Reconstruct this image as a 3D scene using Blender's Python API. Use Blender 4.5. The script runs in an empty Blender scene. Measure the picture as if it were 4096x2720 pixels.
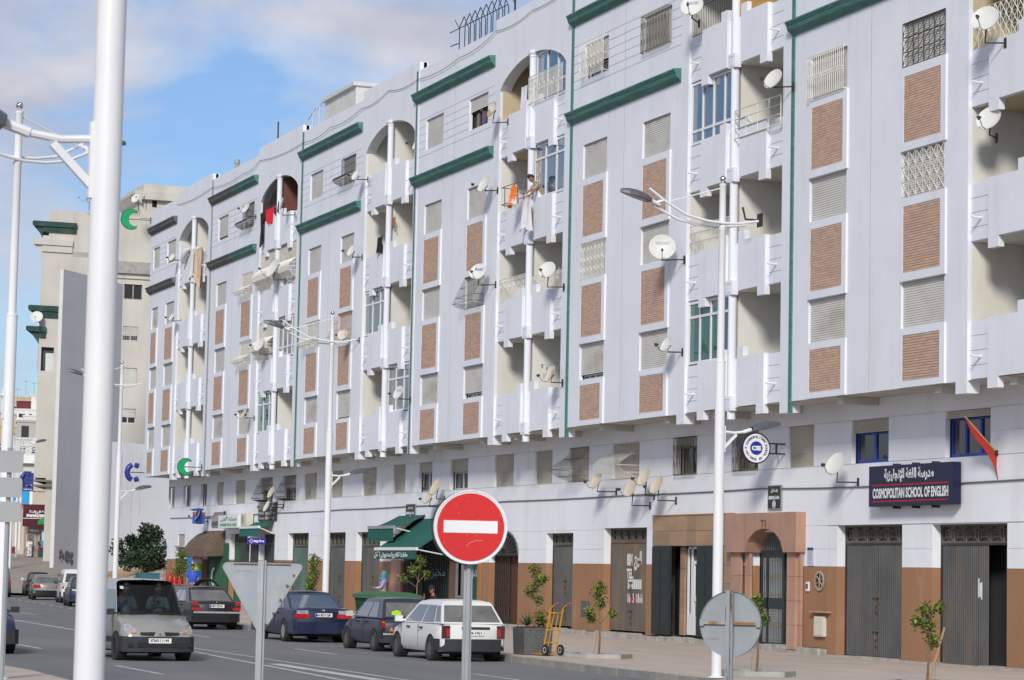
import bpy, math, random
from mathutils import Vector, Matrix
random.seed(11)
SC = bpy.context.scene
COL = SC.collection
PI = math.pi
rad = math.radians
# ---------------------------------------------------------------- camera
# world: X along the street (the facades run towards -X), Y across it, Z up; the camera stands at the origin
EYE = 2.05
cam_d = bpy.data.cameras.new('camera'); cam = bpy.data.objects.new('camera', cam_d); COL.objects.link(cam)
RX = (0.35483774, 0.07499697, 0.93191503)      # world X, Y, Z seen from the camera
RY = (0.93470495, -0.05022413, -0.35185819)
RZ = (0.02041632, 0.99591816, -0.08792146)
cam.matrix_world = Matrix(((RX[0], RX[1], RX[2], 0), (RY[0], RY[1], RY[2], 0), (RZ[0], RZ[1], RZ[2], EYE), (0, 0, 0, 1)))
cam_d.sensor_width = 36; cam_d.lens = 36*10500/4096
cam_d.clip_start = 0.5; cam_d.clip_end = 6000
cam_d.dof.use_dof = True; cam_d.dof.focus_distance = 66; cam_d.dof.aperture_fstop = 6.3
SC.camera = cam
# ---------------------------------------------------------------- sky and sun
SUN_DIR = Vector((1.2, -0.72, 0.80)).normalized()
EL = math.asin(SUN_DIR.z); AZ = math.atan2(SUN_DIR.x, SUN_DIR.y)
W = bpy.data.worlds.new('World'); SC.world = W; W.use_nodes = True
wt = W.node_tree; wt.nodes.clear()
def wn(t, **k):
    n = wt.nodes.new(t)
    for a, b in k.items(): setattr(n, a, b)
    return n
wo = wn('ShaderNodeOutputWorld'); bg = wn('ShaderNodeBackground')
sky = wn('ShaderNodeTexSky', sky_type='NISHITA', sun_disc=False, sun_elevation=EL, sun_rotation=AZ)
sky.altitude = 50; sky.air_density = 1.0; sky.dust_density = 0.6; sky.ozone_density = 1.4
tc = wn('ShaderNodeTexCoord'); mp = wn('ShaderNodeMapping'); mp.inputs['Scale'].default_value = (1, 1, 2.1); mp.inputs['Location'].default_value = (0.37, 0.12, 0.05)
wt.links.new(tc.outputs['Generated'], mp.inputs['Vector'])
n1 = wn('ShaderNodeTexNoise'); n1.inputs['Scale'].default_value = 7.5; n1.inputs['Detail'].default_value = 7; n1.inputs['Roughness'].default_value = 0.52; n1.inputs['Distortion'].default_value = 0.25
n2 = wn('ShaderNodeTexNoise'); n2.inputs['Scale'].default_value = 11; n2.inputs['Detail'].default_value = 5; n2.inputs['Roughness'].default_value = 0.5
for n in (n1, n2): wt.links.new(mp.outputs['Vector'], n.inputs['Vector'])
r1 = wn('ShaderNodeValToRGB'); r1.color_ramp.elements[0].position = 0.40; r1.color_ramp.elements[1].position = 0.60
r1.color_ramp.elements[0].color = (0.06, 0.06, 0.06, 1); r1.color_ramp.elements[1].color = (0.97, 0.97, 0.97, 1)
wt.links.new(n1.outputs['Fac'], r1.inputs['Fac'])
r2 = wn('ShaderNodeValToRGB'); r2.color_ramp.elements[0].position = 0.36; r2.color_ramp.elements[1].position = 0.68
r2.color_ramp.elements[0].color = (5.4, 5.5, 6.5, 1); r2.color_ramp.elements[1].color = (8.6, 8.6, 9.1, 1)
wt.links.new(n2.outputs['Fac'], r2.inputs['Fac'])
gain = wn('ShaderNodeMix', data_type='RGBA', blend_type='MULTIPLY'); gain.inputs[0].default_value = 1.0; gain.inputs[7].default_value = (0.80, 1.0, 1.30, 1)
wt.links.new(sky.outputs['Color'], gain.inputs[6])
mx = wn('ShaderNodeMix', data_type='RGBA')
wt.links.new(r1.outputs['Color'], mx.inputs[0]); wt.links.new(gain.outputs[2], mx.inputs[6]); wt.links.new(r2.outputs['Color'], mx.inputs[7])
wt.links.new(mx.outputs[2], bg.inputs['Color']); bg.inputs['Strength'].default_value = 0.058
wt.links.new(bg.outputs[0], wo.inputs[0])
sun_d = bpy.data.lights.new('sun', 'SUN'); sun = bpy.data.objects.new('sun', sun_d); COL.objects.link(sun)
sun_d.energy = 2.0; sun_d.angle = rad(11); sun_d.color = (1, 0.95, 0.87)
sun.rotation_euler = SUN_DIR.to_track_quat('Z', 'Y').to_euler(); sun.location = (30, -30, 60)
vs = SC.view_settings; vs.view_transform = 'Standard'; vs.look = 'None'; vs.gamma = 1; vs.use_curve_mapping = False
vs.exposure = 0.66
SC.cycles.use_denoising = True
SC.cycles.max_bounces = 6; SC.cycles.diffuse_bounces = 4; SC.cycles.glossy_bounces = 3; SC.cycles.transmission_bounces = 4; SC.cycles.transparent_max_bounces = 8
# ---------------------------------------------------------------- materials
MATS = {}
def mat(name, col, rough=0.8, metal=0.0, var=0.10, scale=1.5, stretch=(1, 1, 1), dirt=None, dirt_amt=0.0, dirt_scale=1.0, dirt_stretch=(1, 1, 1), dirt_lo=0.5, dirt_hi=0.7,
        bump=0.0, bump_scale=40, rnd=None, spec=0.4, trans=0.0, coat=0.0, emit=0.0, rowz=None):
    if name in MATS: return MATS[name]
    m = bpy.data.materials.new(name); MATS[name] = m; m.use_nodes = True
    t = m.node_tree; b = t.nodes['Principled BSDF']
    def N(ty, **k):
        n = t.nodes.new(ty)
        for a, v in k.items(): setattr(n, a, v)
        return n
    L = t.links.new
    b.inputs['Roughness'].default_value = rough; b.inputs['Metallic'].default_value = metal
    b.inputs['Specular IOR Level'].default_value = spec
    if coat: b.inputs['Coat Weight'].default_value = coat; b.inputs['Coat Roughness'].default_value = 0.06
    if trans: b.inputs['Transmission Weight'].default_value = trans
    co = N('ShaderNodeTexCoord')
    def noise(sc, st, det=4, rg=0.55):
        mpn = N('ShaderNodeMapping'); mpn.inputs['Scale'].default_value = st
        L(co.outputs['Object'], mpn.inputs['Vector'])
        nn = N('ShaderNodeTexNoise'); nn.inputs['Scale'].default_value = sc; nn.inputs['Detail'].default_value = det; nn.inputs['Roughness'].default_value = rg
        L(mpn.outputs['Vector'], nn.inputs['Vector']); return nn
    c = (*col, 1)
    nn = noise(scale, stretch)
    ramp = N('ShaderNodeValToRGB')
    e = ramp.color_ramp.elements
    e[0].position = 0.3; e[1].position = 0.7
    e[0].color = tuple(max(0, x*(1-var)) for x in col) + (1,); e[1].color = tuple(min(1, x*(1+var)) for x in col) + (1,)
    L(nn.outputs['Fac'], ramp.inputs['Fac']); out = ramp.outputs['Color']
    if rnd:
        src = N('ShaderNodeObjectInfo').outputs['Random'] if rnd == 'object' else N('ShaderNodeNewGeometry').outputs['Random Per Island']
        hs = N('ShaderNodeValToRGB'); he = hs.color_ramp.elements
        he[0].color = (0.86, 0.87, 0.90, 1); he[1].color = (1.12, 1.07, 1.02, 1)
        L(src, hs.inputs['Fac'])
        mm = N('ShaderNodeMix', data_type='RGBA', blend_type='MULTIPLY'); mm.inputs[0].default_value = 1
        L(out, mm.inputs[6]); L(hs.outputs['Color'], mm.inputs[7]); out = mm.outputs[2]
    if dirt:
        dn = noise(dirt_scale, dirt_stretch, 6, 0.6)
        dr = N('ShaderNodeMapRange'); dr.inputs['From Min'].default_value = dirt_lo; dr.inputs['From Max'].default_value = dirt_hi
        dr.inputs['To Min'].default_value = 0; dr.inputs['To Max'].default_value = dirt_amt
        L(dn.outputs['Fac'], dr.inputs['Value'])
        mm = N('ShaderNodeMix', data_type='RGBA'); L(dr.outputs['Result'], mm.inputs[0]); L(out, mm.inputs[6]); mm.inputs[7].default_value = (*dirt, 1)
        out = mm.outputs[2]
    L(out, b.inputs['Base Color'])
    if emit:
        b.inputs['Emission Color'].default_value = c; b.inputs['Emission Strength'].default_value = emit
    if bump:
        bn = noise(bump_scale, (1, 1, 1), 3); bm = N('ShaderNodeBump'); bm.inputs['Strength'].default_value = bump; bm.inputs['Distance'].default_value = 0.02
        L(bn.outputs['Fac'], bm.inputs['Height']); L(bm.outputs['Normal'], b.inputs['Normal'])
    return m
M_WALL = mat('white_render_paint', (0.72, 0.745, 0.80), 0.85, var=0.045, scale=0.5, dirt=(0.54, 0.52, 0.48), dirt_amt=0.42, dirt_scale=1.0, dirt_stretch=(2.0, 2.0, 0.22), dirt_lo=0.53, dirt_hi=0.80, bump=0.12, bump_scale=30)
M_WALLG = mat('white_ground_paint', (0.77, 0.785, 0.83), 0.85, var=0.05, scale=0.4, dirt=(0.55, 0.53, 0.50), dirt_amt=0.35, dirt_scale=0.9, dirt_stretch=(1.5, 1.5, 0.3), dirt_lo=0.5, dirt_hi=0.78, bump=0.12, bump_scale=30)
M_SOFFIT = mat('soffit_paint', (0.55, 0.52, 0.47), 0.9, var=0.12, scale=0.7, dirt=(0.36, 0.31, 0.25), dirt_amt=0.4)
M_INNER = mat('balcony_inner_paint', (0.66, 0.645, 0.60), 0.9, var=0.06, scale=0.8, dirt=(0.52, 0.44, 0.34), dirt_amt=0.4, dirt_scale=0.8, dirt_stretch=(1, 1, 0.5))
M_BEIGE = mat('balcony_beige_paint', (0.52, 0.43, 0.29), 0.9, var=0.06, scale=0.8)
M_GREEN = mat('green_cornice_paint', (0.055, 0.175, 0.15), 0.6, var=0.18, scale=2.5, stretch=(0.6, 1, 3), dirt=(0.22, 0.32, 0.30), dirt_amt=0.35, dirt_scale=3, dirt_stretch=(0.4, 1, 2))
M_GREYC = mat('grey_cornice_paint', (0.11, 0.115, 0.115), 0.7, var=0.2, scale=2.5, stretch=(0.6, 1, 3), dirt=(0.3, 0.3, 0.3), dirt_amt=0.3, dirt_scale=3)
M_BROWN = mat('brown_wainscot_paint', (0.315, 0.165, 0.085), 0.8, var=0.10, scale=0.7, stretch=(1, 1, 0.6), dirt=(0.50, 0.38, 0.30), dirt_amt=0.4, dirt_scale=1.6, dirt_stretch=(1.4, 1.4, 0.5), dirt_lo=0.55, dirt_hi=0.8, bump=0.1)
M_PLINTH = mat('concrete_plinth', (0.40, 0.37, 0.33), 0.95, var=0.25, scale=3, dirt=(0.2, 0.19, 0.18), dirt_amt=0.6, dirt_scale=2.2, bump=0.6, bump_scale=12)
M_CONC = mat('raw_concrete', (0.36, 0.345, 0.32), 0.95, var=0.18, scale=2.5, dirt=(0.2, 0.19, 0.17), dirt_amt=0.4, dirt_scale=1.4, bump=0.4, bump_scale=14)
M_BRICK1 = mat('brick_clay', (0.53, 0.37, 0.285), 0.85, var=0.06, scale=9, rnd='object', dirt=(0.40, 0.20, 0.13), dirt_amt=0.45, dirt_scale=1.4, dirt_lo=0.62, dirt_hi=0.75)
M_BRICK2 = mat('brick_clay_joined', (0.53, 0.37, 0.285), 0.85, var=0.06, scale=9, rnd='island', dirt=(0.40, 0.20, 0.13), dirt_amt=0.45, dirt_scale=1.4, dirt_lo=0.62, dirt_hi=0.75)
M_MORTAR = mat('brick_mortar', (0.36, 0.27, 0.22), 0.95, var=0.1)
M_SHUT = mat('roller_shutter', (0.58, 0.565, 0.53), 0.6, var=0.06, scale=1.2, dirt=(0.36, 0.28, 0.18), dirt_amt=0.5, dirt_scale=1.1, dirt_stretch=(0.6, 1, 1.4), dirt_lo=0.52, dirt_hi=0.72)
M_SHUTB = mat('tan_roller_shutter', (0.47, 0.43, 0.36), 0.6, var=0.08, scale=1.2, dirt=(0.28, 0.22, 0.15), dirt_amt=0.5, dirt_scale=1.3, dirt_stretch=(0.4, 1, 2))
M_ALU = mat('white_aluminium', (0.70, 0.71, 0.72), 0.45, var=0.03)
M_FRAMET = mat('tan_window_frame', (0.42, 0.36, 0.27), 0.7, var=0.1)
M_WGRILLE = mat('white_grille_paint', (0.68, 0.66, 0.60), 0.6, var=0.12, scale=6, dirt=(0.40, 0.22, 0.12), dirt_amt=0.5, dirt_scale=3, dirt_lo=0.6, dirt_hi=0.75)
M_BGRILLE = mat('black_grille_paint', (0.03, 0.03, 0.032), 0.5, var=0.2, scale=5)
M_RGRILLE = mat('rusty_grille_paint', (0.40, 0.20, 0.15), 0.7, var=0.3, scale=4)
M_OGRILLE = mat('olive_grille_paint', (0.10, 0.085, 0.06), 0.6, var=0.25, scale=5)
M_GLASSB = mat('blue_reflective_glass', (0.035, 0.095, 0.17), 0.04, var=0.15, scale=0.6, spec=1.0, coat=1.0)
M_GLASST = mat('teal_reflective_glass', (0.03, 0.10, 0.11), 0.05, var=0.2, scale=0.6, spec=0.8, coat=0.6)
M_GLASSG = mat('green_tinted_glass', (0.018, 0.11, 0.085), 0.05, var=0.25, scale=0.8, spec=0.6, coat=0.35)
M_GLASSD = mat('dark_window_glass', (0.016, 0.018, 0.022), 0.05, var=0.2, scale=0.7, spec=0.5, coat=0.3)
M_GLASSGR = mat('grey_window_glass', (0.10, 0.105, 0.115), 0.06, var=0.3, scale=0.9, spec=0.6, coat=0.5)
M_DARK = mat('dark_interior', (0.012, 0.011, 0.011), 0.95, var=0.2)  # shade inside rooms and openings, put into the colour
M_DOORG = mat('grey_corrugated_steel', (0.082, 0.083, 0.083), 0.55, var=0.18, scale=0.9, dirt=(0.17, 0.115, 0.065), dirt_amt=0.55, dirt_scale=0.9, dirt_stretch=(2.2, 1, 0.4), dirt_lo=0.5, dirt_hi=0.75, spec=0.3)
M_DOORR = mat('rusty_corrugated_steel', (0.095, 0.085, 0.075), 0.6, var=0.2, scale=0.9, dirt=(0.21, 0.115, 0.05), dirt_amt=0.75, dirt_scale=0.9, dirt_stretch=(2.5, 1, 0.5), dirt_lo=0.45, dirt_hi=0.65)
M_DOORT = mat('faded_green_steel', (0.075, 0.125, 0.10), 0.6, var=0.2, scale=1, dirt=(0.035, 0.085, 0.065), dirt_amt=0.8, dirt_scale=0.8, dirt_stretch=(2, 1, 0.5))
M_DOORK = mat('dark_steel_door', (0.032, 0.035, 0.038), 0.5, var=0.2, scale=1)
M_GREEND = mat('green_steel_door', (0.012, 0.088, 0.035), 0.5, var=0.15, scale=1)
M_RUST = mat('rusty_iron', (0.16, 0.085, 0.05), 0.8, var=0.35, scale=12)
M_IRON = mat('dark_iron', (0.035, 0.032, 0.03), 0.6, var=0.3, scale=12)
M_STONE = mat('brown_stone_cladding', (0.34, 0.23, 0.145), 0.6, var=0.12, scale=1.3, stretch=(0.5, 1, 3), rnd='object')
M_PINK = mat('pink_stone_cladding', (0.44, 0.26, 0.19), 0.6, var=0.14, scale=1.2, stretch=(2, 1, 0.5), rnd='object', dirt=(0.30, 0.18, 0.12), dirt_amt=0.5)
M_GOLD = mat('brass_beads', (0.36, 0.25, 0.10), 0.4, metal=0.6, var=0.1)
M_TEALD = mat('dark_teal_iron', (0.022, 0.036, 0.042), 0.45, var=0.15)
M_POLE = mat('white_pole_paint', (0.74, 0.745, 0.76), 0.38, var=0.025, scale=1.2, dirt=(0.62, 0.60, 0.56), dirt_amt=0.35, dirt_scale=2, dirt_stretch=(3, 3, 0.3), spec=0.5)
M_GALV = mat('galvanised_steel', (0.34, 0.36, 0.375), 0.5, metal=0.25, var=0.10, scale=2, dirt=(0.24, 0.17, 0.10), dirt_amt=0.3, dirt_scale=3, dirt_lo=0.6, dirt_hi=0.75)
M_SIGNBACK = mat('grey_sign_back', (0.29, 0.32, 0.345), 0.6, metal=0.1, var=0.10, scale=3, dirt=(0.38, 0.37, 0.34), dirt_amt=0.55, dirt_scale=2.2, dirt_stretch=(1, 1, 0.7))
M_LAMPG = mat('lamp_grey_plastic', (0.085, 0.092, 0.105), 0.4, var=0.08)
M_LENS = mat('lamp_lens', (0.36, 0.36, 0.33), 0.25, var=0.05)
M_CHROME = mat('chrome_ball', (0.6, 0.6, 0.6), 0.08, metal=1.0, var=0.02)
M_ASPH = mat('asphalt', (0.165, 0.165, 0.167), 0.9, var=0.10, scale=0.35, stretch=(0.35, 1, 1), dirt=(0.205, 0.20, 0.19), dirt_amt=0.7, dirt_scale=0.6, dirt_stretch=(0.15, 1.2, 1), bump=0.35, bump_scale=60)
M_LINE = mat('worn_road_paint', (0.52, 0.52, 0.51), 0.8, var=0.1, scale=2, dirt=(0.16, 0.16, 0.16), dirt_amt=0.75, dirt_scale=2.4, dirt_lo=0.5, dirt_hi=0.66)
M_PAVE = mat('beige_pavement', (0.47, 0.395, 0.33), 0.9, var=0.08, scale=0.7, dirt=(0.34, 0.31, 0.275), dirt_amt=0.6, dirt_scale=0.7, dirt_stretch=(0.5, 1.4, 1), bump=0.15, bump_scale=40)
M_KERB = mat('kerb_stone', (0.29, 0.275, 0.25), 0.9, var=0.2, scale=3, dirt=(0.13, 0.125, 0.12), dirt_amt=0.55, dirt_scale=1.7, bump=0.3, bump_scale=20, rnd='object')
M_BLACK = mat('black_rubber', (0.018, 0.018, 0.019), 0.75, var=0.2, scale=8)
M_DISH = mat('pale_dish_paint', (0.62, 0.62, 0.585), 0.5, var=0.05, scale=2)
M_DISHC = mat('cream_dish_paint', (0.54, 0.475, 0.37), 0.55, var=0.06, scale=2)
M_DISHR = mat('rusted_dish_paint', (0.60, 0.58, 0.52), 0.6, var=0.06, scale=2, dirt=(0.40, 0.19, 0.06), dirt_amt=0.85, dirt_scale=2.6, dirt_lo=0.47, dirt_hi=0.58)
M_WHITE = mat('white_plastic', (0.74, 0.74, 0.73), 0.5, var=0.03)
M_BLUEW = mat('blue_window_frame', (0.022, 0.062, 0.36), 0.45, var=0.06)
def flat(name, col, rough=0.7, **k): return mat(name, col, rough, var=k.pop('var', 0.06), **k)
# ---------------------------------------------------------------- mesh helpers
class MB:
    def __init__(s): s.v = []; s.f = []
    def add(s, vs, fs):
        n = len(s.v); s.v.extend(vs); s.f.extend([tuple(i+n for i in f) for f in fs]); return s
    def quad(s, a, b, c, d): return s.add([a, b, c, d], [(0, 1, 2, 3)])
    def poly(s, pts): return s.add(list(pts), [tuple(range(len(pts)))])
    def box(s, x0, x1, y0, y1, z0, z1):
        return s.add([(x0,y0,z0),(x1,y0,z0),(x1,y1,z0),(x0,y1,z0),(x0,y0,z1),(x1,y0,z1),(x1,y1,z1),(x0,y1,z1)],
                     [(0,3,2,1),(4,5,6,7),(0,1,5,4),(1,2,6,5),(2,3,7,6),(3,0,4,7)])
    def obox(s, c, ax, ay, az):  # oriented box: centre and three half-axis vectors
        c = Vector(c); ax = Vector(ax); ay = Vector(ay); az = Vector(az)
        P = [c+i*ax+j*ay+k*az for k in (-1, 1) for j in (-1, 1) for i in (-1, 1)]
        return s.add([tuple(p) for p in P], [(0,2,3,1),(4,5,7,6),(0,1,5,4),(1,3,7,5),(3,2,6,7),(2,0,4,6)])
    def tube(s, pts, r, n=6, caps=True):
        pts = [Vector(p) for p in pts]; m = len(pts)
        rr = r if isinstance(r, (list, tuple)) else [r]*m
        rings = []; up = None
        for i, p in enumerate(pts):
            t = (pts[min(i+1, m-1)]-pts[max(i-1, 0)])
            t = t.normalized() if t.length > 1e-9 else Vector((0, 0, 1))
            if up is None: up = Vector((0, 0, 1)) if abs(t.z) < 0.9 else Vector((1, 0, 0))
            a = t.cross(up); a = a.normalized() if a.length > 1e-6 else t.orthogonal().normalized()
            b = t.cross(a); up = -b
            rings.append([tuple(p+rr[i]*(math.cos(2*PI*k/n)*a+math.sin(2*PI*k/n)*b)) for k in range(n)])
        vs = [q for R in rings for q in R]; fs = []
        for i in range(m-1):
            for k in range(n): fs.append((i*n+k, i*n+(k+1) % n, (i+1)*n+(k+1) % n, (i+1)*n+k))
        if caps: fs.append(tuple(range(n-1, -1, -1))); fs.append(tuple((m-1)*n+k for k in range(n)))
        return s.add(vs, fs)
    def prism(s, prof, a, b, axis='x'):
        n = len(prof)
        def P(t, q): return (t, q[0], q[1]) if axis == 'x' else ((q[0], t, q[1]) if axis == 'y' else (q[0], q[1], t))
        vs = [P(a, q) for q in prof]+[P(b, q) for q in prof]
        fs = [(i, (i+1) % n, n+(i+1) % n, n+i) for i in range(n)]+[tuple(range(n-1, -1, -1)), tuple(range(n, 2*n))]
        return s.add(vs, fs)
    def lathe(s, prof, n=16, c=(0, 0, 0), M=None, caps=True):
        vs = []; fs = []
        for r, z in prof:
            for k in range(n):
                p = Vector((r*math.cos(2*PI*k/n), r*math.sin(2*PI*k/n), z))
                if M is not None: p = M @ p
                vs.append(tuple(p+Vector(c)))
        for i in range(len(prof)-1):
            for k in range(n): fs.append((i*n+k, i*n+(k+1) % n, (i+1)*n+(k+1) % n, (i+1)*n+k))
        if prof[0][0] > 1e-6 and abs(prof[0][1]-prof[1][1]) > 1e-5 and caps: fs.append(tuple(range(n-1, -1, -1)))
        if prof[-1][0] > 1e-6 and abs(prof[-1][1]-prof[-2][1]) > 1e-5 and caps: fs.append(tuple((len(prof)-1)*n+k for k in range(n)))
        return s.add(vs, fs)
    def xf(s, M):
        s.v = [tuple(M @ Vector(p)) for p in s.v]; return s
    def build(s, name, m, parent=None, smooth=False, kind=None, loc=None):
        me = bpy.data.meshes.new(name); me.from_pydata([tuple(p) for p in s.v], [], s.f); me.update()
        if m: me.materials.append(m)
        if smooth:
            me.polygons.foreach_set('use_smooth', [True]*len(me.polygons)); me.set_sharp_from_angle(angle=rad(42))
        o = bpy.data.objects.new(name, me); COL.objects.link(o)
        if parent: o.parent = parent
        if kind: o['kind'] = kind
        if loc: o.location = loc
        return o
def tag(o, label, cat, group=None):
    o['label'] = label; o['category'] = cat
    if group: o['group'] = group
    return o
def thing(name, label, cat, loc=(0, 0, 0), rz=0.0, group=None):
    o = bpy.data.objects.new(name, None); o.empty_display_size = 0.2; COL.objects.link(o)
    o.location = loc; o.rotation_euler = (0, 0, rz)
    return tag(o, label, cat, group)
def place(me_obj, name, parent, loc):  # another object on the same mesh
    o = bpy.data.objects.new(name, me_obj); COL.objects.link(o); o.parent = parent; o.location = loc; return o
def copy_tree(o, parent=None):
    c = o.copy(); COL.objects.link(c)
    if parent: c.parent = parent
    for ch in list(o.children): copy_tree(ch, c)
    return c
# lettering: Latin straight from the built-in font; Arabic shaped here into joined presentation forms, laid out right to left
AR = {'ا': (0xFE8D, 2), 'أ': (0xFE83, 2), 'إ': (0xFE87, 2), 'ب': (0xFE8F, 4), 'ة': (0xFE93, 2), 'ت': (0xFE95, 4), 'ج': (0xFE9D, 4), 'د': (0xFEA9, 2), 'ر': (0xFEAD, 2), 'ز': (0xFEAF, 2),
      'س': (0xFEB1, 4), 'ش': (0xFEB5, 4), 'ص': (0xFEB9, 4), 'ع': (0xFEC9, 4), 'غ': (0xFECD, 4), 'ف': (0xFED1, 4), 'ق': (0xFED5, 4), 'ك': (0xFED9, 4), 'ل': (0xFEDD, 4), 'م': (0xFEE1, 4),
      'ن': (0xFEE5, 4), 'و': (0xFEED, 2), 'ى': (0xFEEF, 2), 'ي': (0xFEF1, 4), 'خ': (0xFEA5, 4), 'ه': (0xFEE9, 4), 'ئ': (0xFE89, 4)}
LAM = {'ا': 0xFEFB, 'أ': 0xFEF7, 'إ': 0xFEF9}
def arabic(s):
    out = []; i = 0; prev = False
    while i < len(s):
        ch = s[i]
        if ch == 'ل' and i+1 < len(s) and s[i+1] in LAM:
            out.append(chr(LAM[s[i+1]]+(1 if prev else 0))); prev = False; i += 2; continue
        if ch in AR:
            base, n = AR[ch]; nxt = n == 4 and i+1 < len(s) and s[i+1] in AR
            k = (3 if nxt else 1) if prev else (2 if nxt else 0)
            out.append(chr(base+k)); prev = n == 4
        else: out.append(ch); prev = False
        i += 1
    return ''.join(reversed(out))
def text_mesh(txt, size, width=None, bold=0.0, align='CENTER', height=None, extrude=0.0):
    c = bpy.data.curves.new('lettering', 'FONT'); c.body = txt; c.size = size; c.align_x = align; c.offset = bold; c.extrude = extrude; c.resolution_u = 3
    o = bpy.data.objects.new('lettering', c); COL.objects.link(o)
    dg = bpy.context.evaluated_depsgraph_get(); dg.update()
    me = bpy.data.meshes.new_from_object(o.evaluated_get(dg))
    bpy.data.objects.remove(o); bpy.data.curves.remove(c)
    if len(me.vertices):
        xs = [v.co.x for v in me.vertices]; ys = [v.co.y for v in me.vertices]
        cx = (min(xs)+max(xs))/2 if align == 'CENTER' else min(xs); cy = (min(ys)+max(ys))/2
        sx = width/(max(xs)-min(xs)) if width else 1; sy = height/(max(ys)-min(ys)) if height else (sx if width else 1)
        for v in me.vertices: v.co = ((v.co.x-cx)*sx, (v.co.y-cy)*sy, v.co.z)
    return me
def text(txt, m, parent, loc, width=None, height=None, bold=0.0, size=0.3, rot=(PI/2, 0, 0), name='lettering'):
    me = text_mesh(txt, size, width, bold, height=height); me.name = name
    me.materials.clear(); me.materials.append(m)
    o = bpy.data.objects.new(name, me); COL.objects.link(o); o.parent = parent; o.location = loc; o.rotation_euler = rot
    return o
# ---------------------------------------------------------------- ground
def ground_sheet(name, pts, z, m):
    b = MB(); b.poly([(x, y, z) for x, y in pts]); return b.build(name, m, kind='structure')
YF, YG = 29.1, 30.2           # upper facade plane, ground-floor wall plane
gb = MB()
gx = [600, 200, 60, 0, -60, -100, -128, -140, -150, -158, -165, -172, -180, -200, -240, -300, -350, -370, -450, -550, -800, -950, -1600, -4000]
gz = [0]*11 + [1.1, 1.9, 2.3, 2.4, 2.9, 4.4, 5.6, 10, 14, 36, 46, 44, 30]
ys_ = [-1500, -300, -60, 0, 12, 24, 36, 60, 120, 400, 1500]
for i in range(len(gx)-1):
    for j in range(len(ys_)-1):
        gb.quad((gx[i+1], ys_[j], gz[i+1]-0.02), (gx[i], ys_[j], gz[i]-0.02), (gx[i], ys_[j+1], gz[i]-0.02), (gx[i+1], ys_[j+1], gz[i+1]-0.02))
gb.build('ground', mat('dusty_ground', (0.27, 0.235, 0.20), 0.95, var=0.2, scale=0.05, dirt=(0.2, 0.18, 0.16), dirt_amt=0.5, dirt_scale=0.2), kind='structure')
kerb = [(40, 20.8), (-42, 20.8), (-49, 20.9), (-56, 21.28), (-63, 21.78), (-70, 21.9), (-82, 22.15), (-95, 23.0), (-110, 24.4), (-125, 26.6), (-140, 28.7), (-152, 30.2), (-166, 31.9)]
ground_sheet('road', [(40, 8.6)] + kerb + [(-168, 10), (-168, 0), (-60, 8.3), (-40, 8.6)], 0.0, M_ASPH)
pv = MB()
def pave_z(x): return 0.15
for (a, b_) in zip(kerb[:-2], kerb[1:-1]):
    za = 0.28 if a[0] < -60 else 0.17; zb = 0.28 if b_[0] < -60 else 0.17
    pv.quad((b_[0], b_[1]+0.13, 0.146), (a[0], a[1]+0.13, 0.146), (a[0], 40, za), (b_[0], 40, zb))
a, b_ = kerb[-2], kerb[-1]
pv.quad((-166, 31.73, 0.146), (a[0], a[1]+0.13, 0.146), (a[0], 52, 0.28), (-166, 52, 0.28))
pv.build('pavement', M_PAVE, kind='structure')
M_PAVE2 = flat('beige_pavement_far', (0.30, 0.265, 0.225), 0.9, dirt=(0.2, 0.18, 0.16), dirt_amt=0.4)
pv = MB()
pz = [(-160, 0.155), (-166, 0.35), (-172, 1.25), (-180, 2.0), (-200, 2.40), (-240, 2.47), (-275, 2.75)]
for p, q in zip(pz[:-1], pz[1:]): pv.quad((q[0], 26, q[1]), (p[0], 26, p[1]), (p[0], 75, p[1]), (q[0], 75, q[1]))
pv.build('sloping_pavement', M_PAVE2, kind='structure')
# kerb stones one by one (near end), each its own piece
kr = bpy.data.objects.new('kerb', None); COL.objects.link(kr); kr['kind'] = 'structure'
st = MB().box(-0.49, 0.49, 0.0, 0.16, -0.05, 0.152).build('kerb_stone', M_KERB, kr); st_me = st.data
first = True
for (a, b_) in zip(kerb[:-1], kerb[1:]):
    A = Vector((a[0], a[1], 0)); B = Vector((b_[0], b_[1], 0)); n = max(1, int((B-A).length/1.0)); ang = math.atan2(A.y-B.y, A.x-B.x)
    if a[0] > 0: continue
    for i in range(n):
        p = A.lerp(B, (i+0.5)/n)
        o = st if first else place(st_me, 'kerb_stone', kr, p); first = False
        o.location = p + Vector((0, random.uniform(-0.008, 0.008), random.uniform(-0.012, 0.004))); o.rotation_euler = (0, 0, ang + random.uniform(-0.01, 0.01))
        o.scale = ((B-A).length/n, 1, 1)
ib = MB()
isl = [(-30, 8.6), (-43.4, 8.58), (-46.6, 8.66), (-48.7, 8.52), (-60, 7.9), (-100, 2), (-100, -12), (-30, -12)]
ib.poly([(x, y, 0.15) for x, y in isl]); n_ = len(isl)
for i in range(n_):
    p, q = isl[i], isl[(i+1) % n_]; ib.quad((p[0], p[1], 0.15), (q[0], q[1], 0.15), (q[0], q[1], -0.01), (p[0], p[1], -0.01))
ib.build('near_pavement', M_PAVE, kind='structure')
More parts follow.
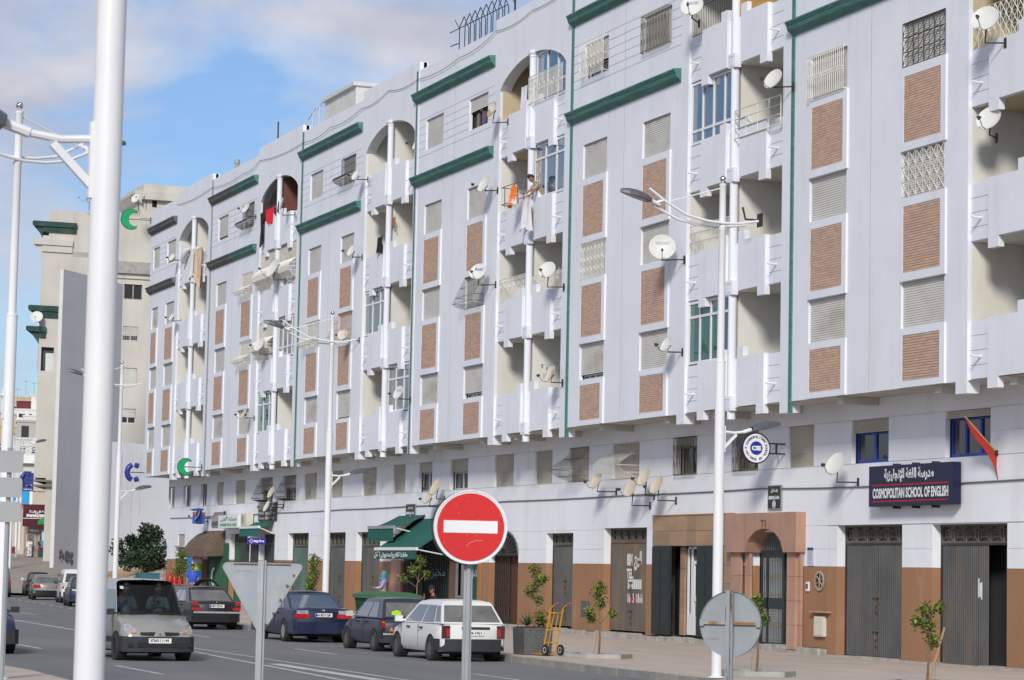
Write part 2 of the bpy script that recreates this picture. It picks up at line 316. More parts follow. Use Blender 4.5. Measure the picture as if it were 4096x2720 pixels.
# worn road markings
lb = MB()
def stripe(p, q, w):
    P = Vector((p[0], p[1], 0)); Q = Vector((q[0], q[1], 0)); d = (Q-P).normalized(); s_ = Vector((-d.y, d.x, 0))*w/2
    lb.quad(*[(v.x, v.y, 0.004) for v in (P-s_, Q-s_, Q+s_, P+s_)])
for p, q, w in [((-65.7, 11.85), (-62.6, 11.85), .12), ((-52.7, 11.5), (-48.5, 11.5), .13), ((-78, 11.9), (-74, 11.9), .12), ((-92.6, 16.6), (-80.5, 16.22), .16), ((-80.5, 16.22), (-65, 16.0), .13),
                ((-65.06, 15.96), (-46, 15.66), .10), ((-62.2, 15.3), (-46, 14.35), .13), ((-54.2, 15.22), (-46, 15.1), .32), ((-106, 19.2), (-102.5, 19.15), .12), ((-77, 18.9), (-73.8, 18.8), .12),
                ((-64.4, 18.6), (-60.2, 18.45), .10), ((-50.2, 18.1), (-46.9, 18.0), .10)]: stripe(p, q, w)
for i in range(9):
    t = i/9; x = -146.6+t*36; y = 26.0+(22.9-26.0)*t; stripe((x, y), (x+2.0, y-0.17), .14)
lb.build('road_markings', M_LINE, kind='structure')
# ---------------------------------------------------------------- apartment block: one building per bay
def wall(b, u0, u1, z0, z1, y, holes=(), depth=0.12, grooves=(), gd=0.014, gw=0.024):
    hs = [h for h in holes if h[1] > u0 and h[0] < u1 and h[3] > z0 and h[2] < z1]
    gs = [g for g in grooves if z0 < g < z1]
    xs = sorted({u0, u1} | {min(max(h[i], u0), u1) for h in hs for i in (0, 1)})
    zs = sorted({z0, z1} | {min(max(h[i], z0), z1) for h in hs for i in (2, 3)} | {g+s for g in gs for s in (-gw/2, gw/2)})
    for x0, x1 in zip(xs[:-1], xs[1:]):
        for a, c in zip(zs[:-1], zs[1:]):
            mx_, mz = (x0+x1)/2, (a+c)/2
            if any(h[0] < mx_ < h[1] and h[2] < mz < h[3] for h in hs): continue
            g = any(abs(mz-g_) < gw/2 for g_ in gs)
            yy = y+gd if g else y
            b.quad((x0, yy, a), (x1, yy, a), (x1, yy, c), (x0, yy, c))
            if g:
                b.quad((x0, y, a), (x1, y, a), (x1, yy, a), (x0, yy, a)); b.quad((x0, y, c), (x1, y, c), (x1, yy, c), (x0, yy, c))
    for h in hs:
        x0, x1, a, c = max(h[0], u0), min(h[1], u1), max(h[2], z0), min(h[3], z1); d = h[4] if len(h) > 4 else depth
        if h[0] >= u0: b.quad((x0, y, a), (x0, y, c), (x0, y+d, c), (x0, y+d, a))
        if h[1] <= u1: b.quad((x1, y, a), (x1, y+d, a), (x1, y+d, c), (x1, y, c))
        if h[2] >= z0: b.quad((x0, y, a), (x0, y+d, a), (x1, y+d, a), (x1, y, a))
        if h[3] <= z1: b.quad((x0, y, c), (x1, y, c), (x1, y+d, c), (x0, y+d, c))
def slats(b, u0, u1, z0, z1, y, pitch=0.055):
    n = max(2, round((z1-z0)/pitch)); h = (z1-z0)/n
    for i in range(n):
        a = z0+i*h
        b.quad((u0, y-0.010, a), (u1, y-0.010, a), (u1, y, a+h*0.86), (u0, y, a+h*0.86))
        b.quad((u0, y, a+h*0.86), (u1, y, a+h*0.86), (u1, y+0.008, a+h), (u0, y+0.008, a+h))
        b.quad((u0, y+0.008, a+h), (u1, y+0.008, a+h), (u1, y-0.010, a+h), (u0, y-0.010, a+h))
def bars(b, u0, u1, z0, z1, yfun, n, r=0.008, zs=None, sides=4):
    zs = zs or [z0, z1]
    for i in range(n+1):
        u = u0+(u1-u0)*i/n; b.tube([(u, yfun(z), z) for z in zs], r, sides)
def grille(kind, u0, u1, z0, z1, y, parent):
    b = MB(); w = u1-u0; h = z1-z0
    if kind == 'bars' or kind == 'bars_olive':
        yo = y-0.10; n = round(w/0.10)
        bars(b, u0, u1, z0, z1, lambda z: yo, n, 0.010)
        for z in (z0, z1): b.tube([(u0, y, z), (u0, yo, z), (u1, yo, z), (u1, y, z)], 0.012, 4)
        for z in ((z0+0.52*h, z0+0.46*h) if kind == 'bars' else (z0+0.27*h, z0+0.72*h)):
            if kind == 'bars':
                for i in range(n): 
                    u = u0+w*i/n; b.tube([(u, yo-0.01, z-0.02), (u+w/n/2, yo-0.01, z+0.03), (u+w/n, yo-0.01, z-0.02)], 0.010, 4)
            else:
                for i in range(n//2):
                    u = u0+w*(2*i+1)/n; b.tube([(u, yo-0.01, z-0.09), (u+0.035, yo-0.01, z-0.05), (u+0.035, yo-0.01, z+0.05), (u, yo-0.01, z+0.09), (u-0.035, yo-0.01, z+0.05), (u-0.035, yo-0.01, z-0.05), (u, yo-0.01, z-0.09)], 0.008, 4)
        m = M_WGRILLE if kind == 'bars' else M_OGRILLE
    elif kind == 'ornate' or kind == 'ornate_box':
        yo = y-0.03 if kind == 'ornate' else y-0.16; n = round(w/0.09)
        bars(b, u0, u1, z0, z1, lambda z: yo, n, 0.008)
        for z in (z0, z0+0.5*h, z1): b.tube([(u0, y, z), (u0, yo, z), (u1, yo, z), (u1, y, z)], 0.009, 4)
        for fz in (0.2, 0.5, 0.8):
            for i in range(1, n, 3):
                u = u0+w*i/n; z = z0+fz*h
                b.tube([(u-0.05, yo-0.012, z+0.10), (u, yo-0.012, z+0.03), (u+0.05, yo-0.012, z-0.02), (u, yo-0.012, z-0.10)], 0.009, 4)
        m = M_WGRILLE
    elif kind == 'leaf':
        yo = y+0.0; 
        for i in range(5): b.tube([(u0+w*i/4, yo, z0), (u0+w*i/4, yo, z1)], 0.011, 4)
        for z in (z0, z0+h/3, z0+2*h/3, z1): b.tube([(u0, yo, z), (u1, yo, z)], 0.010, 4)
        for i in range(4):
            for j in range(3):
                a, c, e, g = u0+w*i/4, u0+w*(i+1)/4, z0+h*j/3, z0+h*(j+1)/3
                for s1, s2 in ((0.22, -0.22), (-0.22, 0.22)):
                    pts = []; 
                    for t in (0, .25, .5, .75, 1):
                        k = math.sin(PI*t); pts.append((a+(c-a)*t+s1*k*(c-a), yo, e+(g-e)*t+s2*k*(g-e)))
                    b.tube(pts, 0.009, 4)
                b.tube([((a+c)/2, yo, e), ((a+c)/2, yo, g)], 0.008, 4)
        m = M_BGRILLE
    elif kind == 'diamond':
        n = 6
        for i in range(-n, 2*n+1):
            for s in (1, -1):
                p = []
                for t in (0, 1): p.append((u0+w*(i/n)+s*w*0.5*t, y, z0+h*t))
                # clip to the opening
                (xa, _, za), (xb, _, zb) = p
                ta, tb = 0.0, 1.0; dx = xb-xa
                lo, hi = (u0-xa)/dx, (u1-xa)/dx
                if lo > hi: lo, hi = hi, lo
                ta, tb = max(ta, lo), min(tb, hi)
                if tb-ta > 0.03: b.tube([(xa+dx*ta, y-0.012*s, za+(zb-za)*ta), (xa+dx*tb, y-0.012*s, za+(zb-za)*tb)], 0.010, 4)
        for i in range(0, n+1): b.tube([(u0+w*i/n, y, z0), (u0+w*i/n, y, z1)], 0.007, 4)
        for z in (z0, z0+h/3, z0+2*h/3, z1): b.tube([(u0, y, z), (u1, y, z)], 0.009, 4)
        m = M_WGRILLE
    else:  # belly, basket, curve: seen from the side these bulge out of the wall
        colour, shape = kind.split('_')
        D = {'belly': 0.36, 'basket': 0.42, 'curve': 0.62}[shape]
        def yf(z):
            t = (z1-z)/h
            if shape == 'belly': return y-0.03-(0 if t < 0.62 else D*math.sin(PI*(t-0.62)/0.38)**0.8)
            if shape == 'basket': return y-0.02-D*(t/0.85 if t < 0.85 else math.sqrt(max(0, 1-((t-0.85)/0.15)**2)))
            return y-0.02-D*max(0.0, math.sin(PI*min(1, max(0, (t-0.12)/0.88))**1.5))**1.1
        N = 14; zs = [z1-h*i/N for i in range(N+1)]
        n = round(w/(0.115 if shape == 'belly' else .15)); bars(b, u0, u1, z0, z1, yf, n, 0.0085 if shape == 'belly' else .0065, zs)
        for t in ((0.0, 0.3, 0.62, 0.72, 0.81, 0.9, 1.0) if shape == 'belly' else (0.0, 0.34, 0.66, 0.86, 1.0)):
            z = z1-h*t; b.tube([(u0, y, z), (u0, yf(z), z), (u1, yf(z), z), (u1, y, z)], 0.008, 4)
        if shape == 'belly':
            for i in range(1, n, 1): 
                u = u0+w*i/n; z = z1-h*0.81; b.tube([(u-.03, yf(z)-.01, z-.04), (u, yf(z)-.01, z), (u+.03, yf(z)-.01, z+.04)], 0.009, 4)
        m = {'white': M_WGRILLE, 'black': M_BGRILLE, 'rusty': M_RGRILLE, 'olive': M_OGRILLE}[colour]
    return b.build('grille', m, parent)
def window(root, u0, u1, z0, z1, y, drop=1.0, gr=None, frame='white', recess=0.07, shut=None, glass=None, panes=2):
    """a window opening: frame, roller shutter let down by drop, panes, grille"""
    yb = y+recess; fm = {'white': M_ALU, 'tan': M_FRAMET, 'blue': M_BLUEW, 'brown': flat('brown_wood_frame', (0.10, 0.035, 0.02), 0.5)}[frame]
    b = MB()
    b.box(u0-0.002, u1+0.002, yb+0.02, yb+0.10, z0-0.002, z1+0.002) if drop >= 0.999 else None
    open_h = (z1-z0)*(1-drop)
    if drop < 0.999:
        zt = z0+open_h; yy = yb+0.10; fw = 0.055 if frame != 'blue' else 0.075
        for (a, c, e, g) in ((u0, u1, z0, z0+fw), (u0, u1, zt-fw*0.6, zt), (u0, u0+fw, z0+fw, zt-fw*0.6), (u1-fw, u1, z0+fw, zt-fw*0.6)): b.box(a, c, yy, yy+0.05, e, g)
        for i in range(1, panes):
            u = u0+(u1-u0)*i/panes; b.box(u-fw*0.6, u+fw*0.6, yy-0.01, yy+0.045, z0+fw, zt-fw*0.6)
    else:
        pass
    w = b.build('window', fm, root)
    if drop < 0.999:
        g = MB(); zt = z0+open_h
        for i in range(panes):
            a = u0+(u1-u0)*i/panes; c = u0+(u1-u0)*(i+1)/panes
            MB().quad((a, yb+0.125, z0), (c, yb+0.125, z0), (c, yb+0.125, zt), (a, yb+0.125, zt)).build('pane', glass or M_GLASSD, w)
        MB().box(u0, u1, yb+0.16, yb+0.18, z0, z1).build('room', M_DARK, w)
    if drop > 0.01:
        s = MB(); slats(s, u0+0.01, u1-0.01, z0+open_h, z1, yb)
        s.build('shutter', shut or M_SHUT, w)
    if gr: grille(gr, u0+0.01, u1-0.01, z0+0.01, z1-0.01, y-0.005, w)
    return w
BR_L, BR_H, BR_PX, BR_PZ = 0.198, 0.048, 0.21, 0.0585
brick_me = None
def spandrel(root, u0, u1, z0, z1, bu0, bu1, bz0, bz1, singles, stuff):
    """raised white frame with a panel of brick slips; returns the panel, adds bricks"""
    global brick_me
    b = MB(); yf, yb = -0.05, 0.02
    for (a, c, e, g) in ((u0, u1, z0, bz0), (u0, u1, bz1, z1), (u0, bu0, bz0, bz1), (bu1, u1, bz0, bz1)): b.box(a, c, yf, yb, e, g)
    p = b.build('brick_panel', M_WALL, root)
    MB().quad((bu0, -0.026, bz0), (bu1, -0.026, bz0), (bu1, -0.026, bz1), (bu0, -0.026, bz1)).build('mortar_bed', M_MORTAR, p)
    nz = int((bz1-bz0+0.005)/BR_PZ); ph = (bz1-bz0)/nz
    for j in range(nz):
        x = bu0 - (0 if j % 2 == 0 else BR_PX/2)
        while x < bu1-0.02:
            a, c = max(x, bu0), min(x+BR_L, bu1)
            if c-a > 0.03:
                dy = random.uniform(-0.003, 0.003)
                if singles[0] > 0:
                    singles[0] -= 1
                    if brick_me is None:
                        brick_me = MB().box(-0.5, 0.5, -0.008, 0.01, -BR_H/2, BR_H/2).build('brick', M_BRICK1).data
                        bpy.data.objects.remove([o for o in bpy.data.objects if o.data == brick_me][0])
                    o = place(brick_me, 'brick', p, ((a+c)/2, -0.032+dy, bz0+ph*(j+0.5))); o.scale = (c-a, 1, 1)
                else:
                    stuff.box(a, c, -0.040+dy, -0.02, bz0+ph*j+0.005, bz0+ph*(j+1)-0.005)
            x += BR_PX
    return p
WZ = [(7.70, 8.75), (10.66, 11.72), (13.66, 14.70), (16.65, 17.70)]
SPZ = [(6.352, 7.69, 6.50, 7.53), (8.76, 10.65, 8.95, 10.46), (11.73, 13.65, 11.92, 13.44)]
ZB = [6.37, 9.36, 12.30, 15.30]
CU = 11.34                      # column axis in a bay
PW = 14.66
CORN = [(0.02, 0.0), (-0.05, 0.0), (-0.06, 0.04), (-0.11, 0.08), (-0.17, 0.12), (-0.195, 0.20), (-0.20, 0.24), (-0.225, 0.245), (-0.225, 0.285), (-0.25, 0.29), (-0.25, 0.335), (0.02, 0.36)]
def cornice(root, u0, u1, z, m):
    b = MB(); b.prism([(y, z+dz) for y, dz in CORN], u0, u1, 'x'); b.build('cornice', m, root)
def glazing(root, u0, u1, z0, z1, y, glass, cols, small, small_at='top', arch=None):
    fr = MB(); w = 0.035
    zs = [z0, z1-small, z1] if small_at == 'top' else [z0, z0+small, z1]
    for z in zs: fr.box(u0, u1, y-0.03, y+0.03, max(z0, min(z-w, z1-2*w)), max(z0+2*w, min(z+w, z1)))
    for i in range(cols+1):
        u = u0+(u1-u0)*i/cols
        zt = z1 if not arch else min(z1, arch(u)-0.02)
        fr.box(max(u0, u-w*0.8), min(u1, u+w*0.8), y-0.036, y+0.034, z0, zt)
    g = fr.build('balcony_glazing', M_ALU, root)
    for i in range(cols):
        a, c = u0+(u1-u0)*i/cols, u0+(u1-u0)*(i+1)/cols
        for e, h in zip(zs[:-1], zs[1:]):
            if arch and h == z1:
                MB().poly([(a, y, e), (c, y, e), (c, y, min(h, arch(c))), ((a+c)/2, y, min(h, arch((a+c)/2))), (a, y, min(h, arch(a)))]).build('pane', glass, g)
            else:
                MB().quad((a, y+random.uniform(-.004, .004), e), (c, y+random.uniform(-.004, .004), e), (c, y+random.uniform(-.004, .004), h), (a, y, h)).build('pane', glass, g)
    return g
def railing(root, kind, u0, u1, z0, z1, y):
    b = MB(); m = M_WGRILLE
    if kind == 'rails':
        for f in (0, 0.35, 0.68, 1): b.tube([(u0, y, z0+(z1-z0)*f), (u1, y, z0+(z1-z0)*f)], 0.016, 5)
        for i in range(5): u = u0+(u1-u0)*i/4; b.tube([(u, y, z0), (u, y, z1)], 0.016, 5)
    elif kind == 'dark_bars':
        m = M_BGRILLE; n = round((u1-u0)/0.11); bars(b, u0, u1, z0, z1, lambda z: y, n, 0.009); b.tube([(u0, y, z1), (u1, y, z1)], 0.012, 4); b.tube([(u0, y, z0), (u1, y, z0)], 0.012, 4)
    elif kind == 'bars':
        n = round((u1-u0)/0.10); bars(b, u0, u1, z0, z1, lambda z: y, n, 0.009)
        for f in (0, 0.86, 1): b.tube([(u0, y, z0+(z1-z0)*f), (u1, y, z0+(z1-z0)*f)], 0.012, 4)
        for i in range(2, n, 4): u = u0+(u1-u0)*i/n; b.tube([(u-.05, y-.01, z0+.3), (u+.04, y-.01, z0+.42), (u-.04, y-.01, z0+.5), (u+.05, y-.01, z0+.62)], 0.011, 4)
    elif kind == 'ornate':
        n = round((u1-u0)/0.085); bars(b, u0, u1, z0, z1, lambda z: y, n, 0.010)
        for f in (0, 1): b.tube([(u0, y, z0+(z1-z0)*f), (u1, y, z0+(z1-z0)*f)], 0.013, 4)
        for f in (0.38, 0.72):
            for i in range(n): u = u0+(u1-u0)*(i+.5)/n; z = z0+(z1-z0)*f; b.tube([(u-.03, y-.012, z+.06), (u+.03, y-.012, z+.02), (u-.03, y-.012, z-.02), (u+.03, y-.012, z-.06)], 0.010, 4)
    elif kind == 'lattice':
        n = 12
        for i in range(n+1): u = u0+(u1-u0)*i/n; b.tube([(u, y, z0), (u, y, z1)], 0.007, 4)
        for i in range(-3, n+3):
            for s in (1, -1):
                a = u0+(u1-u0)*i/n; c = a+s*(u1-u0)*3/n
                if u0-.01 <= a <= u1+.01 and u0-.01 <= c <= u1+.01: b.tube([(a, y, z0), (c, y, z1)], 0.011, 4)
        for f in (0, .33, .66, 1): b.tube([(u0, y, z0+(z1-z0)*f), (u1, y, z0+(z1-z0)*f)], 0.009, 4)
    elif kind == 'belly':
        h = z1-z0
        def yf(z):
            t = (z1-z)/h; return y-0.02-(0 if t < 0.40 or t > 0.85 else 0.40*math.sin(PI*(t-0.40)/0.45)**0.8)
        zs = [z1-h*i/16 for i in range(17)]; n = round((u1-u0)/0.10)
        bars(b, u0, u1, z0, z1, yf, n, 0.011, zs)
        for t in (0, .2, .40, .52, .62, .72, .85, 1): z = z1-h*t; b.tube([(u0, y, z), (u0, yf(z), z), (u1, yf(z), z), (u1, y, z)], 0.010, 4)
    elif kind == 'slats':
        m = flat('yellow_cane_screen', (0.46, 0.27, 0.06), 0.6, var=0.12, scale=8)
        n = round((u1-u0)/0.09)
        for i in range(n): a = u0+(u1-u0)*i/n; b.box(a, a+(u1-u0)/n*0.82, y-.01, y+.01, z0, z1)
    return b.build('balcony_screen' if kind == 'slats' else 'balcony_railing', m, root)
def parapet(root, zb, side, spout=True, top=True):
    """stepped, layered balcony front with hanging tab, recessed grooved end and drain spout; side -1 left of the column, 1 right"""
    X = lambda d: CU+side*d
    def bx(b, d0, d1, y0, y1, z0, z1):
        a, c = sorted((X(d0), X(d1))); b.box(a, c, y0, y1, z0, z1)
    b = MB()
    bx(b, 0.42, 1.97, -0.05, 0.10, zb, zb+1.28)                    # proud panel
    bx(b, 1.56, 1.97, -0.05, 0.10, zb-0.24, zb)                    # hanging tab
    bx(b, 0.42, 0.78, -0.05, 0.10, zb+1.28, zb+1.53)               # step beside the column
    gz_ = [zb, zb+0.30, zb+0.62, zb+0.94, zb+1.25]
    for a, c in zip(gz_[:-1], gz_[1:]): bx(b, 1.97, 2.86, 0.06, 0.10, a+0.012, c-0.012 if c < zb+1.2 else c)
    bx(b, 1.97, 2.86, 0.075, 0.18, zb, zb+1.24)
    bx(b, 0.0, 0.42, 0.06, 0.18, zb, zb+1.25)
    p = b.build('balcony_parapet', M_WALL, root)
    if spout:
        s = MB(); u = X(2.42); s.tube([(u, 0.07, zb+0.475), (u, -0.20, zb+0.485)], 0.026, 6); s.build('drain_spout', M_WHITE, p)
    return p
def arch_z(u, s0=8.48, s1=14.17, zs=17.5, rise=0.75):
    c, hw = (s0+s1)/2, (s1-s0)/2; t = max(-1, min(1, (u-c)/hw))
    R = (hw*hw+rise*rise)/(2*rise); circ = zs+rise-(R-math.sqrt(max(0, R*R-(t*hw)**2))); ell = zs+rise*math.sqrt(max(0, 1-t*t))
    return 0.62*circ+0.38*ell
def bay(k, X0, label, A, B, wins, balc, green=True, start=0.0, singles=0, inner=None, shift=0.0):
    root = thing('apartment_building', label, 'apartment block', (X0, YF, 0), group='white apartment blocks in one terrace')
    gm = M_GREEN if green else M_GREYC
    holes = []
    for (c0, c1) in (A, B):
        for z0, z1 in WZ: holes.append((c0, c1, z0, z1, 0.12))
    b = MB()
    lines = [16.47, 16.73, 16.99, 17.25, 17.51, 17.78]
    wall(b, max(0.0, start), 8.0+shift, 6.35, 19.62, 0.0, holes, 0.12, lines)
    s0, s1 = 8.48+shift, 14.17+shift
    for (a, c) in ((8.0+shift, s0), (s1, PW)):
        b.box(a, c, -0.02, 0.30, 6.08, 19.92)
    us = [s0+(s1-s0)*i/24 for i in range(25)]
    for a, c in zip(us[:-1], us[1:]):
        za, zc = arch_z(a, s0, s1), arch_z(c, s0, s1)
        b.quad((a, -0.02, za), (c, -0.02, zc), (c, -0.02, 19.92), (a, -0.02, 19.92))
        b.quad((a, -0.02, za), (a, 0.36, za), (c, 0.36, zc), (c, -0.02, zc))
    b.quad((max(0, start), 0, 19.62), (8+shift, 0, 19.62), (8+shift, 0.25, 19.62), (max(0, start), 0.25, 19.62))
    b.quad((8+shift, -0.02, 19.92), (PW, -0.02, 19.92), (PW, 0.25, 19.92), (8+shift, 0.25, 19.92))
    b.box(max(0, start), 8+shift, 0.13, 0.25, 18.6, 19.61); b.box(8.01+shift, PW, 0.13, 0.25, 18.6, 19.91)
    b.box(max(0, start)+0.002, PW, 1.45, 11.0, 6.4, 19.1)                     # the mass of the building
    b.box(max(0, start)+0.002, 8.0+shift, 0.30, 1.449, 6.4, 19.1)
    if start > 0 or k == 0: b.box(max(0, start), max(0, start)+0.12, 0.001, 1.2, 6.35, 19.62)
    b.build('facade_wall', M_WALL, root)
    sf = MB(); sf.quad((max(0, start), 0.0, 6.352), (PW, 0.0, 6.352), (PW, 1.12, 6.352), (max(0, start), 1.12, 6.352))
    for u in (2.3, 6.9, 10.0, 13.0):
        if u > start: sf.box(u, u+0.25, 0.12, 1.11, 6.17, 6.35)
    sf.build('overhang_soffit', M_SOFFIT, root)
    if start <= 0:
        MB().box(0.0, 0.13, -0.04, 0.02, 6.06, 19.6).build('corner_strip', gm if k != 1 else flat('grey_strip', (0.26, 0.27, 0.28), 0.7), root)
    for z in (15.44, 18.42):
        if k == 1: cornice(root, 0.0, 4.1, z, M_GREYC); cornice(root, 4.1, 8.0+shift, z, M_GREEN)
        else: cornice(root, max(0, start), 8.0+shift, z, gm)
    # windows and brick panels
    stuff = MB(); sg = [singles]
    for ci, (c0, c1) in ((1, B), (0, A)):
        for lv, (z0, z1) in enumerate(WZ):
            w = wins.get((ci, lv), {})
            window(root, c0, c1, z0, z1, 0.0, **w)
        for lv, (z0, z1, bz0, bz1) in enumerate(SPZ):
            spandrel(root, c0+0.02, c1+0.09, z0, z1, c0+0.15, c1-0.12, bz0, bz1, sg, stuff)
    if stuff.v: stuff.build('brick', M_BRICK2, root, kind='stuff')
    # balconies
    brt = bpy.data.objects.new('balcony_column', None)
    for n, zb in enumerate(ZB):
        zc = ZB[n+1] if n < 3 else 18.6
        im = (inner or {}).get(n, M_INNER)
        ib_ = MB()
        e0 = s0+0.006; ib_.quad((e0, 0.08, zb+0.1), (e0, 1.4, zb+0.1), (e0, 1.4, zc), (e0, 0.08, zc)) if n < 3 else ib_.quad((e0, 0.08, zb+0.1), (e0, 1.4, zb+0.1), (e0, 1.4, 17.7), (e0, 0.08, 17.5))
        ib_.box(CU+shift-0.05, CU+shift+0.05, 0.16, 1.4, zb+0.1, zc if n < 3 else 18.3)
        ib_.quad((s0, 1.4, zb), (s1, 1.4, zb), (s1, 1.4, zc), (s0, 1.4, zc))
        ib_.quad((s1, 0.0, zb), (s1, 0.0, zc if n < 3 else 17.5), (s1, 1.4, zc if n < 3 else 17.5), (s1, 1.4, zb))
        ib_.box(s0, s1, 0.10, 1.4, zb+0.002, zb+0.14)
        if n == 3: ib_.quad((s0, 0.36, 18.3), (s1, 0.36, 18.3), (s1, 1.4, 18.3), (s0, 1.4, 18.3)); ib_.quad((s0, .359, 17.5), (s0, 1.4, 17.5), (s0, 1.4, 18.3), (s0, .359, 18.3)); ib_.quad((s1, .359, 17.5), (s1, 1.4, 17.5), (s1, 1.4, 18.3), (s1, .359, 18.3))
        ib_.build('balcony_recess', im, root)
        for side in (-1, 1):
            p = parapet(root, zb, side)
            if shift: p.location.x = shift
        bx = MB(); c = CU+shift+0.03
        bx.box(c-0.20, c+0.20, -0.12, 0.06, zb-0.09, zb+0.28); bx.box(c-0.14, c+0.14, -0.126, -0.119, zb-0.04, zb+0.20)
        for zz in (zb+0.205,): bx.box(c-0.15, c+0.15, -0.135, -0.119, zz, zz+0.02)
        bx.build('column_bracket', M_WALL, root)
        for (side, what, args) in balc.get(n, []):
            ua, uc = ((s0+0.01, CU+shift-0.12) if side < 0 else (CU+shift+0.12, s1-0.01))
            zt = (zc-0.02) if n < 3 else 18.2
            if what == 'glaze': glazing(root, ua, uc, zb+1.29, zt, 0.12, *args, arch=(lambda u: arch_z(u, s0, s1)) if n == 3 else None)
            elif what == 'belly': railing(root, 'belly', ua, uc, zb+1.27, zt-0.02, 0.08)
            elif what == 'rails': railing(root, what, ua+0.05, uc, zb+1.02, zb+1.75, -0.07)
            elif what == 'bars_out': railing(root, 'bars', ua-0.15, uc, zb+1.30, zb+2.15, -0.12)
            else: railing(root, what, ua, uc, zb+1.27, zb+1.27+args[0], 0.08)
    co = MB(); cc = CU+shift+0.03
    co.lathe([(0.112, 6.06), (0.112, 18.10), (0.13, 18.11), (0.13, 18.15), (0.112, 18.16), (0.15, 18.2), (0.17, 18.24), (0.17, 18.30)], 16, (cc, 0.0, 0))
    co.build('balcony_column', M_WALL, root, smooth=True)
    return root
def B_(d): return d
S = lambda drop=1.0, gr=None, **k: dict(drop=drop, gr=gr, **k)
RT = {}
RT[5] = bay(5, -57.73, 'rightmost white apartment block, above the navy school sign and two wide steel doors', (0.97, 2.86), (5.53, 7.46),
    {(0, 2): S(gr='bars'), (1, 2): S(gr='leaf'), (1, 1): S(gr='diamond')}, {2: [(-1, 'lattice', (0.85,))]}, singles=300, inner={2: M_BEIGE})
RT[4] = bay(4, -72.39, 'white apartment block with blue and green glazed balconies, above the pink arched entrance', (0.97, 2.80), (5.37, 7.27),
    {(0, 3): S(0.62, 'ornate_box'), (1, 3): S(gr='bars_olive'), (0, 1): S(gr='ornate'), (0, 0): S(0.86)},
    {3: [(-1, 'dark_bars', (0.75,)), (1, 'slats', (0.9,))], 2: [(-1, 'glaze', (M_GLASSB, 4, 0.36, 'bottom')), (1, 'rails', ())], 1: [(-1, 'ornate', (0.75,))], 0: [(-1, 'glaze', (M_GLASSG, 4, 0.42, 'top'))]}, singles=300)
RT[3] = bay(3, -87.05, 'white apartment block with the blue glazed arch and a woman shaking a cloth below it', (1.07, 2.90), (5.50, 7.32),
    {(1, 3): S(0.42, frame='brown', panes=3), (0, 2): S(0.96), (1, 1): S(gr='black_basket'), (1, 0): S(0.84)},
    {3: [(1, 'glaze', (M_GLASSB, 3, 0.5, 'bottom')), (1, 'bars_out', ())], 2: [(1, 'glaze', (M_GLASSB, 3, 0.45, 'top'))], 1: [(-1, 'bars', (0.72,)), (1, 'bars', (0.55,))]}, singles=300, inner={3: M_BEIGE})
RT[2] = bay(2, -101.45, 'white apartment block above the dark green cafeteria awning', (1.18, 2.95), (5.55, 7.28),
    {(1, 3): S(gr='black_belly'), (0, 1): S(gr='white_belly'), (1, 1): S(gr='rusty_basket'), (1, 0): S(0.95)},
    {1: [(-1, 'glaze', (M_GLASST, 3, 0.5, 'top'))], 0: [(1, 'glaze', (M_GLASSGR, 3, 0.5, 'top'))]}, shift=0.12)
RT[1] = bay(1, -116.15, 'white apartment block with half grey, half green cornices, above the green pharmacy sign', (1.2, 2.98), (5.6, 7.40),
    {(0, 3): S(0.88), (1, 3): S(gr='black_belly'), (1, 2): S(gr='white_belly'), (1, 1): S(gr='white_belly')},
    {3: [(-1, 'dark_bars', (1.6,))], 2: [(-1, 'belly', ()), (1, 'belly', ())], 1: [(-1, 'belly', ()), (1, 'glaze', (M_GLASSGR, 4, 0.4, 'bottom'))], 0: [(-1, 'glaze', (M_GLASSG, 3, 0.5, 'top'))]}, green=True, inner={3: flat('dark_red_paint', (0.16, 0.06, 0.045))}, shift=0.0)
RT[0] = bay(0, -130.85, 'leftmost white apartment block with dark grey cornices and a blanket over its top balcony', (2.95, 4.36), (5.95, 7.76),
    {(1, 3): S(0.93)}, {}, green=False, start=2.4)
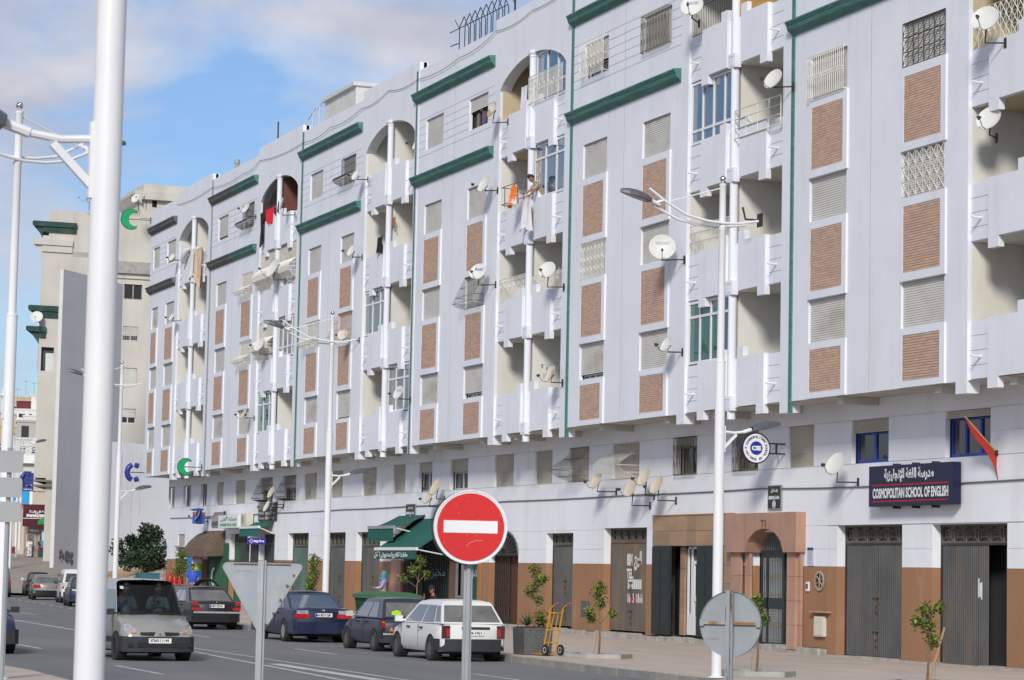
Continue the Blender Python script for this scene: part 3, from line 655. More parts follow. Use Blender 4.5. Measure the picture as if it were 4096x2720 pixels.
# ---------------------------------------------------------------- ground floors of the terrace
LINES = [5.87, 5.34, 4.81, 3.335, 2.76]
WSC = 2.34
def corrug(b, u0, u1, z0, z1, y, pitch=0.09, d=0.018):
    n = max(2, round((u1-u0)/pitch)); p = (u1-u0)/n
    for i in range(n):
        a = u0+p*i; xs = [a, a+p*.3, a+p*.45, a+p*.85, a+p]; yy = [y, y, y-d, y-d, y]
        for q in range(4): b.quad((xs[q], yy[q], z0), (xs[q+1], yy[q+1], z0), (xs[q+1], yy[q+1], z1), (xs[q], yy[q], z1))
def transom(root, u0, u1, z0, z1, y, kind, m):
    b = MB(); r = 0.014
    b.box(u0, u1, y-.02, y+.02, z0, z0+.04); b.box(u0, u1, y-.02, y+.02, z1-.04, z1)
    n = max(3, round((u1-u0)/0.52)); p = (u1-u0)/n
    for i in range(n):
        a, c = u0+p*i, u0+p*(i+1); k = p*0.24; zm = (z0+z1)/2; hz = (z1-z0)
        if kind == 'hex':
            b.tube([(a+.02, y, zm), (a+k, y, z1-.04), (c-k, y, z1-.04), (c-.02, y, zm), (c-k, y, z0+.04), (a+k, y, z0+.04), (a+.02, y, zm)], r, 4)
            b.tube([(a+k, y, zm), (c-k, y, zm)], r*.8, 4); b.tube([(a+k, y, z0+.04), (a+k, y, z1-.04)], r*.8, 4); b.tube([(c-k, y, z0+.04), (c-k, y, z1-.04)], r*.8, 4)
        else:
            b.tube([(a+.02, y, z1-.04), (a+k, y, z1-.1*hz-.08), (c-k, y, z1-.1*hz-.08), (c-.02, y, z1-.04)], r, 4)
            b.tube([(a+k, y, z1-.1*hz-.08), (a+k, y, z0+.3*hz), (c-k, y, z0+.3*hz), (c-k, y, z1-.1*hz-.08)], r*.8, 4)
            b.tube([(a+.04, y, z0+.05), (a+k, y, z0+.3*hz), (c-k, y, z0+.3*hz), (c-.04, y, z0+.05)], r, 4)
        b.tube([(a, y, z0), (a, y, z1)], r, 4)
    t = b.build('transom', m, root)
    MB().quad((u0, y+.03, z0), (u1, y+.03, z0), (u1, y+.03, z1), (u0, y+.03, z1)).build('pane', flat('dusty_transom_glass', (0.035, 0.034, 0.032), 0.3, var=0.4, scale=2), t)
    return t
def shop_door(root, u0, u1, z0, z1, y, m, zt=2.92, kind='hex', leaves=2, bolts=True, gap=None):
    d = MB(); d.box(u0-.0, u0+.04, y-.03, y+.03, z0, z1); d.box(u1-.04, u1, y-.03, y+.03, z0, z1); d.box(u0+.04, u1-.04, y-.03, y+.03, zt-.05, zt-.001)
    dr = d.build('shop_door', M_RUST if m is M_DOORR else M_DOORK, root)
    t = transom(dr, u0+.04, u1-.04, zt, z1, y, kind, flat('transom_iron', (0.13, 0.115, 0.09), 0.6, var=0.2))
    w = (u1-u0-.08)/leaves
    for i in range(leaves):
        a = u0+.04+w*i; c = a+w
        if gap and i == gap[0]: c = gap[1]
        l = MB(); corrug(l, a+.006, c-.006, z0+.02, zt-.05, y); l.build('door_leaf', m, dr)
    if gap:
        l = MB(); corrug(l, gap[2], u1-.04, z0+.02, zt-.05, y); l.build('door_leaf', m, dr)
        MB().box(gap[1]-1.2, gap[2]+.3, y+.62, y+.64, z0, zt).build('room', flat('painted_room_shade', (.05, .05, .052)), dr)  # dark sheet behind the door gap, the room's dimness painted in its colour
    if bolts:
        um = u0+.04+w
        for z in (z0+.62, z0+1.42):
            q = MB(); q.tube([(um-.14, y-.05, z), (um+.12, y-.05, z)], .018, 5); q.tube([(um-.03, y-.05, z), (um-.03, y-.06, z-.3), (um+.09, y-.06, z-.36)], .012, 5); q.box(um-.06, um+.02, y-.06, y-.03, z-.2, z-.12)
            q.build('door_bolt', M_RUST, dr)
    return dr
def ground_floor(k, xa, xb, holes, mezz, zb0=0.2):
    """holes: (x0, x1, z0, z1) world; mezz: (x0, x1, window arguments)"""
    root = RT[k]; X0 = root.location.x; yg = YG-YF
    hs = [(h[0]-X0, h[1]-X0, h[2], h[3], 0.25) for h in holes] + [(m_[0]-X0, m_[1]-X0, 4.82, 5.86, 0.12) for m_ in mezz]
    b = MB(); wall(b, xa-X0, xb-X0, WSC, 6.35, yg, hs, 0.25, LINES, 0.012, 0.022)
    b.box(xa-X0, xb-X0, yg+0.9, yg+1.0, zb0, 6.34)
    b.build('ground_floor_wall', M_WALLG, root)
    cuts = [xa]+[v for h in sorted(holes) if h[2] < WSC for v in (h[0], h[1])]+[xb]
    for i in range(0, len(cuts), 2):      # one painted dado between each pair of openings
        if cuts[i+1]-cuts[i] > 0.02:
            b = MB(); b.box(cuts[i]-X0, cuts[i+1]-X0, yg-0.004, yg+0.25, zb0+0.14, WSC-0.001); b.build('wainscot', M_BROWN, root)
    b = MB(); x = xa
    while x < xb:
        w = min(random.uniform(0.9, 2.2), xb-x)
        b.box(x-X0, x+w-X0-0.01, yg-random.uniform(.06, .14), yg+.3, 0.0, zb0+0.14+random.uniform(-.03, .02)); x += w
    b.build('plinth', M_PLINTH, root)
    for m_ in mezz:
        window(root, m_[0]-X0, m_[1]-X0, 4.82, 5.86, yg, **m_[2])
    return root
T = lambda drop=1.0, gr=None, frame='tan', **kk: dict(drop=drop, gr=gr, frame=frame, shut=M_SHUTB, **kk)
M_BACK = flat('pale_inner_wall', (0.34, 0.33, 0.31))
g5 = ground_floor(5, -57.73, -43.07, [(-57.24, -54.03, .20, 3.335), (-52.64, -49.42, .16, 3.32)],
    [(-56.55, -54.71, T(0.30, frame='blue', panes=2, recess=.06)), (-52.08, -50.13, T(0.16, frame='blue', panes=3, recess=.06)), (-47.2, -45.3, T())], 0.06)
g4 = ground_floor(4, -72.39, -57.73, [(-71.93, -68.78, .39, 3.39), (-68.0, -63.2, .38, 2.86), (-62.0, -59.2, .24, 3.2)],
    [(-59.93, -58.53, T()), (-63.02, -61.66, T(0.6, 'olive_flat' if 0 else 'bars_olive', glass=M_GLASSD)), (-66.81, -65.46, T(0.25, 'bars_olive')), (-71.34, -69.4, T(1.0, 'white_curve'))], 0.2)
g3 = ground_floor(3, -82.2, -72.39, [(-81.7, -79.0, .3, 2.62), (-76.58, -74.35, .40, 3.27)],
    [(-74.72, -73.2, T(1.0, 'olive_curve')), (-77.66, -76.19, T()), (-81.35, -79.57, T())], 0.2)
g2 = ground_floor(2, -101.45, -82.2, [(-100.6, -97.83, .35, 3.45), (-96.39, -93.46, .35, 3.44), (-90.78, -82.45, .3, 3.3)],
    [(-85.76, -83.95, T(0.42, shut=None) if 0 else T(0.42, frame='white')), (-89.14, -87.69, T(0.34, frame='white')), (-92.06, -90.67, T()), (-95.83, -94.08, T()), (-100.04, -98.39, T())], 0.25)
g1 = ground_floor(1, -116.15, -101.45, [(-115.4, -112.4, .35, 3.5), (-110.35, -107.98, .35, 3.46), (-105.92, -102.9, .35, 3.46)],
    [(-103.74, -101.95, T()), (-106.77, -104.94, T(0.5, 'black_basket')), (-110.4, -108.54, T(0.5, 'black_basket')), (-114.82, -113.04, T())], 0.3)
g0 = ground_floor(0, -127.6, -116.15, [(-120.4, -117.2, .35, 2.6), (-125.35, -124.0, .4, 3.53)],
    [(-118.12, -116.87, T()), (-121.09, -119.92, T(0.04, frame='white', panes=1, glass=M_GLASSGR)), (-124.55, -123.0, T(0.04, frame='white', glass=M_GLASSGR)), (-127.6, -126.34, T(0.04, frame='white', panes=1, glass=M_GLASSGR))], 0.3)
yg = YG-YF
def loc(k, x): return x-RT[k].location.x
yd = yg+0.25
# steel doors
d = shop_door(g5, loc(5, -57.24)+.0, loc(5, -54.03), .2, 3.33, yd, M_DOORG, 2.92, 'tray', 2)
d = shop_door(g5, loc(5, -52.64), loc(5, -49.42), .16, 3.315, yd, M_DOORG, 2.90, 'tray', 2, bolts=False, gap=(1, loc(5, -50.58), loc(5, -49.85)))
for q, (dx, dz, h) in enumerate([(0, 0, .42), (.07, -.04, .3), (.12, -.06, .38)]):
    MB().box(loc(5, -51.0)+dx, loc(5, -51.0)+dx+.05, yd-.024, yd-.02, 1.9+dz-h/2, 1.9+dz+h/2).build('torn_sticker', M_WHITE, d)
d = shop_door(g4, loc(4, -71.93), loc(4, -68.78), .39, 3.385, yd, M_DOORR, 3.0, 'hex', 2)
GR_W = flat('white_brush_paint', (0.66, 0.65, 0.62), 0.8); GR_R = flat('red_brush_paint', (0.50, 0.03, 0.04), 0.8)
gx0 = loc(4, -70.62)
text(arabic('للبيع'), GR_W, d, (gx0+.72, yd-.026, 2.44), height=.56, width=.55, bold=.02)
text('85M', GR_W, d, (gx0+.12, yd-.026, 2.47), height=.36, width=.40, bold=.02)
text('TEL.', GR_W, d, (gx0+.16, yd-.026, 2.06), height=.30, width=.50, bold=.015)
for i, ch in enumerate('0000001'): MB().box(gx0+.0+i*.145, gx0+.12+i*.145, yd-.026, yd-.022, 1.62, 1.90).build('painted_over_digit', GR_W, d)
for i, ch in enumerate('06 3 0866'.replace(' ', '6')): text(ch, GR_R if i in (2, 4) else GR_W, d, (gx0+.04+i*.125, yd-.026, 1.36), height=.29, width=.095, bold=.015)
shop_door(g3, loc(3, -76.58), loc(3, -74.35), .4, 3.265, yd, M_DOORG, 2.92, 'hex', 2)
shop_door(g2, loc(2, -96.39), loc(2, -93.46), .35, 3.435, yd, M_DOORG, 2.93, 'hex', 2)
shop_door(g2, loc(2, -100.6), loc(2, -97.83), .35, 3.445, yd, M_DOORG, 2.93, 'hex', 2)
shop_door(g1, loc(1, -105.92), loc(1, -102.9), .35, 3.455, yd, M_DOORT, 2.93, 'hex', 1, bolts=False)
shop_door(g1, loc(1, -110.35), loc(1, -107.98), .35, 3.455, yd, M_DOORK, 3.02, 'hex', 2, bolts=False)
# pharmacy doorway: transom, open green leaf folded left, second leaf, dark leaf folded right
pd = shop_door(g1, loc(1, -115.4), loc(1, -112.4), .35, 3.49, yd, M_GREEND, 3.06, 'hex', 2, bolts=False)
for a, c, m, yy in ((-118.75, -115.5, M_GREEND, yg-.07), (-113.2, -110.5, M_DOORK, yg-.07)):
    l = MB(); corrug(l, loc(1, a), loc(1, c), .4, 3.08, yy, .11, .02); l.box(loc(1, a), loc(1, c), yy+.001, yy+.03, .4, 3.08)
    if m is M_GREEND: l.tube([(loc(1, a)+.2, yy-.03, .5), (loc(1, c)-1.3, yy-.03, 3.0)], .02, 4)
    l.build('folded_door_leaf', m, pd)
for x in (-117.9, -114.3):   # painted white crescents on the green leaves
    c = MB(); n = 16; o_ = []; i_ = []
    for q in range(n+1):
        t = rad(60)+rad(240)*q/n; o_.append((loc(1, x)+.42*math.cos(t)*1.0, .42*math.sin(t))); i_.append((loc(1, x)+.14+.33*math.cos(t)*1.0, .33*math.sin(t)*0.98))
    for q in range(n): c.quad(*[(p[0], (yg-.095 if x < -116 else yd-.03), 1.55+p[1]) for p in (o_[q], o_[q+1], i_[q+1], i_[q])])
    c.build('painted_crescent', M_WHITE, pd)
# left end shop: blue painted jamb, dark doorway, small grey service door
e = MB(); e.box(loc(0, -123.3), loc(0, -120.4), yg-.03, yg-.005, .35, 2.46); e.build('blue_painted_wall', flat('sky_blue_paint', (0.03, 0.20, 0.52), 0.7, dirt=(.12, .3, .5), dirt_amt=.4), g0)
sd = MB().box(loc(0, -120.36), loc(0, -117.24), yd, yd+.04, .35, 2.6).build('shop_door', M_DOORK, g0)
for i in range(5): MB().box(loc(0, -120.2)+i*.6, loc(0, -120.2)+i*.6+.5, yd-.02, yd-.002, .45, 2.5).build('door_leaf', flat('dark_green_leaf', (.02, .035, .03)), sd)
for i in range(3): MB().box(loc(0, -119.2)+i*.5, loc(0, -119.2)+i*.5+.14, yd-.03, yd-.021, .6, 1.7).build('hanging_sheet', flat('grey_sheets', (.4, .4, .38), var=.5, scale=9), sd)
sv = MB(); sv.box(loc(0, -125.34), loc(0, -124.01), yg+.05, yg+.09, .4, 2.9); sv.build('service_door', flat('pale_grey_door', (.30, .30, .29), dirt=(.2, .19, .17), dirt_amt=.5), g0)
sl = MB(); slats(sl, loc(0, -125.34), loc(0, -124.01), 2.98, 3.53, yg+.05); sl.build('shutter', M_SHUTB, g0)
MB().box(loc(0, -125.6), loc(0, -123.8), yg-.12, yg+.05, 2.90, 2.98).build('door_ledge', M_FRAMET, g0)
# arched iron door of bay 3
ad = MB(); n = 14; c0, c1, zs = loc(3, -81.7), loc(3, -79.0), 2.62; cm, hw = (c0+c1)/2, (c1-c0)/2
arch_pts = [(cm+hw*math.cos(PI*i/n), zs+.75*math.sin(PI*i/n)) for i in range(n+1)]
fan = MB(); fan.poly([(x, yg-.012, z) for x, z in arch_pts]); fan.build('fanlight', M_DARK, g3)
for i in range(n+1): ad.tube([(cm+.25*math.cos(PI*i/n), yg-.02, zs+.2*math.sin(PI*i/n)), (arch_pts[i][0], yg-.02, arch_pts[i][1])], .014, 4)
ad.tube([(x, yg-.02, z) for x, z in arch_pts], .03, 5); ad.box(c0, c1, yd-.03, yd, zs-.06, zs); ad.build('fanlight_grille', flat('grey_iron_paint', (.10, .10, .095), .5), g3)
MB().box(c0, c1, yd+.02, yd+.04, .3, zs-.06).build('entrance_room', flat('red_brown_inner_wall', (.085, .032, .016), .8), g3)
il = MB()
for a, c in ((c0, c0+1.35), (c1-.28, c1)):
    for i in range(9 if c-a > 1 else 3): u = a+(c-a)*i/(8 if c-a > 1 else 2); il.tube([(u, yd-.03, .32), (u, yd-.03, zs-.08)], .016, 4)
    for z in (.45, 1.0, 1.5, 2.1, zs-.1): il.tube([(a, yd-.03, z), (c, yd-.03, z)], .014, 4)
    il.box(a, a+.06, yd-.05, yd-.01, .32, zs-.07); il.box(c-.06, c, yd-.05, yd-.01, .32, zs-.07)
il.build('iron_door_leaf', M_IRON, g3)
# brown stone shop front and pink arched portal of bay 4
def panels(root, x0, x1, y, z0, z1, nx, nz, m, name, th=0.03):
    for i in range(nx):
        for j in range(nz):
            a, c = x0+(x1-x0)*i/nx, x0+(x1-x0)*(i+1)/nx; e, g = z0+(z1-z0)*j/nz, z0+(z1-z0)*(j+1)/nz
            MB().box(a+.004, c-.004, y-th+random.uniform(-.002, .002), y+.02, e+.004, g-.004).build(name, m, root)
yp = yg-.03
panels(g4, loc(4, -68.26), loc(4, -63.0), yp, 2.86, 3.68, 9, 2, M_STONE, 'stone_panel')
panels(g4, loc(4, -68.26), loc(4, -67.98), yp, .42, 2.85, 1, 5, M_STONE, 'stone_panel')
panels(g4, loc(4, -63.55), loc(4, -63.02), yp, .36, 2.85, 1, 5, M_STONE, 'stone_panel')
MB().box(loc(4, -68.3), loc(4, -62.98), yg-.075, yg+.02, 3.69, 3.725).build('stone_coping', flat('orange_coping', (.36, .21, .10)), g4)
# shop opening: green wooden shutters, inner stone jamb, white door
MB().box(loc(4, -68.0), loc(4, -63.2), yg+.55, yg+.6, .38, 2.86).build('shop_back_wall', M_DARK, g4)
M_WSH = flat('dark_green_shutter', (0.018, 0.026, 0.025), 0.5)
for a, c, yy in ((-68.13, -66.86, yg-.12), (-65.17, -63.95, yg-.10)):
    s_ = MB(); s_.box(loc(4, a), loc(4, c), yy, yy+.04, .40, 2.85); sh = s_.build('wooden_shutter', M_WSH, g4)
    w2 = (loc(4, c)-loc(4, a))/2
    for i in range(2):
        for z0_, z1_ in ((.5, 1.42), (1.5, 1.86), (1.92, 2.3), (2.36, 2.78)):
            MB().box(loc(4, a)+w2*i+.06, loc(4, a)+w2*(i+1)-.06, yy-.012, yy-.001, z0_, z1_).build('shutter_panel', M_WSH, sh)
panels(g4, loc(4, -66.75), loc(4, -66.42), yg+.16, .4, 2.84, 1, 4, M_STONE, 'stone_panel')
wd = MB(); x0_, x1_ = loc(4, -66.42), loc(4, -64.9); yw = yg+.2
for (a, c, e, g) in ((x0_, x0_+.07, .42, 2.84), (x0_+.26, x0_+.33, .42, 2.84), (x0_+.33, x1_, 2.36, 2.45), (x0_+.07, x0_+.26, .42, 1.0), (x0_, x1_, 2.78, 2.84), (x0_+.33, x0_+.45, .42, 2.36), (x0_+.45, x1_, .42, .95), (x0_+.45, x1_, 1.34, 1.42), (x1_-.1, x1_, .42, 2.36)): wd.box(a, c, yw, yw+.05, e, g)
wd.add([(x0_+.45, yw, 1.42), (x0_+.55, yw, 1.42), (x1_-.1, yw, 1.95), (x1_-.1, yw, 1.84+.0)], [(0, 1, 3, 2)])
dw = wd.build('glazed_door', M_ALU, g4)
MB().quad((x0_, yw+.06, .42), (x1_, yw+.06, .42), (x1_, yw+.06, 2.84), (x0_, yw+.06, 2.84)).build('pane', M_GLASSD, dw)
MB().quad((x0_+.46, yw+.03, .96), (x1_-.1, yw+.03, .96), (x1_-.1, yw+.03, 1.34), (x0_+.46, yw+.03, 1.34)).build('pane', flat('frosted_pane', (.33, .36, .35), .4), dw)
# portal numbered 73
px0, px1 = loc(4, -63.0), loc(4, -58.92); yf_ = yg-.28
pm = MB(); ac, aw, az0 = loc(4, -60.72), 1.10, 2.68
npt = 16; ap = []
for i in range(npt+1):
    t = i/npt*2-1; ap.append((ac+aw*t, az0+.60*(1-abs(t)**2.2)**0.62))
for (a, c) in zip(ap[:-1], ap[1:]):
    pm.quad((a[0], yf_, a[1]), (c[0], yf_, c[1]), (c[0], yf_, 3.69), (a[0], yf_, 3.69)); pm.quad((a[0], yf_, a[1]), (a[0], yg+.25, a[1]), (c[0], yg+.25, c[1]), (c[0], yf_, c[1]))
pm.box(px0, ac-aw, yf_, yg+.02, az0, 3.69); pm.box(ac+aw, px1, yf_, yg+.02, az0, 3.69); pm.box(ac-aw+.001, ac+aw-.001, yf_+.001, yg+.02, 3.6, 3.689)
po = pm.build('portal_arch', M_PINK, g4)
text('73', flat('brown_numeral', (.09, .05, .025)), po, (ac-.02, yf_-.004, 3.37), height=.27, width=.30, bold=.0)
for a, c, d0 in ((-62.9, -62.3, .16), (-62.15, -61.86, .0), (-59.62, -59.14, .16), (-59.14, -58.98, .0)):
    panels(g4, loc(4, a), loc(4, c), yg-.05-d0*.4, .26, az0, 1, 4, M_PINK, 'pillar_stone', .05)
MB().box(loc(4, -62.3), loc(4, -62.15), yg, yg+.03, .3, az0).build('dark_joint', M_TEALD, g4)
MB().box(loc(4, -63.1), loc(4, -62.75), yg+.1, yg+.14, 1.8, 2.84).build('side_grille', M_TEALD, g4)
ir = MB(); ir.box(loc(4, -62.0), loc(4, -59.2), yg+.8, yg+.84, .26, 3.2); ir.build('stairwell_back_wall', flat('stairwell_paint', (.20, .19, .16), var=.15), g4)
MB().box(loc(4, -62.0), loc(4, -59.2), yg+.78, yg+.799, .26, 1.55).build('stairwell_dado', flat('stairwell_dado', (.105, .085, .05)), g4)
dl = MB(); a_, c_ = loc(4, -61.78), loc(4, -60.42); ydp = yg+.17
for (a, c, e, g) in ((a_, a_+.09, .28, 2.66), (c_-.1, c_, .28, 2.66), (a_+.09, c_-.1, .28, .38), (a_+.09, c_-.1, 1.24, 1.52), (a_+.09, c_-.1, 2.56, 2.66), (a_+.36, a_+.43, .38, 2.56)): dl.box(a, c, ydp, ydp+.05, e, g)
dl.box(loc(4, -59.82), loc(4, -59.66), ydp, ydp+.05, .28, 2.66); dl.box(a_, loc(4, -59.66), ydp+.002, ydp+.048, 2.661, 2.74)
dlo = dl.build('entrance_door', M_TEALD, g4)
bb = MB(); gg = MB()
xs_ = [a_+.15+.1*i for i in range(2)]+[a_+.5+.095*i for i in range(8)]
for x in xs_:
    bb.tube([(x, ydp+.02, .38), (x, ydp+.02, 1.24)], .016, 5); bb.tube([(x, ydp+.02, 1.52), (x, ydp+.02, 2.56)], .016, 5)
    for z in (.44, .78, .83, .88, 1.18, 1.58, 1.62, 2.0, 2.06, 2.12, 2.48): gg.lathe([(0.0, -.022), (.026, 0), (.0, .022)], 6, (x, ydp+.02, z))
for i in range(20):
    x = ac-aw*.92+aw*1.84*i/19; t = (x-ac)/aw; zt = az0+.60*(1-abs(t)**2.2)**0.62
    bb.tube([(x, ydp+.02, 2.74), (x, ydp+.02, zt)], .015, 5)
    if zt > 2.95: gg.lathe([(0.0, -.03), (.028, 0), (.0, .03)], 6, (x, ydp+.02, min(zt-.1, 2.98+.08*(1-t*t))))
bb.build('door_bars', flat('grey_iron_bars', (.20, .22, .23), .45), dlo); gg.build('brass_bead', M_GOLD, dlo, kind='stuff')
# small fittings on the ground-floor wall
b = MB(); b.box(loc(4, -58.26), loc(4, -57.76), yg-.09, yg, .62, 1.11); b.box(loc(4, -58.22), loc(4, -57.80), yg-.10, yg-.089, .65, 1.08); mb_ = b.build('meter_box', flat('cream_meter_box', (.62, .59, .50)), g4)
MB().box(loc(4, -58.45), loc(4, -57.5), yg-.14, yg, 1.2, 1.24).build('meter_canopy', M_PINK, g4)
v = MB(); cxv = loc(4, -58.1)
v.lathe([(.19, 0), (.25, 0), (.25, .025), (.19, .025)], 20, (cxv, yg-.02, 1.98), Matrix.Rotation(PI/2, 3, 'X'))
for a in range(3): t = a*PI/3+.4; v.tube([(cxv-.2*math.cos(t), yg-.025, 1.98-.2*math.sin(t)), (cxv+.2*math.cos(t), yg-.025, 1.98+.2*math.sin(t))], .016, 4)
v.build('round_vent', flat('vent_plaster', (.36, .31, .24)), g4); MB().lathe([(.0, 0), (.2, 0)], 20, (cxv, yg-.008, 1.98), Matrix.Rotation(PI/2, 3, 'X')).build('vent_hole', M_DARK, g4)
MB().box(loc(3, -73.58), loc(3, -72.92), yg-.03, yg-.0045, .76, 1.22).build('cable_hatch', flat('grey_hatch', (.10, .105, .11)), g3)
b = MB(); b.box(loc(4, -58.80), loc(4, -58.66), yg-.05, yg-.005, 1.72, 1.95); ic = b.build('intercom', M_ALU, g4); MB().box(loc(4, -58.78), loc(4, -58.68), yg-.056, yg-.051, 1.78, 1.90).build('speaker', flat('dark_grey_plastic', (.08, .085, .10)), ic)
# notice board beside the portal
nt = thing('notice', 'narrow blue headed notice board on the white wall right of the pink portal', 'notice', (-58.60, YG, 2.58))
MB().box(-.17, .17, -.03, -.002, -.23, .23).build('board', flat('pale_notice', (.50, .54, .62)), nt); MB().box(-.16, .16, -.034, -.0301, .155, .22).build('header', flat('navy_notice_header', (.04, .05, .22)), nt)
for i in range(7): MB().box(-.12, .12-.03*(i % 3), -.034, -.0301, .11-.045*i, .12-.045*i).build('print_line', flat('notice_print', (.22, .26, .38)), nt)
# cafe interior under the awning: pillar, folding gates, inner pier, aluminium door, stairs
MB().box(loc(2, -91.95), loc(2, -90.8), yg-.06, yg+.02, .3, 2.4).build('pink_pillar', M_PINK, g2)
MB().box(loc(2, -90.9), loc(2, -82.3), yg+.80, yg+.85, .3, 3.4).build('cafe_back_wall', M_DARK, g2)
MB().box(loc(2, -86.35), loc(2, -85.6), yg+.24, yg+.30, .3, 3.3).build('inner_pier', flat('dark_brown_pier', (.16, .09, .055)), g2)
ig = MB()
for i in range(10): u = loc(2, -90.7)+i*.125; ig.tube([(u, yg+.05, .35), (u, yg+.05, 3.2)], .016, 4)
for z in (.4, 1.1, 1.3, 1.9, 2.1, 2.7, 3.15): ig.tube([(loc(2, -90.75), yg+.05, z), (loc(2, -89.5), yg+.05, z)], .02, 4)
ig.build('folding_gate', M_TEALD, g2)
fg = MB(); 
for i in range(16): u = loc(2, -89.35)+i*.19; fg.box(u, u+.05, yg+.3, yg+.34, .3, 3.2)
fg.build('slatted_gate', flat('black_green_gate', (.014, .022, .022), .5), g2)
text(arabic('مخبز'), flat('pale_blue_print', (.20, .34, .40)), g2, (loc(2, -87.6), yg+.28, 1.92), width=1.5, height=.34)
al = MB(); a = loc(2, -85.6)
for (q, w_, e, g) in ((a, a+.1, .3, 3.2), (a+.55, a+.65, .3, 3.2), (a+.1, a+.55, 1.1, 1.2), (a+.1, a+.55, 2.6, 2.7)): al.box(q, w_, yg+.22, yg+.28, e, g)
al.build('aluminium_door', flat('dull_aluminium', (.30, .31, .32), .4, metal=.4), g2)
for i in range(9): MB().box(loc(2, -84.9), loc(2, -83.7), yg+.55-.02*i, yg+.6-.02*i+.1, .5+.17*i, .55+.17*i).build('stair_tread', flat('brown_wood_tread', (.13, .075, .03)), g2)
dg = MB(); corrug(dg, loc(2, -83.7), loc(2, -82.75), .35, 3.1, yg+.12, .12); dg.build('green_gate_leaf', flat('deep_green_gate', (.012, .05, .042), .5), g2)
text(arabic('الامل'), flat('white_print', (.55, .65, .68)), g2, (loc(2, -83.35), yg+.09, 1.95), width=.62, height=.32)
MB().box(loc(2, -82.75), loc(2, -82.45), yg-.03, yg+.03, .3, 2.4).build('orange_pillar', flat('orange_brown_paint', (.37, .165, .065)), g2)
# cables strung along the wall and the parapet
def cable(name, label, pts, r, sag=0.0, m=None):
    b = MB(); P = []
    for p, q in zip(pts[:-1], pts[1:]):
        for i in range(8): t = i/8; P.append((p[0]+(q[0]-p[0])*t, p[1]+(q[1]-p[1])*t, p[2]+(q[2]-p[2])*t-sag*4*t*(1-t)))
    P.append(pts[-1]); b.tube(P, r, 4); o = b.build(name, m or flat('grey_cable', (.17, .17, .18))); tag(o, label, 'cable'); return o
cable('cable', 'grey cable bundle running along the ground floor wall above the shop doors', [(x, YG-.03, 4.33-(.08 if x > -60 else 0)) for x in (-127, -116, -108, -98, -90, -80, -70, -61.4, -55, -48)], .018, .02)
cable('cable', 'thin cable looping along the top of the white parapets', [(-122.9, YF-.06, 19.3), (-116.2, YF-.06, 19.25), (-110.5, YF-.06, 19.15), (-107.9, YF-.06, 19.35), (-101.3, YF-.06, 19.15), (-97.5, YF-.06, 19.2), (-93.5, YF-.06, 19.3), (-90.2, YF-.06, 19.45), (-86.9, YF-.06, 19.3), (-82.5, YF-.06, 19.3), (-79, YF-.06, 19.55), (-75.7, YF-.06, 19.6), (-72, YF-.06, 19.8)], .012, .12)
for k in range(6):
    r_ = RT[k]; u = 4.06
    if k > 0: MB().box(u-.008, u+.008, -.006, .004, 6.4, 19.6).build('settlement_crack', flat('crack_grey', (.40, .39, .38)), r_)
# ---------------------------------------------------------------- street lamps
def lum_shape():
    """cobra-head lantern, length along local -y from its neck at the origin"""
    b = MB(); n = 12; L = 0.62
    rings = []
    for t in (0, .08, .25, .5, .75, .92, 1):
        w = 0.135*math.sin(PI*min(1, .18+.82*t)**0.85)**0.7 if t < 1 else 0.02; h = 0.11*math.sin(PI*min(1, .12+.80*t))**.8
        rings.append([(w*math.cos(PI*k/n), -L*t, h*math.sin(PI*k/n)) for k in range(n+1)])
    for r, q in zip(rings[:-1], rings[1:]):
        for k in range(n): b.quad(r[k], r[k+1], q[k+1], q[k])
    e = [r[0] for r in rings]+[r[-1] for r in reversed(rings)]
    low = [(x*1.03, y, z-.035) for x, y, z in e]
    for i in range(len(e)): j = (i+1) % len(e); b.quad(e[i], e[j], low[j], low[i])
    lens = [(x*.80, -.08+(y+.0)*.84, -.037) for x, y, z in e]
    b.poly([(x, y, z-.034) for x, y, z in e])
    return b, lens
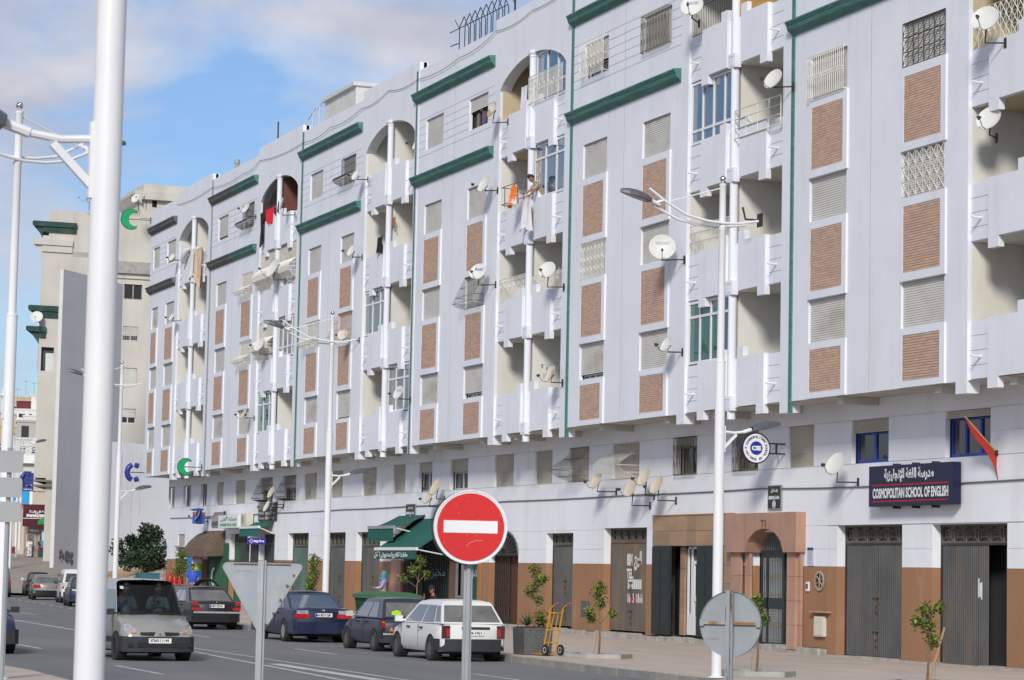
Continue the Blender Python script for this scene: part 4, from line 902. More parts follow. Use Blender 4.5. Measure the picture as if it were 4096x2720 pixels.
def street_lamp(label, x, y, z=0.15, rz=0.0, first=None):
    group = 'white street lamps along the road'
    if first:
        r = copy_tree(first); r.location = (x, y, z); r.rotation_euler = (0, 0, rz); tag(r, label, 'street lamp', group); return r
    r = thing('street_lamp', label, 'street lamp', (x, y, z), rz, group)
    p = MB(); p.lathe([(.16, 0), (.16, .02), (.098, .03), (.095, 5.90), (.100, 5.905), (.100, 5.93), (.072, 5.94), (.066, 8.42), (.074, 8.43), (.074, 8.50), (.064, 8.51), (.062, 9.26), (.07, 9.27), (.07, 9.30), (.02, 9.32), (.0, 9.33)], 20)
    p.build('pole', M_POLE, r, smooth=True)
    MB().lathe([(.001, 9.325)]+[(.062*math.sin(PI*i/8), 9.40-.062*math.cos(PI*i/8)) for i in range(1, 8)]+[(.001, 9.462)], 16).build('ball_finial', M_CHROME, r, smooth=True)
    a = MB(); a.tube([(.07, -1.55, 9.10), (.07, -1.18, 8.86), (.07, -.77, 8.65), (.07, -.36, 8.57), (.07, 0, 8.545), (.07, .33, 8.56), (.07, .72, 8.63)], .026, 8); a.build('bow_arm', M_POLE, r, smooth=True)
    a = MB(); a.tube([(-.07, -1.45, 8.83), (-.07, -1.17, 8.70), (-.07, -.9, 8.58), (-.07, -.49, 8.50), (-.07, -.08, 8.485), (-.07, .19, 8.51), (-.07, .52, 8.56)], .026, 8); a.build('bow_arm', M_POLE, r, smooth=True)
    a = MB(); a.tube([(0, -.04, 9.22), (0, -1.28, 8.84)], .013, 6); a.build('stay_rod', M_POLE, r)
    a = MB(); a.tube([(-.07, -1.30, 8.80), (0, -1.38, 8.85), (.07, -1.25, 8.90)], .03, 6); a.tube([(0, -1.30, 8.82), (0, -1.52, 8.90)], .036, 8); a.build('lantern_neck', M_POLE, r)
    def lantern(loc, tilt, flip):
        b, lens = lum_shape(); M = Matrix.Rotation(PI if flip else 0, 4, 'Z') @ Matrix.Rotation(-tilt, 4, 'X')
        b.xf(M); o = b.build('lantern', M_LAMPG, r, smooth=True); o.location = loc
        l = MB().poly([tuple(M @ Vector(q)+Vector((0, 0, -.004))) for q in lens]).build('lens', M_LENS, o)
    lantern((0, -1.50, 8.89), rad(14), False)
    f = MB(); f.box(-.03, .03, .085, .115, 4.22, 4.71); f.build('bracket_plate', M_POLE, r)
    f = MB(); f.tube([(0, .11, 4.60), (0, .30, 4.585), (0, .50, 4.61), (0, .64, 4.655)], .026, 8); f.tube([(0, .50, 4.61), (0, .66, 4.66)], .036, 8); f.build('lower_arm', M_POLE, r, smooth=True)
    f = MB(); f.obox((0, .225, 4.43), (.02, 0, 0), (0, .125, .125), (0, .018, -.018)); f.build('arm_brace', M_POLE, r)
    lantern((0, .66, 4.665), rad(12), True)
    return r
lamp0 = street_lamp('white street lamp standing in front of the pink arched entrance', -44.8, 21.13, 0.16)
street_lamp('white street lamp rising behind the dark blue saloon', -74.2, 22.33, 0.17, 0, lamp0)
street_lamp('white street lamp rising behind the silver van', -97.0, 21.02, 0.16, 0, lamp0)
street_lamp('big white lamp post close in the foreground, crossing the whole picture', -16.5, 3.43, 0.15, PI, lamp0)
street_lamp('white street lamp at the left edge, just left of the foreground post', -43.0, 7.46, 0.15, PI+.38, lamp0)
for (x, y, z, l) in ((-150.4, 26.24, 0.0, 'first of the far lamps beside the yellow house'), (-175.3, 30.87, 1.1, 'second of the far lamps beside the yellow house'), (-200.3, 35.69, 2.0, 'third of the far lamps beside the yellow house'), (-230.2, 41.32, 3.1, 'last and brightest of the far lamps beside the yellow house')):
    street_lamp('thin grey street lamp, '+l, x, y, z, PI, lamp0)
# ---------------------------------------------------------------- road signs
def omega_post(b, z0, z1, w=.045, d=.025):
    b.box(-w, w, d*.2, d*1.2, z0, z1); b.box(-w*.45, w*.45, -d*.9, d*.2+.001, z0, z1)
M_RED = mat('red_sign_face', (0.60, 0.022, 0.022), 0.4, var=0.03, dirt=(0.75, 0.45, 0.42), dirt_amt=0.8, dirt_scale=14, dirt_lo=0.70, dirt_hi=0.74)
M_SWHITE = mat('white_sign_face', (0.76, 0.76, 0.77), 0.4, var=0.02, dirt=(.4, .4, .4), dirt_amt=.6, dirt_scale=16, dirt_lo=.72, dirt_hi=.76)
s = thing('no_entry_sign', 'round red no entry sign with a white bar on a grey post', 'road sign', (-23.32, 8.42, 0.1), rad(77))
RX90 = Matrix.Rotation(PI/2, 3, 'X')
b = MB(); b.lathe([(.0, 0), (.348, 0), (.348, .06), (.335, .06), (.335, .052), (.0, .052)], 48, (0, .0, 2.36), RX90); b.build('sign_plate', M_SWHITE, s)
MB().lathe([(.0, .0605), (.318, .0605)], 48, (0, 0, 2.36), RX90).build('red_disc', M_RED, s)
MB().box(-.255, .255, -.064, -.061, 2.305, 2.42).build('white_bar', M_SWHITE, s)
sc_ = MB()
for i in range(22):
    a_ = random.uniform(0, 6.28); q = random.uniform(.05, .3); x, z = q*math.cos(a_), q*math.sin(a_); t = random.uniform(0, 3.1); l_ = random.uniform(.003, .012)
    if abs(z) > .07: sc_.tube([(x, -.0615, 2.36+z), (x+l_*math.cos(t), -.0615, 2.36+z+l_*math.sin(t))], .0015, 3)
sc_.tube([(-.04, -.0615, 2.18), (.0, -.0615, 2.215), (.06, -.0615, 2.235), (.115, -.0615, 2.235)], .0022, 3)
sc_.build('scratch', flat('pale_scratch', (.66, .55, .53)), s, kind='stuff')
b = MB(); omega_post(b, -.1, 2.3, .041, .03); b.v = [(x, y+.045, z) for x, y, z in b.v]; b.build('post', M_GALV, s)
b = MB(); b.lathe([(.0, .0), (.35, .0), (.35, .01), (.0, .01)], 40, (-.012, .055, 2.355), RX90); b.build('rear_rim', flat('black_sign_rim', (.03, .035, .035)), s)
s = thing('give_way_sign', 'back of a triangular sign with rusty edges, pointing down', 'road sign', (-26.80, 7.37, 0.1), rad(250))
R_ = .42; tri = []
for (cx_, cz_, a0) in ((-R_+.05, 2.0-.05, 90), (0, 2.0-.69, 210), (R_-.05, 2.0-.05, -30)):
    for i in range(6): t = rad(a0+i*24); tri.append((cx_+.05*math.cos(t), cz_+.05*math.sin(t)))
b = MB(); b.prism(tri, -.006, .012, 'y')
b.build('sign_plate', mat('weathered_sign_back', (0.30, 0.335, 0.37), 0.55, var=0.06, scale=4, dirt=(0.42, 0.40, 0.37), dirt_amt=0.7, dirt_scale=3.5, dirt_lo=.48, dirt_hi=.68), s)
b = MB()
for i in range(len(tri)):
    p, q = tri[i], tri[(i+1) % len(tri)]
    b.quad((p[0], .012, p[1]), (q[0], .012, q[1]), (q[0], .03, q[1]), (p[0], .03, p[1]))
b.build('bent_rim', flat('rusty_rim', (.27, .22, .18), dirt=(.13, .06, .025), dirt_amt=.9, dirt_scale=6, dirt_lo=.45, dirt_hi=.55), s)
for i, (x, z, r) in enumerate([(.27, 1.75, .022), (.33, 1.86, .018), (.20, 1.60, .022), (.13, 1.46, .02), (.05, 1.33, .03)]):
    MB().poly([(-x+r*math.cos(k)*random.uniform(.6, 1.2), .0135, z+r*math.sin(k)*random.uniform(.6, 1.2)) for k in range(6)]).build('rust_patch', M_RUST, s)
MB().box(-.3, .3, .0125, .02, 1.965, 1.98).build('rust_streak', M_RUST, s)
text('DPE TETOUAN', flat('faded_red_stencil', (.40, .16, .15)), s, (.19, .0135, 1.90), width=.17, rot=(PI/2, 0, PI))
b = MB(); omega_post(b, -.1, 2.015, .043, .03); b.v = [(x, -y+.045, z) for x, y, z in b.v]; b.build('post', M_GALV, s)
s = thing('round_sign', 'back of a round grey sign with a rusty bracket across it', 'road sign', (-25.50, 12.19, 0.1), rad(222))
b = MB(); b.lathe([(.0, .02), (.34, .02), (.35, .0), (.35, .03), (.34, .034), (.0, .034)], 44, (0, .02, 1.44), RX90); b.build('sign_plate', M_SIGNBACK, s)
MB().box(-.33, .33, .006, .03, 1.435, 1.465).build('bracket', mat('rusted_bracket', (.36, .34, .31), .7, var=.1, dirt=(.26, .12, .03), dirt_amt=.95, dirt_scale=5, dirt_lo=.42, dirt_hi=.52), s)
for x in (-.325, .325): MB().box(x-.022, x+.022, .004, .034, 1.415, 1.485).build('clamp', M_GALV, s)
text('DPE TETOUAN', flat('faded_red_stencil', (.40, .16, .15)), s, (.22, .005, 1.28), width=.13, rot=(PI/2, 0, PI))
b = MB(); omega_post(b, -.1, 1.80, .042, .03); b.v = [(x, -y+.065, z) for x, y, z in b.v]; b.build('post', mat('rust_streaked_post', (.34, .36, .375), .5, metal=.25, dirt=(.16, .09, .04), dirt_amt=.9, dirt_scale=5, dirt_stretch=(5, 5, .5), dirt_lo=.52, dirt_hi=.6), s)
s = thing('direction_sign', 'backs of three grey rounded direction panels on one post at the left edge', 'road sign', (-37.2, 6.47, 0.1), rad(252))
for z0_, z1_ in ((2.50, 2.79), (2.85, 3.13), (3.20, 3.51)):
    pr = []
    for (x, z, a0) in ((.55, z1_-.05, 0), (-.17, z1_-.05, 90), (-.17, z0_+.05, 180), (.55, z0_+.05, 270)):
        for i in range(5): t = rad(a0+i*22.5); pr.append((x*1.0+.05*math.cos(t), z+.05*math.sin(t)))
    MB().prism(pr, -.01, .015, 'y').build('sign_panel', flat('grey_panel_back', (.33, .34, .345)), s)
for x in (-.02, .36): MB().lathe([(.03, 0), (.03, 3.55)], 8, (x, -.045 if 0 else -.05, 0)).build('post', M_GALV, s)
# ---------------------------------------------------------------- shop signs and awnings
s = thing('school_sign', 'navy box sign for a school of English with white lettering and red lines', 'sign', (-53.22, YG, 4.225))
MB().box(-1.94, 1.94, -.27, -.06, -.475, .475).build('sign_box', flat('navy_sign_face', (.010, .012, .045), .35), s)
for z in (.02, -.36): MB().box(-1.76, 1.76, -.274, -.2705, z-.012, z+.012).build('red_line', flat('red_sign_line', (.55, .01, .012)), s)
text(arabic('مدرسة اللغة الإنجليزية'), M_SWHITE, s, (-.05, -.273, .235), width=2.3, height=.33, bold=.012)
text('COSMOPOLITAN SCHOOL OF ENGLISH', M_SWHITE, s, (0, -.273, -.17), width=3.5, height=.24, bold=.012)
for x in (-.9, 0, .9):
    MB().box(x-.02, x+.02, -.2, -.002, .475, .52).build('fixing', M_IRON, s); MB().box(x-.02, x+.02, -.2, -.002, -.53, -.475).build('fixing', M_IRON, s)
def ring_text(txt, r, size, a0, a1, m, parent, loc):
    b = MB(); n = len(txt)
    for i, ch in enumerate(txt):
        if ch == ' ': continue
        me = text_mesh(ch, size, bold=.004); t = rad(a0+(a1-a0)*i/(n-1))
        M = Matrix.Translation((r*math.cos(t), r*math.sin(t), 0)) @ Matrix.Rotation(t-PI/2, 4, 'Z')
        b.add([tuple(M @ v.co) for v in me.vertices], [tuple(p.vertices) for p in me.polygons]); bpy.data.meshes.remove(me)
    o = b.build('lettering', m, parent); o.location = loc; o.rotation_euler = (PI/2, 0, 0); return o
s = thing('round_school_sign', 'round white and blue hanging sign lettered CSE on an iron bracket', 'sign', (-60.13, 29.36, 5.30), PI/2)
b = MB(); b.lathe([(.0, -.07), (.40, -.07), (.40, .07), (.0, .07)], 40, (0, 0, 0), RX90); b.build('sign_drum', flat('navy_sign_rim', (.012, .016, .05), .4), s)
MB().lathe([(.0, .072), (.365, .072)], 40, (0, 0, 0), RX90).build('white_face', M_SWHITE, s)
MB().lathe([(.0, .075), (.175, .075)], 32, (0, 0, 0), RX90).build('blue_disc', flat('royal_blue_print', (.02, .03, .30), .4), s)
text('CSE', M_SWHITE, s, (0, -.078, 0), width=.26, height=.12, bold=.02)
ring_text('COSMOPOLITAN SCHOOL OF ENGLISH', .285, .085, 160, -160, flat('navy_print', (.02, .03, .16)), s, (0, -.074, 0))
st_ = [(.045*(1 if i % 2 == 0 else .4)*math.sin(i*PI/5)-.30, -.075, .045*(1 if i % 2 == 0 else .4)*math.cos(i*PI/5)) for i in range(10)]
MB().poly(st_).build('red_star', flat('red_print', (.55, .01, .02)), s)
b = MB(); 
for z in (.13, -.12): b.box(.38, .84, -.02, .02, z-.018, z+.018)
b.box(.58, .62, -.02, .02, -.10, .11); b.build('bracket', flat('navy_iron', (.014, .018, .04)), s)
def plaque(label, x, z, w, h, num):
    s = thing('residence_plaque', label, 'sign', (x, YG, z))
    MB().box(-w/2-.03, w/2+.03, -.05, -.002, -h/2-.03, h/2+.03).build('frame', flat('grey_frame', (.25, .26, .26)), s)
    MB().box(-w/2, w/2, -.055, -.0501, -h/2, h/2).build('black_plate', flat('black_green_plate', (.012, .02, .018), .2), s)
    text(arabic('إقامة الأمل'), M_SWHITE, s, (.02, -.058, h*.29), width=w*.62, height=h*.22, bold=.012)
    text('RESIDENCE AL AMAL', M_SWHITE, s, (0, -.058, -h*.02), width=w*.88, height=h*.16, bold=.02)
    MB().lathe([(.075, .058), (.10, .058)], 20, (0, 0, -h*.32), RX90).build('ring', M_SWHITE, s)
    text(num, M_SWHITE, s, (0, -.058, -h*.32), height=.10, bold=.01)
plaque('black residence plaque right above the pink arched portal', -60.60, 4.09, .70, .56, 'II')
plaque('black residence plaque above the green cafeteria awning', -89.86, 4.09, 1.0, .58, 'I')
# pharmacy sign, air conditioner, boards
s = thing('pharmacy_sign', 'white pharmacy box sign with green Arabic and Latin lettering', 'sign', (-114.0, YG, 4.02))
MB().box(-1.72, 1.72, -.50, -.12, -.285, .285).build('sign_box', flat('white_light_box', (.72, .75, .74), .4), s)
G_ = flat('green_print', (.015, .27, .10), .5)
text(arabic('صيدلية الأقصى'), G_, s, (.1, -.504, .11), width=2.7, height=.25, bold=.01); text('PHARMACIE AL AQSA', G_, s, (.1, -.504, -.155), width=2.9, height=.15, bold=.014)
for x in (-1.2, 1.2): MB().tube([(x, -.13, 0), (x, -.002, 0)], .02, 5).build('fixing', M_IRON, s)
s = thing('air_conditioner', 'cream air conditioner unit on brackets beside the pharmacy sign', 'air conditioner', (-111.75, YG, 4.08))
MB().box(-.42, .42, -.40, -.06, -.27, .27).build('casing', flat('cream_casing', (.58, .55, .46)), s)
MB().lathe([(.0, .404), (.2, .404)], 18, (-.12, 0, 0), RX90).build('fan_grille', flat('grey_fan', (.3, .29, .25)), s)
MB().box(.2, .38, -.404, -.401, -.2, .2).build('service_panel', flat('beige_panel', (.5, .46, .38)), s)
b = MB(); [b.box(x-.02, x+.02, -.38, -.002, -.31, -.27) for x in (-.3, .3)]; b.build('bracket', M_IRON, s)
s = thing('shop_board', 'dark blue painted shop board with tan top lettering above the small green awning', 'sign', (-109.1, YG, 4.39))
MB().box(-1.42, 1.42, -.06, -.002, -.39, .39).build('board', flat('navy_board', (.035, .038, .055), dirt=(.10, .09, .08), dirt_amt=.5, dirt_scale=2), s)
TN = flat('tan_letters', (.42, .34, .22)); WN = flat('pale_letters', (.42, .41, .38))
text('BKSR', TN, s, (-.85, -.064, .24), width=.95, height=.25, bold=.04); text(arabic('بقالي'), TN, s, (.85, -.064, .22), width=.9, height=.27, bold=.02)
text('BIKSUR', WN, s, (-.9, -.064, -.05), width=.85, height=.12, bold=.03); text('Vente Libre', WN, s, (-.85, -.064, -.26), width=.85, height=.12, bold=.02)
text(arabic('بو صالح'), WN, s, (.75, -.064, -.05), width=.85, height=.18, bold=.02); text(arabic('بيع خشب'), WN, s, (.75, -.064, -.26), width=.85, height=.14, bold=.02)
for z in (-.07, -.26): MB().box(-.3, .22, -.066, -.061, z-.065, z+.065).build('tan_patch', TN, s)
s = thing('shop_board', 'brown arched board with a picture, left of the pharmacy sign', 'sign', (-117.4, YG, 4.17))
b = MB(); b.prism([(-1.3, -.33), (1.3, -.33), (1.3, .33), (-.75, .33), (-1.15, .12)], -.07, -.002, 'y'); b.build('board', flat('grey_brown_board', (.27, .25, .215)), s)
b = MB(); b.prism([(-1.1+.9*(1-math.cos(PI*i/10)), -.25+.45*math.sin(PI*i/10)) for i in range(11)], -.075, -.071, 'y'); b.build('arched_field', flat('pale_field', (.36, .35, .33)), s)
MB().box(-1.05, .7, -.079, -.0751, -.26, -.1).build('dark_band', flat('dark_brown_band', (.05, .035, .03)), s); text('RESTAURANT', WN, s, (-.2, -.082, -.18), width=1.4, height=.09)
MB().box(1.0, 1.28, -.08, -.071, .1, .36).build('blue_corner', flat('navy_corner', (.03, .035, .12)), s)
# projecting blue and orange box sign, telecom totem
s = thing('blue_box_sign', 'blue and orange projecting phone shop sign with a blue curved lid', 'sign', (-119.0, 29.62, 4.25), PI/2)
BLU = flat('bright_blue_print', (.03, .10, .36), .4); ORA = flat('orange_print', (.62, .085, .02), .4)
MB().box(-.29, .29, -.05, .05, -.28, .25).build('sign_box', BLU, s)
for x in (-.23, .23): MB().box(x-.055, x+.055, -.054, -.0501, .10, .24).build('orange_square', ORA, s)
MB().box(-.13, .13, -.09, -.051, -.30, .32).build('blue_column', flat('deep_blue_print', (.02, .05, .20), .4), s)
for x in (-.22, .23):
    for z in (.0, -.14): text(arabic('هاتف'), M_SWHITE, s, (x, -.055, z), width=.09)
b = MB(); b.prism([(-.44, .36), (-.25, .30), (.18, .33), (.2, .42), (-.05, .43), (-.3, .40)], -.12, .12, 'y'); b.build('curved_lid', BLU, s); b = MB(); b.box(.28, .58, -.02, .02, -.05, 0); b.build('bracket', M_IRON, s)
s = thing('telecom_totem', 'tall narrow blue, orange, white and green stacked shop panel beside the brown awning', 'sign', (-119.3, 29.66, 2.42), PI/2)
MB().box(-.22, .24, .0, .03, -.62, .64).build('backing', M_WHITE, s)
for z0_, z1_, m in ((.27, .62, flat('blue_panel', (.025, .09, .38), .4)), (.09, .25, ORA), (-.09, .06, ORA), (-.27, -.11, M_SWHITE), (-.62, -.29, flat('lime_panel', (.25, .42, .03), .4))):
    MB().box(-.19, .23, -.012, -.001, z0_, z1_).build('colour_panel', m, s)
text(arabic('اتصالات'), M_SWHITE, s, (.02, -.015, .44), width=.16); text('1.', M_SWHITE, s, (-.05, -.015, .17), height=.10, bold=.02); text('fidelio', M_SWHITE, s, (.02, -.015, -.015), width=.26, bold=.02)
text(arabic('جوال كروت'), flat('navy_print', (.02, .03, .16)), s, (.03, -.015, -.19), width=.32, height=.07)
MB().lathe([(.0, .016), (.13, .016)], 20, (.0, 0, -.42), RX90).build('pale_bubble', flat('pale_lime', (.55, .66, .2)), s); text('GSM', flat('dark_lime', (.18, .28, .02)), s, (.0, -.018, -.42), width=.16)
def awning(name, label, x0, x1, yw, zw, yf, zf, val, m, bar=None, txt=None, group=None, scallop=True):
    s = thing(name, label, 'awning', ((x0+x1)/2, yw, zf)); w = (x1-x0)/2; d = yf-yw; h = zw-zf
    b = MB(); n = 8
    for i in range(n):
        t, u = i/n, (i+1)/n; sg = lambda q: h*(1-q)-.05*math.sin(PI*q)
        b.quad((-w, d*t, sg(t)), (w, d*t, sg(t)), (w, d*u, sg(u)), (-w, d*u, sg(u)))
    b.build('canopy', m, s)
    b = MB(); k = 40
    for i in range(k):
        a, c = -w+2*w*i/k, -w+2*w*(i+1)/k
        da = .03*abs(math.sin(i*1.3)); dc = .03*abs(math.sin((i+1)*1.3))
        b.quad((a, d-.02+.012*math.sin(i*.9), 0), (c, d-.02+.012*math.sin((i+1)*.9), 0), (c, d-.03+.012*math.sin((i+1)*.9), -val+dc), (a, d-.03+.012*math.sin(i*.9), -val+da))
    b.build('valance', m, s)
    if bar: MB().box(-w, w, d-.05, d+.03, -.03, .075).build('front_bar', bar, s)
    [MB().tube([(x, d, .0), (x, 0, -.25)], .022, 5).build('folding_arm', M_WHITE, s) for x in (-w+.05, w-.05)]
    if txt: text(txt[0], M_SWHITE, s, (txt[1], d-.075, -val*.52), width=txt[2], height=txt[3], bold=.015)
    return s
M_AWG = mat('dark_green_canvas', (0.012, 0.10, 0.08), 0.8, var=0.10, scale=1.5, dirt=(.03, .13, .11), dirt_amt=.5)
awning('cafe_awning', 'long dark green cafeteria awning with white Arabic lettering on its valance', -89.35, -84.7, YG, 3.86, 28.70, 2.74, .35, M_AWG, M_WHITE, (arabic('الأمل سندويش كفتيريا مقشدة'.split()[0]) if 0 else arabic('مقشدة كفتيريا سندويش الأمل'), -.35, 3.7, .27))
awning('hood_awning', 'smaller dark green hood folded against the wall behind the cafeteria awning', -91.3, -88.3, YG, 4.0, 29.05, 3.52, .50, M_AWG, flat('grey_hem', (.30, .31, .31)))
awning('shop_awning', 'small green awning with a pale stripe above the narrow dark doorway', -111.3, -108.1, YG, 3.97, 29.55, 3.70, .38, mat('green_canvas', (0.015, 0.135, 0.10), 0.8), M_WHITE)
s = thing('brown_awning', 'sagging brown canvas hood over the little phone shop', 'awning', (-118.2, YG, 3.6))
b = MB(); pf = [(0, .02), (-.35, -.12), (-.70, -.42), (-.95, -.75), (-1.0, -1.12), (-.97, -1.15)]
for i in range(len(pf)-1):
    for j in range(6):
        a, c = -1.95+3.9*j/6, -1.95+3.9*(j+1)/6; sg = lambda q: -.05*math.sin(PI*(q+1.95)/3.9*3)**2
        b.quad((a, pf[i][0], pf[i][1]+sg(a)), (c, pf[i][0], pf[i][1]+sg(c)), (c, pf[i+1][0], pf[i+1][1]+sg(c)), (a, pf[i+1][0], pf[i+1][1]+sg(a)))
for x in (-1.95, 1.95): b.poly([(x, y, z) for y, z in pf]+[(x, 0, -1.1)])
b.build('canopy', mat('brown_canvas', (.135, .095, .07), .9, var=.2, scale=1.2, dirt=(.22, .17, .13), dirt_amt=.5), s)
b = MB(); b.tube([(-2.0, -.02, .03), (2.0, -.02, .03)], .03, 5); b.tube([(1.96, -.2, 0), (1.97, -.98, -.9)], .008, 4); b.tube([(1.96, -.0, 0), (1.97, -.98, -1.1)], .008, 4); b.build('frame', flat('tan_cord', (.34, .22, .13)), s)
s = thing('blue_flag_sign', 'small blue hanging shop sign with white lettering on a thin white pole', 'sign', (-106.4, 28.97, 3.1), PI/2)
MB().box(-.40, .40, -.03, .03, -.13, .13).build('sign_plate', flat('ultramarine_print', (.025, .03, .30), .4), s); text('ingelec', M_SWHITE, s, (.10, -.034, -.0), width=.44, height=.13, bold=.03)
b = MB(); b.poly([(-.33, -.033, 0), (-.23, -.033, -.10), (-.13, -.033, 0), (-.23, -.033, .10)]); b.build('diamond', M_SWHITE, s); b = MB(); b.poly([(-.30, -.036, 0), (-.23, -.036, -.075), (-.16, -.036, 0), (-.23, -.036, .075)]); b.build('diamond_inner', flat('ultramarine_print', (.025, .03, .30), .4), s); MB().poly([(-.29, -.038, -.01), (-.24, -.038, .02), (-.17, -.038, .0), (-.24, -.038, -.02)]).build('red_mark', ORA, s)
MB().tube([(-.26, .0, -.13), (-.29, .0, -2.9)], .016, 6).build('pole', M_WHITE, s)
# green crescents and blue telephones on brackets
def crescent(label, x, y, z, R, blen):
    s = thing('crescent_sign', label, 'sign', (x, y, z), PI/2, 'green pharmacy crescents')
    b = MB(); n = 28; o_ = []; i_ = []
    for q in range(n+1):
        t = rad(55+250*q/n); o_.append((R*math.cos(t), R*math.sin(t)))
        t2 = rad(65+230*q/n); i_.append((R*.38+R*.66*math.cos(t2)*1.0, R*.74*math.sin(t2)))
    for d_, sgn in ((-.05, 1), (.05, -1)):
        for q in range(n): b.quad(*[(p[0], d_, p[1]) for p in (o_[q], o_[q+1], i_[q+1], i_[q])])
    b.build('crescent', mat('green_acrylic', (.010, .33, .115), .3, var=.08, scale=3), s)
    e = MB()
    for P_ in (o_, i_): e.tube([(p[0], 0, p[1]) for p in P_], .03, 5)
    e.build('rim', flat('dark_green_rim', (.015, .09, .05)), s)
    e = MB(); e.tube([(-R*.3, 0, 0), (blen, 0, 0)], .022, 5); e.box(blen-.05, blen, -.05, .05, -.15, .15); e.build('bracket', flat('grey_iron_paint2', (.12, .12, .13)), s)
crescent('upper green crescent sign sticking out near the roof', -128.5, 28.05, 19.2, .50, 1.02)
crescent('lower green crescent sign sticking out under the balconies', -116.5, 28.33, 6.48, .38, .75)
def phone_sign(label, x, y, z, R, blen, rz=PI/2):
    s = thing('telephone_sign', label, 'sign', (x, y, z), rz, 'blue telephone handset signs')
    b = MB(); arc = [(.16-.42*R/.45*math.cos(rad(a)), 0, R*.92*math.sin(rad(a))) for a in (-62, -45, -25, 0, 25, 45, 62)]
    b.tube(arc, [R*.27, R*.30, R*.30, R*.29, R*.30, R*.30, R*.27], 10)
    for sg in (1, -1):
        b.tube([(.10, 0, sg*R*.80), (.30, 0, sg*R*.68)], [R*.27, R*.30], 10)
    b.build('handset', mat('cobalt_plastic', (.02, .04, .25), .35), s, smooth=True)
    MB().tube([(-.1, 0, 0), (blen, 0, 0)], .022, 5).build('bracket', M_IRON, s)
phone_sign('blue handset sign sticking out from the end of the terrace', -128.3, 28.5, 6.57, .46, .62)
# flag on a slanted stick
s = thing('flag', 'faded red flag hanging limp from a slanted stick right of the navy sign', 'flag', (-49.85, YG, 4.85))
MB().tube([(0, 0, 0), (-.12, -.75, .78)], .016, 6).build('stick', flat('yellow_wood_stick', (.45, .30, .12)), s)
b = MB(); n = 10
for i in range(n):
    t, u = i/n, (i+1)/n
    def fp(q, k):
        base = Vector((-.12*(1-q), -.70*(1-q), .73*(1-q)))
        hang = (.06+.55*q**1.2)*k
        return tuple(base+Vector((.05*math.sin(k*5+q*3)*k+.05*k, -.05*math.sin(q*7)*k, -hang)))
    for k in range(6): b.quad(fp(t, k/6), fp(u, k/6), fp(u, (k+1)/6), fp(t, (k+1)/6))
b.build('cloth', mat('faded_red_cloth', (.36, .030, .022), .8, var=.15), s); MB().box(-.04, .04, -.05, 0, -.06, .06).build('holder', M_IRON, s)
# ---------------------------------------------------------------- satellite dishes
DG = 'satellite dishes fixed to the terrace'
def dish(label, c, D, mnt, a=-80, e=26, m=None, logo=None, lnb=True, dark=True):
    C_ = Vector(c); Mw = Vector(mnt); R = D/2
    s = thing('satellite_dish', label, 'satellite dish', tuple(Mw), 0, DG)
    n = Vector((math.cos(rad(a))*math.cos(rad(e)), math.sin(rad(a))*math.cos(rad(e)), math.sin(rad(e))))
    Q = n.to_track_quat('Z', 'Y').to_matrix(); o = C_-Mw
    up = Vector((0, 0, 1))-n*n.z; up.normalize()
    b = MB(); b.lathe([(.001, -.10*R*1.6), (R*.3, -.095*R*1.6), (R*.6, -.062*R*1.6), (R*.85, -.02*R*1.6), (R*.97, .01), (R, .012), (R*1.0, -.01), (R*.6, -.062*R*1.6-.02), (.001, -.10*R*1.6-.02)], 28, tuple(o), Q)
    rf = b.build('reflector', m or M_DISH, s, smooth=True)
    back = o-n*(.10*R*1.6+.03)
    b = MB(); b.tube([tuple(back+n*.03), tuple(back-n*.06)], .05, 6); elbow = Vector((back.x, back.y-.02, min(back.z, 0.02 if back.z > .05 else back.z)))
    b.tube([tuple(back-n*.03), (elbow.x, elbow.y, 0.0), (0, 0, 0)], .020, 5); b.box(-.05, .05, -.012, .0, -.11, .11); b.build('wall_bracket', M_IRON if dark else M_RUST, s)
    if lnb:
        b = MB(); lp = o+n*R*1.15-up*R*.70; b.tube([tuple(o-up*R*.95), tuple(o-up*R*1.08+n*R*.45), tuple(lp)], .011, 5); b.build('feed_arm', flat('grey_arm', (.22, .22, .22), .4, metal=.4), s)
        b = MB(); d_ = (o+n*(-.1*R)-lp).normalized(); b.tube([tuple(lp-d_*.05), tuple(lp+d_*.05)], [.036, .028], 8); b.tube([tuple(lp), tuple(lp-up*.06)], .024, 6); b.build('feed_horn', flat('dark_lnb', (.05, .05, .05)) if dark else M_DISHC, s)
    if logo:
        me = text_mesh(logo[0], .1, D*.52); me.name = 'lettering'; me.materials.clear(); me.materials.append(logo[1])
        t_ = bpy.data.objects.new('lettering', me); COL.objects.link(t_); t_.parent = s
        xr = up.cross(n); t_.matrix_local = Matrix.Translation(o+n*.012+up*R*.35) @ Matrix((xr, up, n)).transposed().to_4x4()
    return s
SB = flat('blue_dish_print', (.06, .09, .36)); SL = flat('slate_blue_print', (.22, .33, .45))
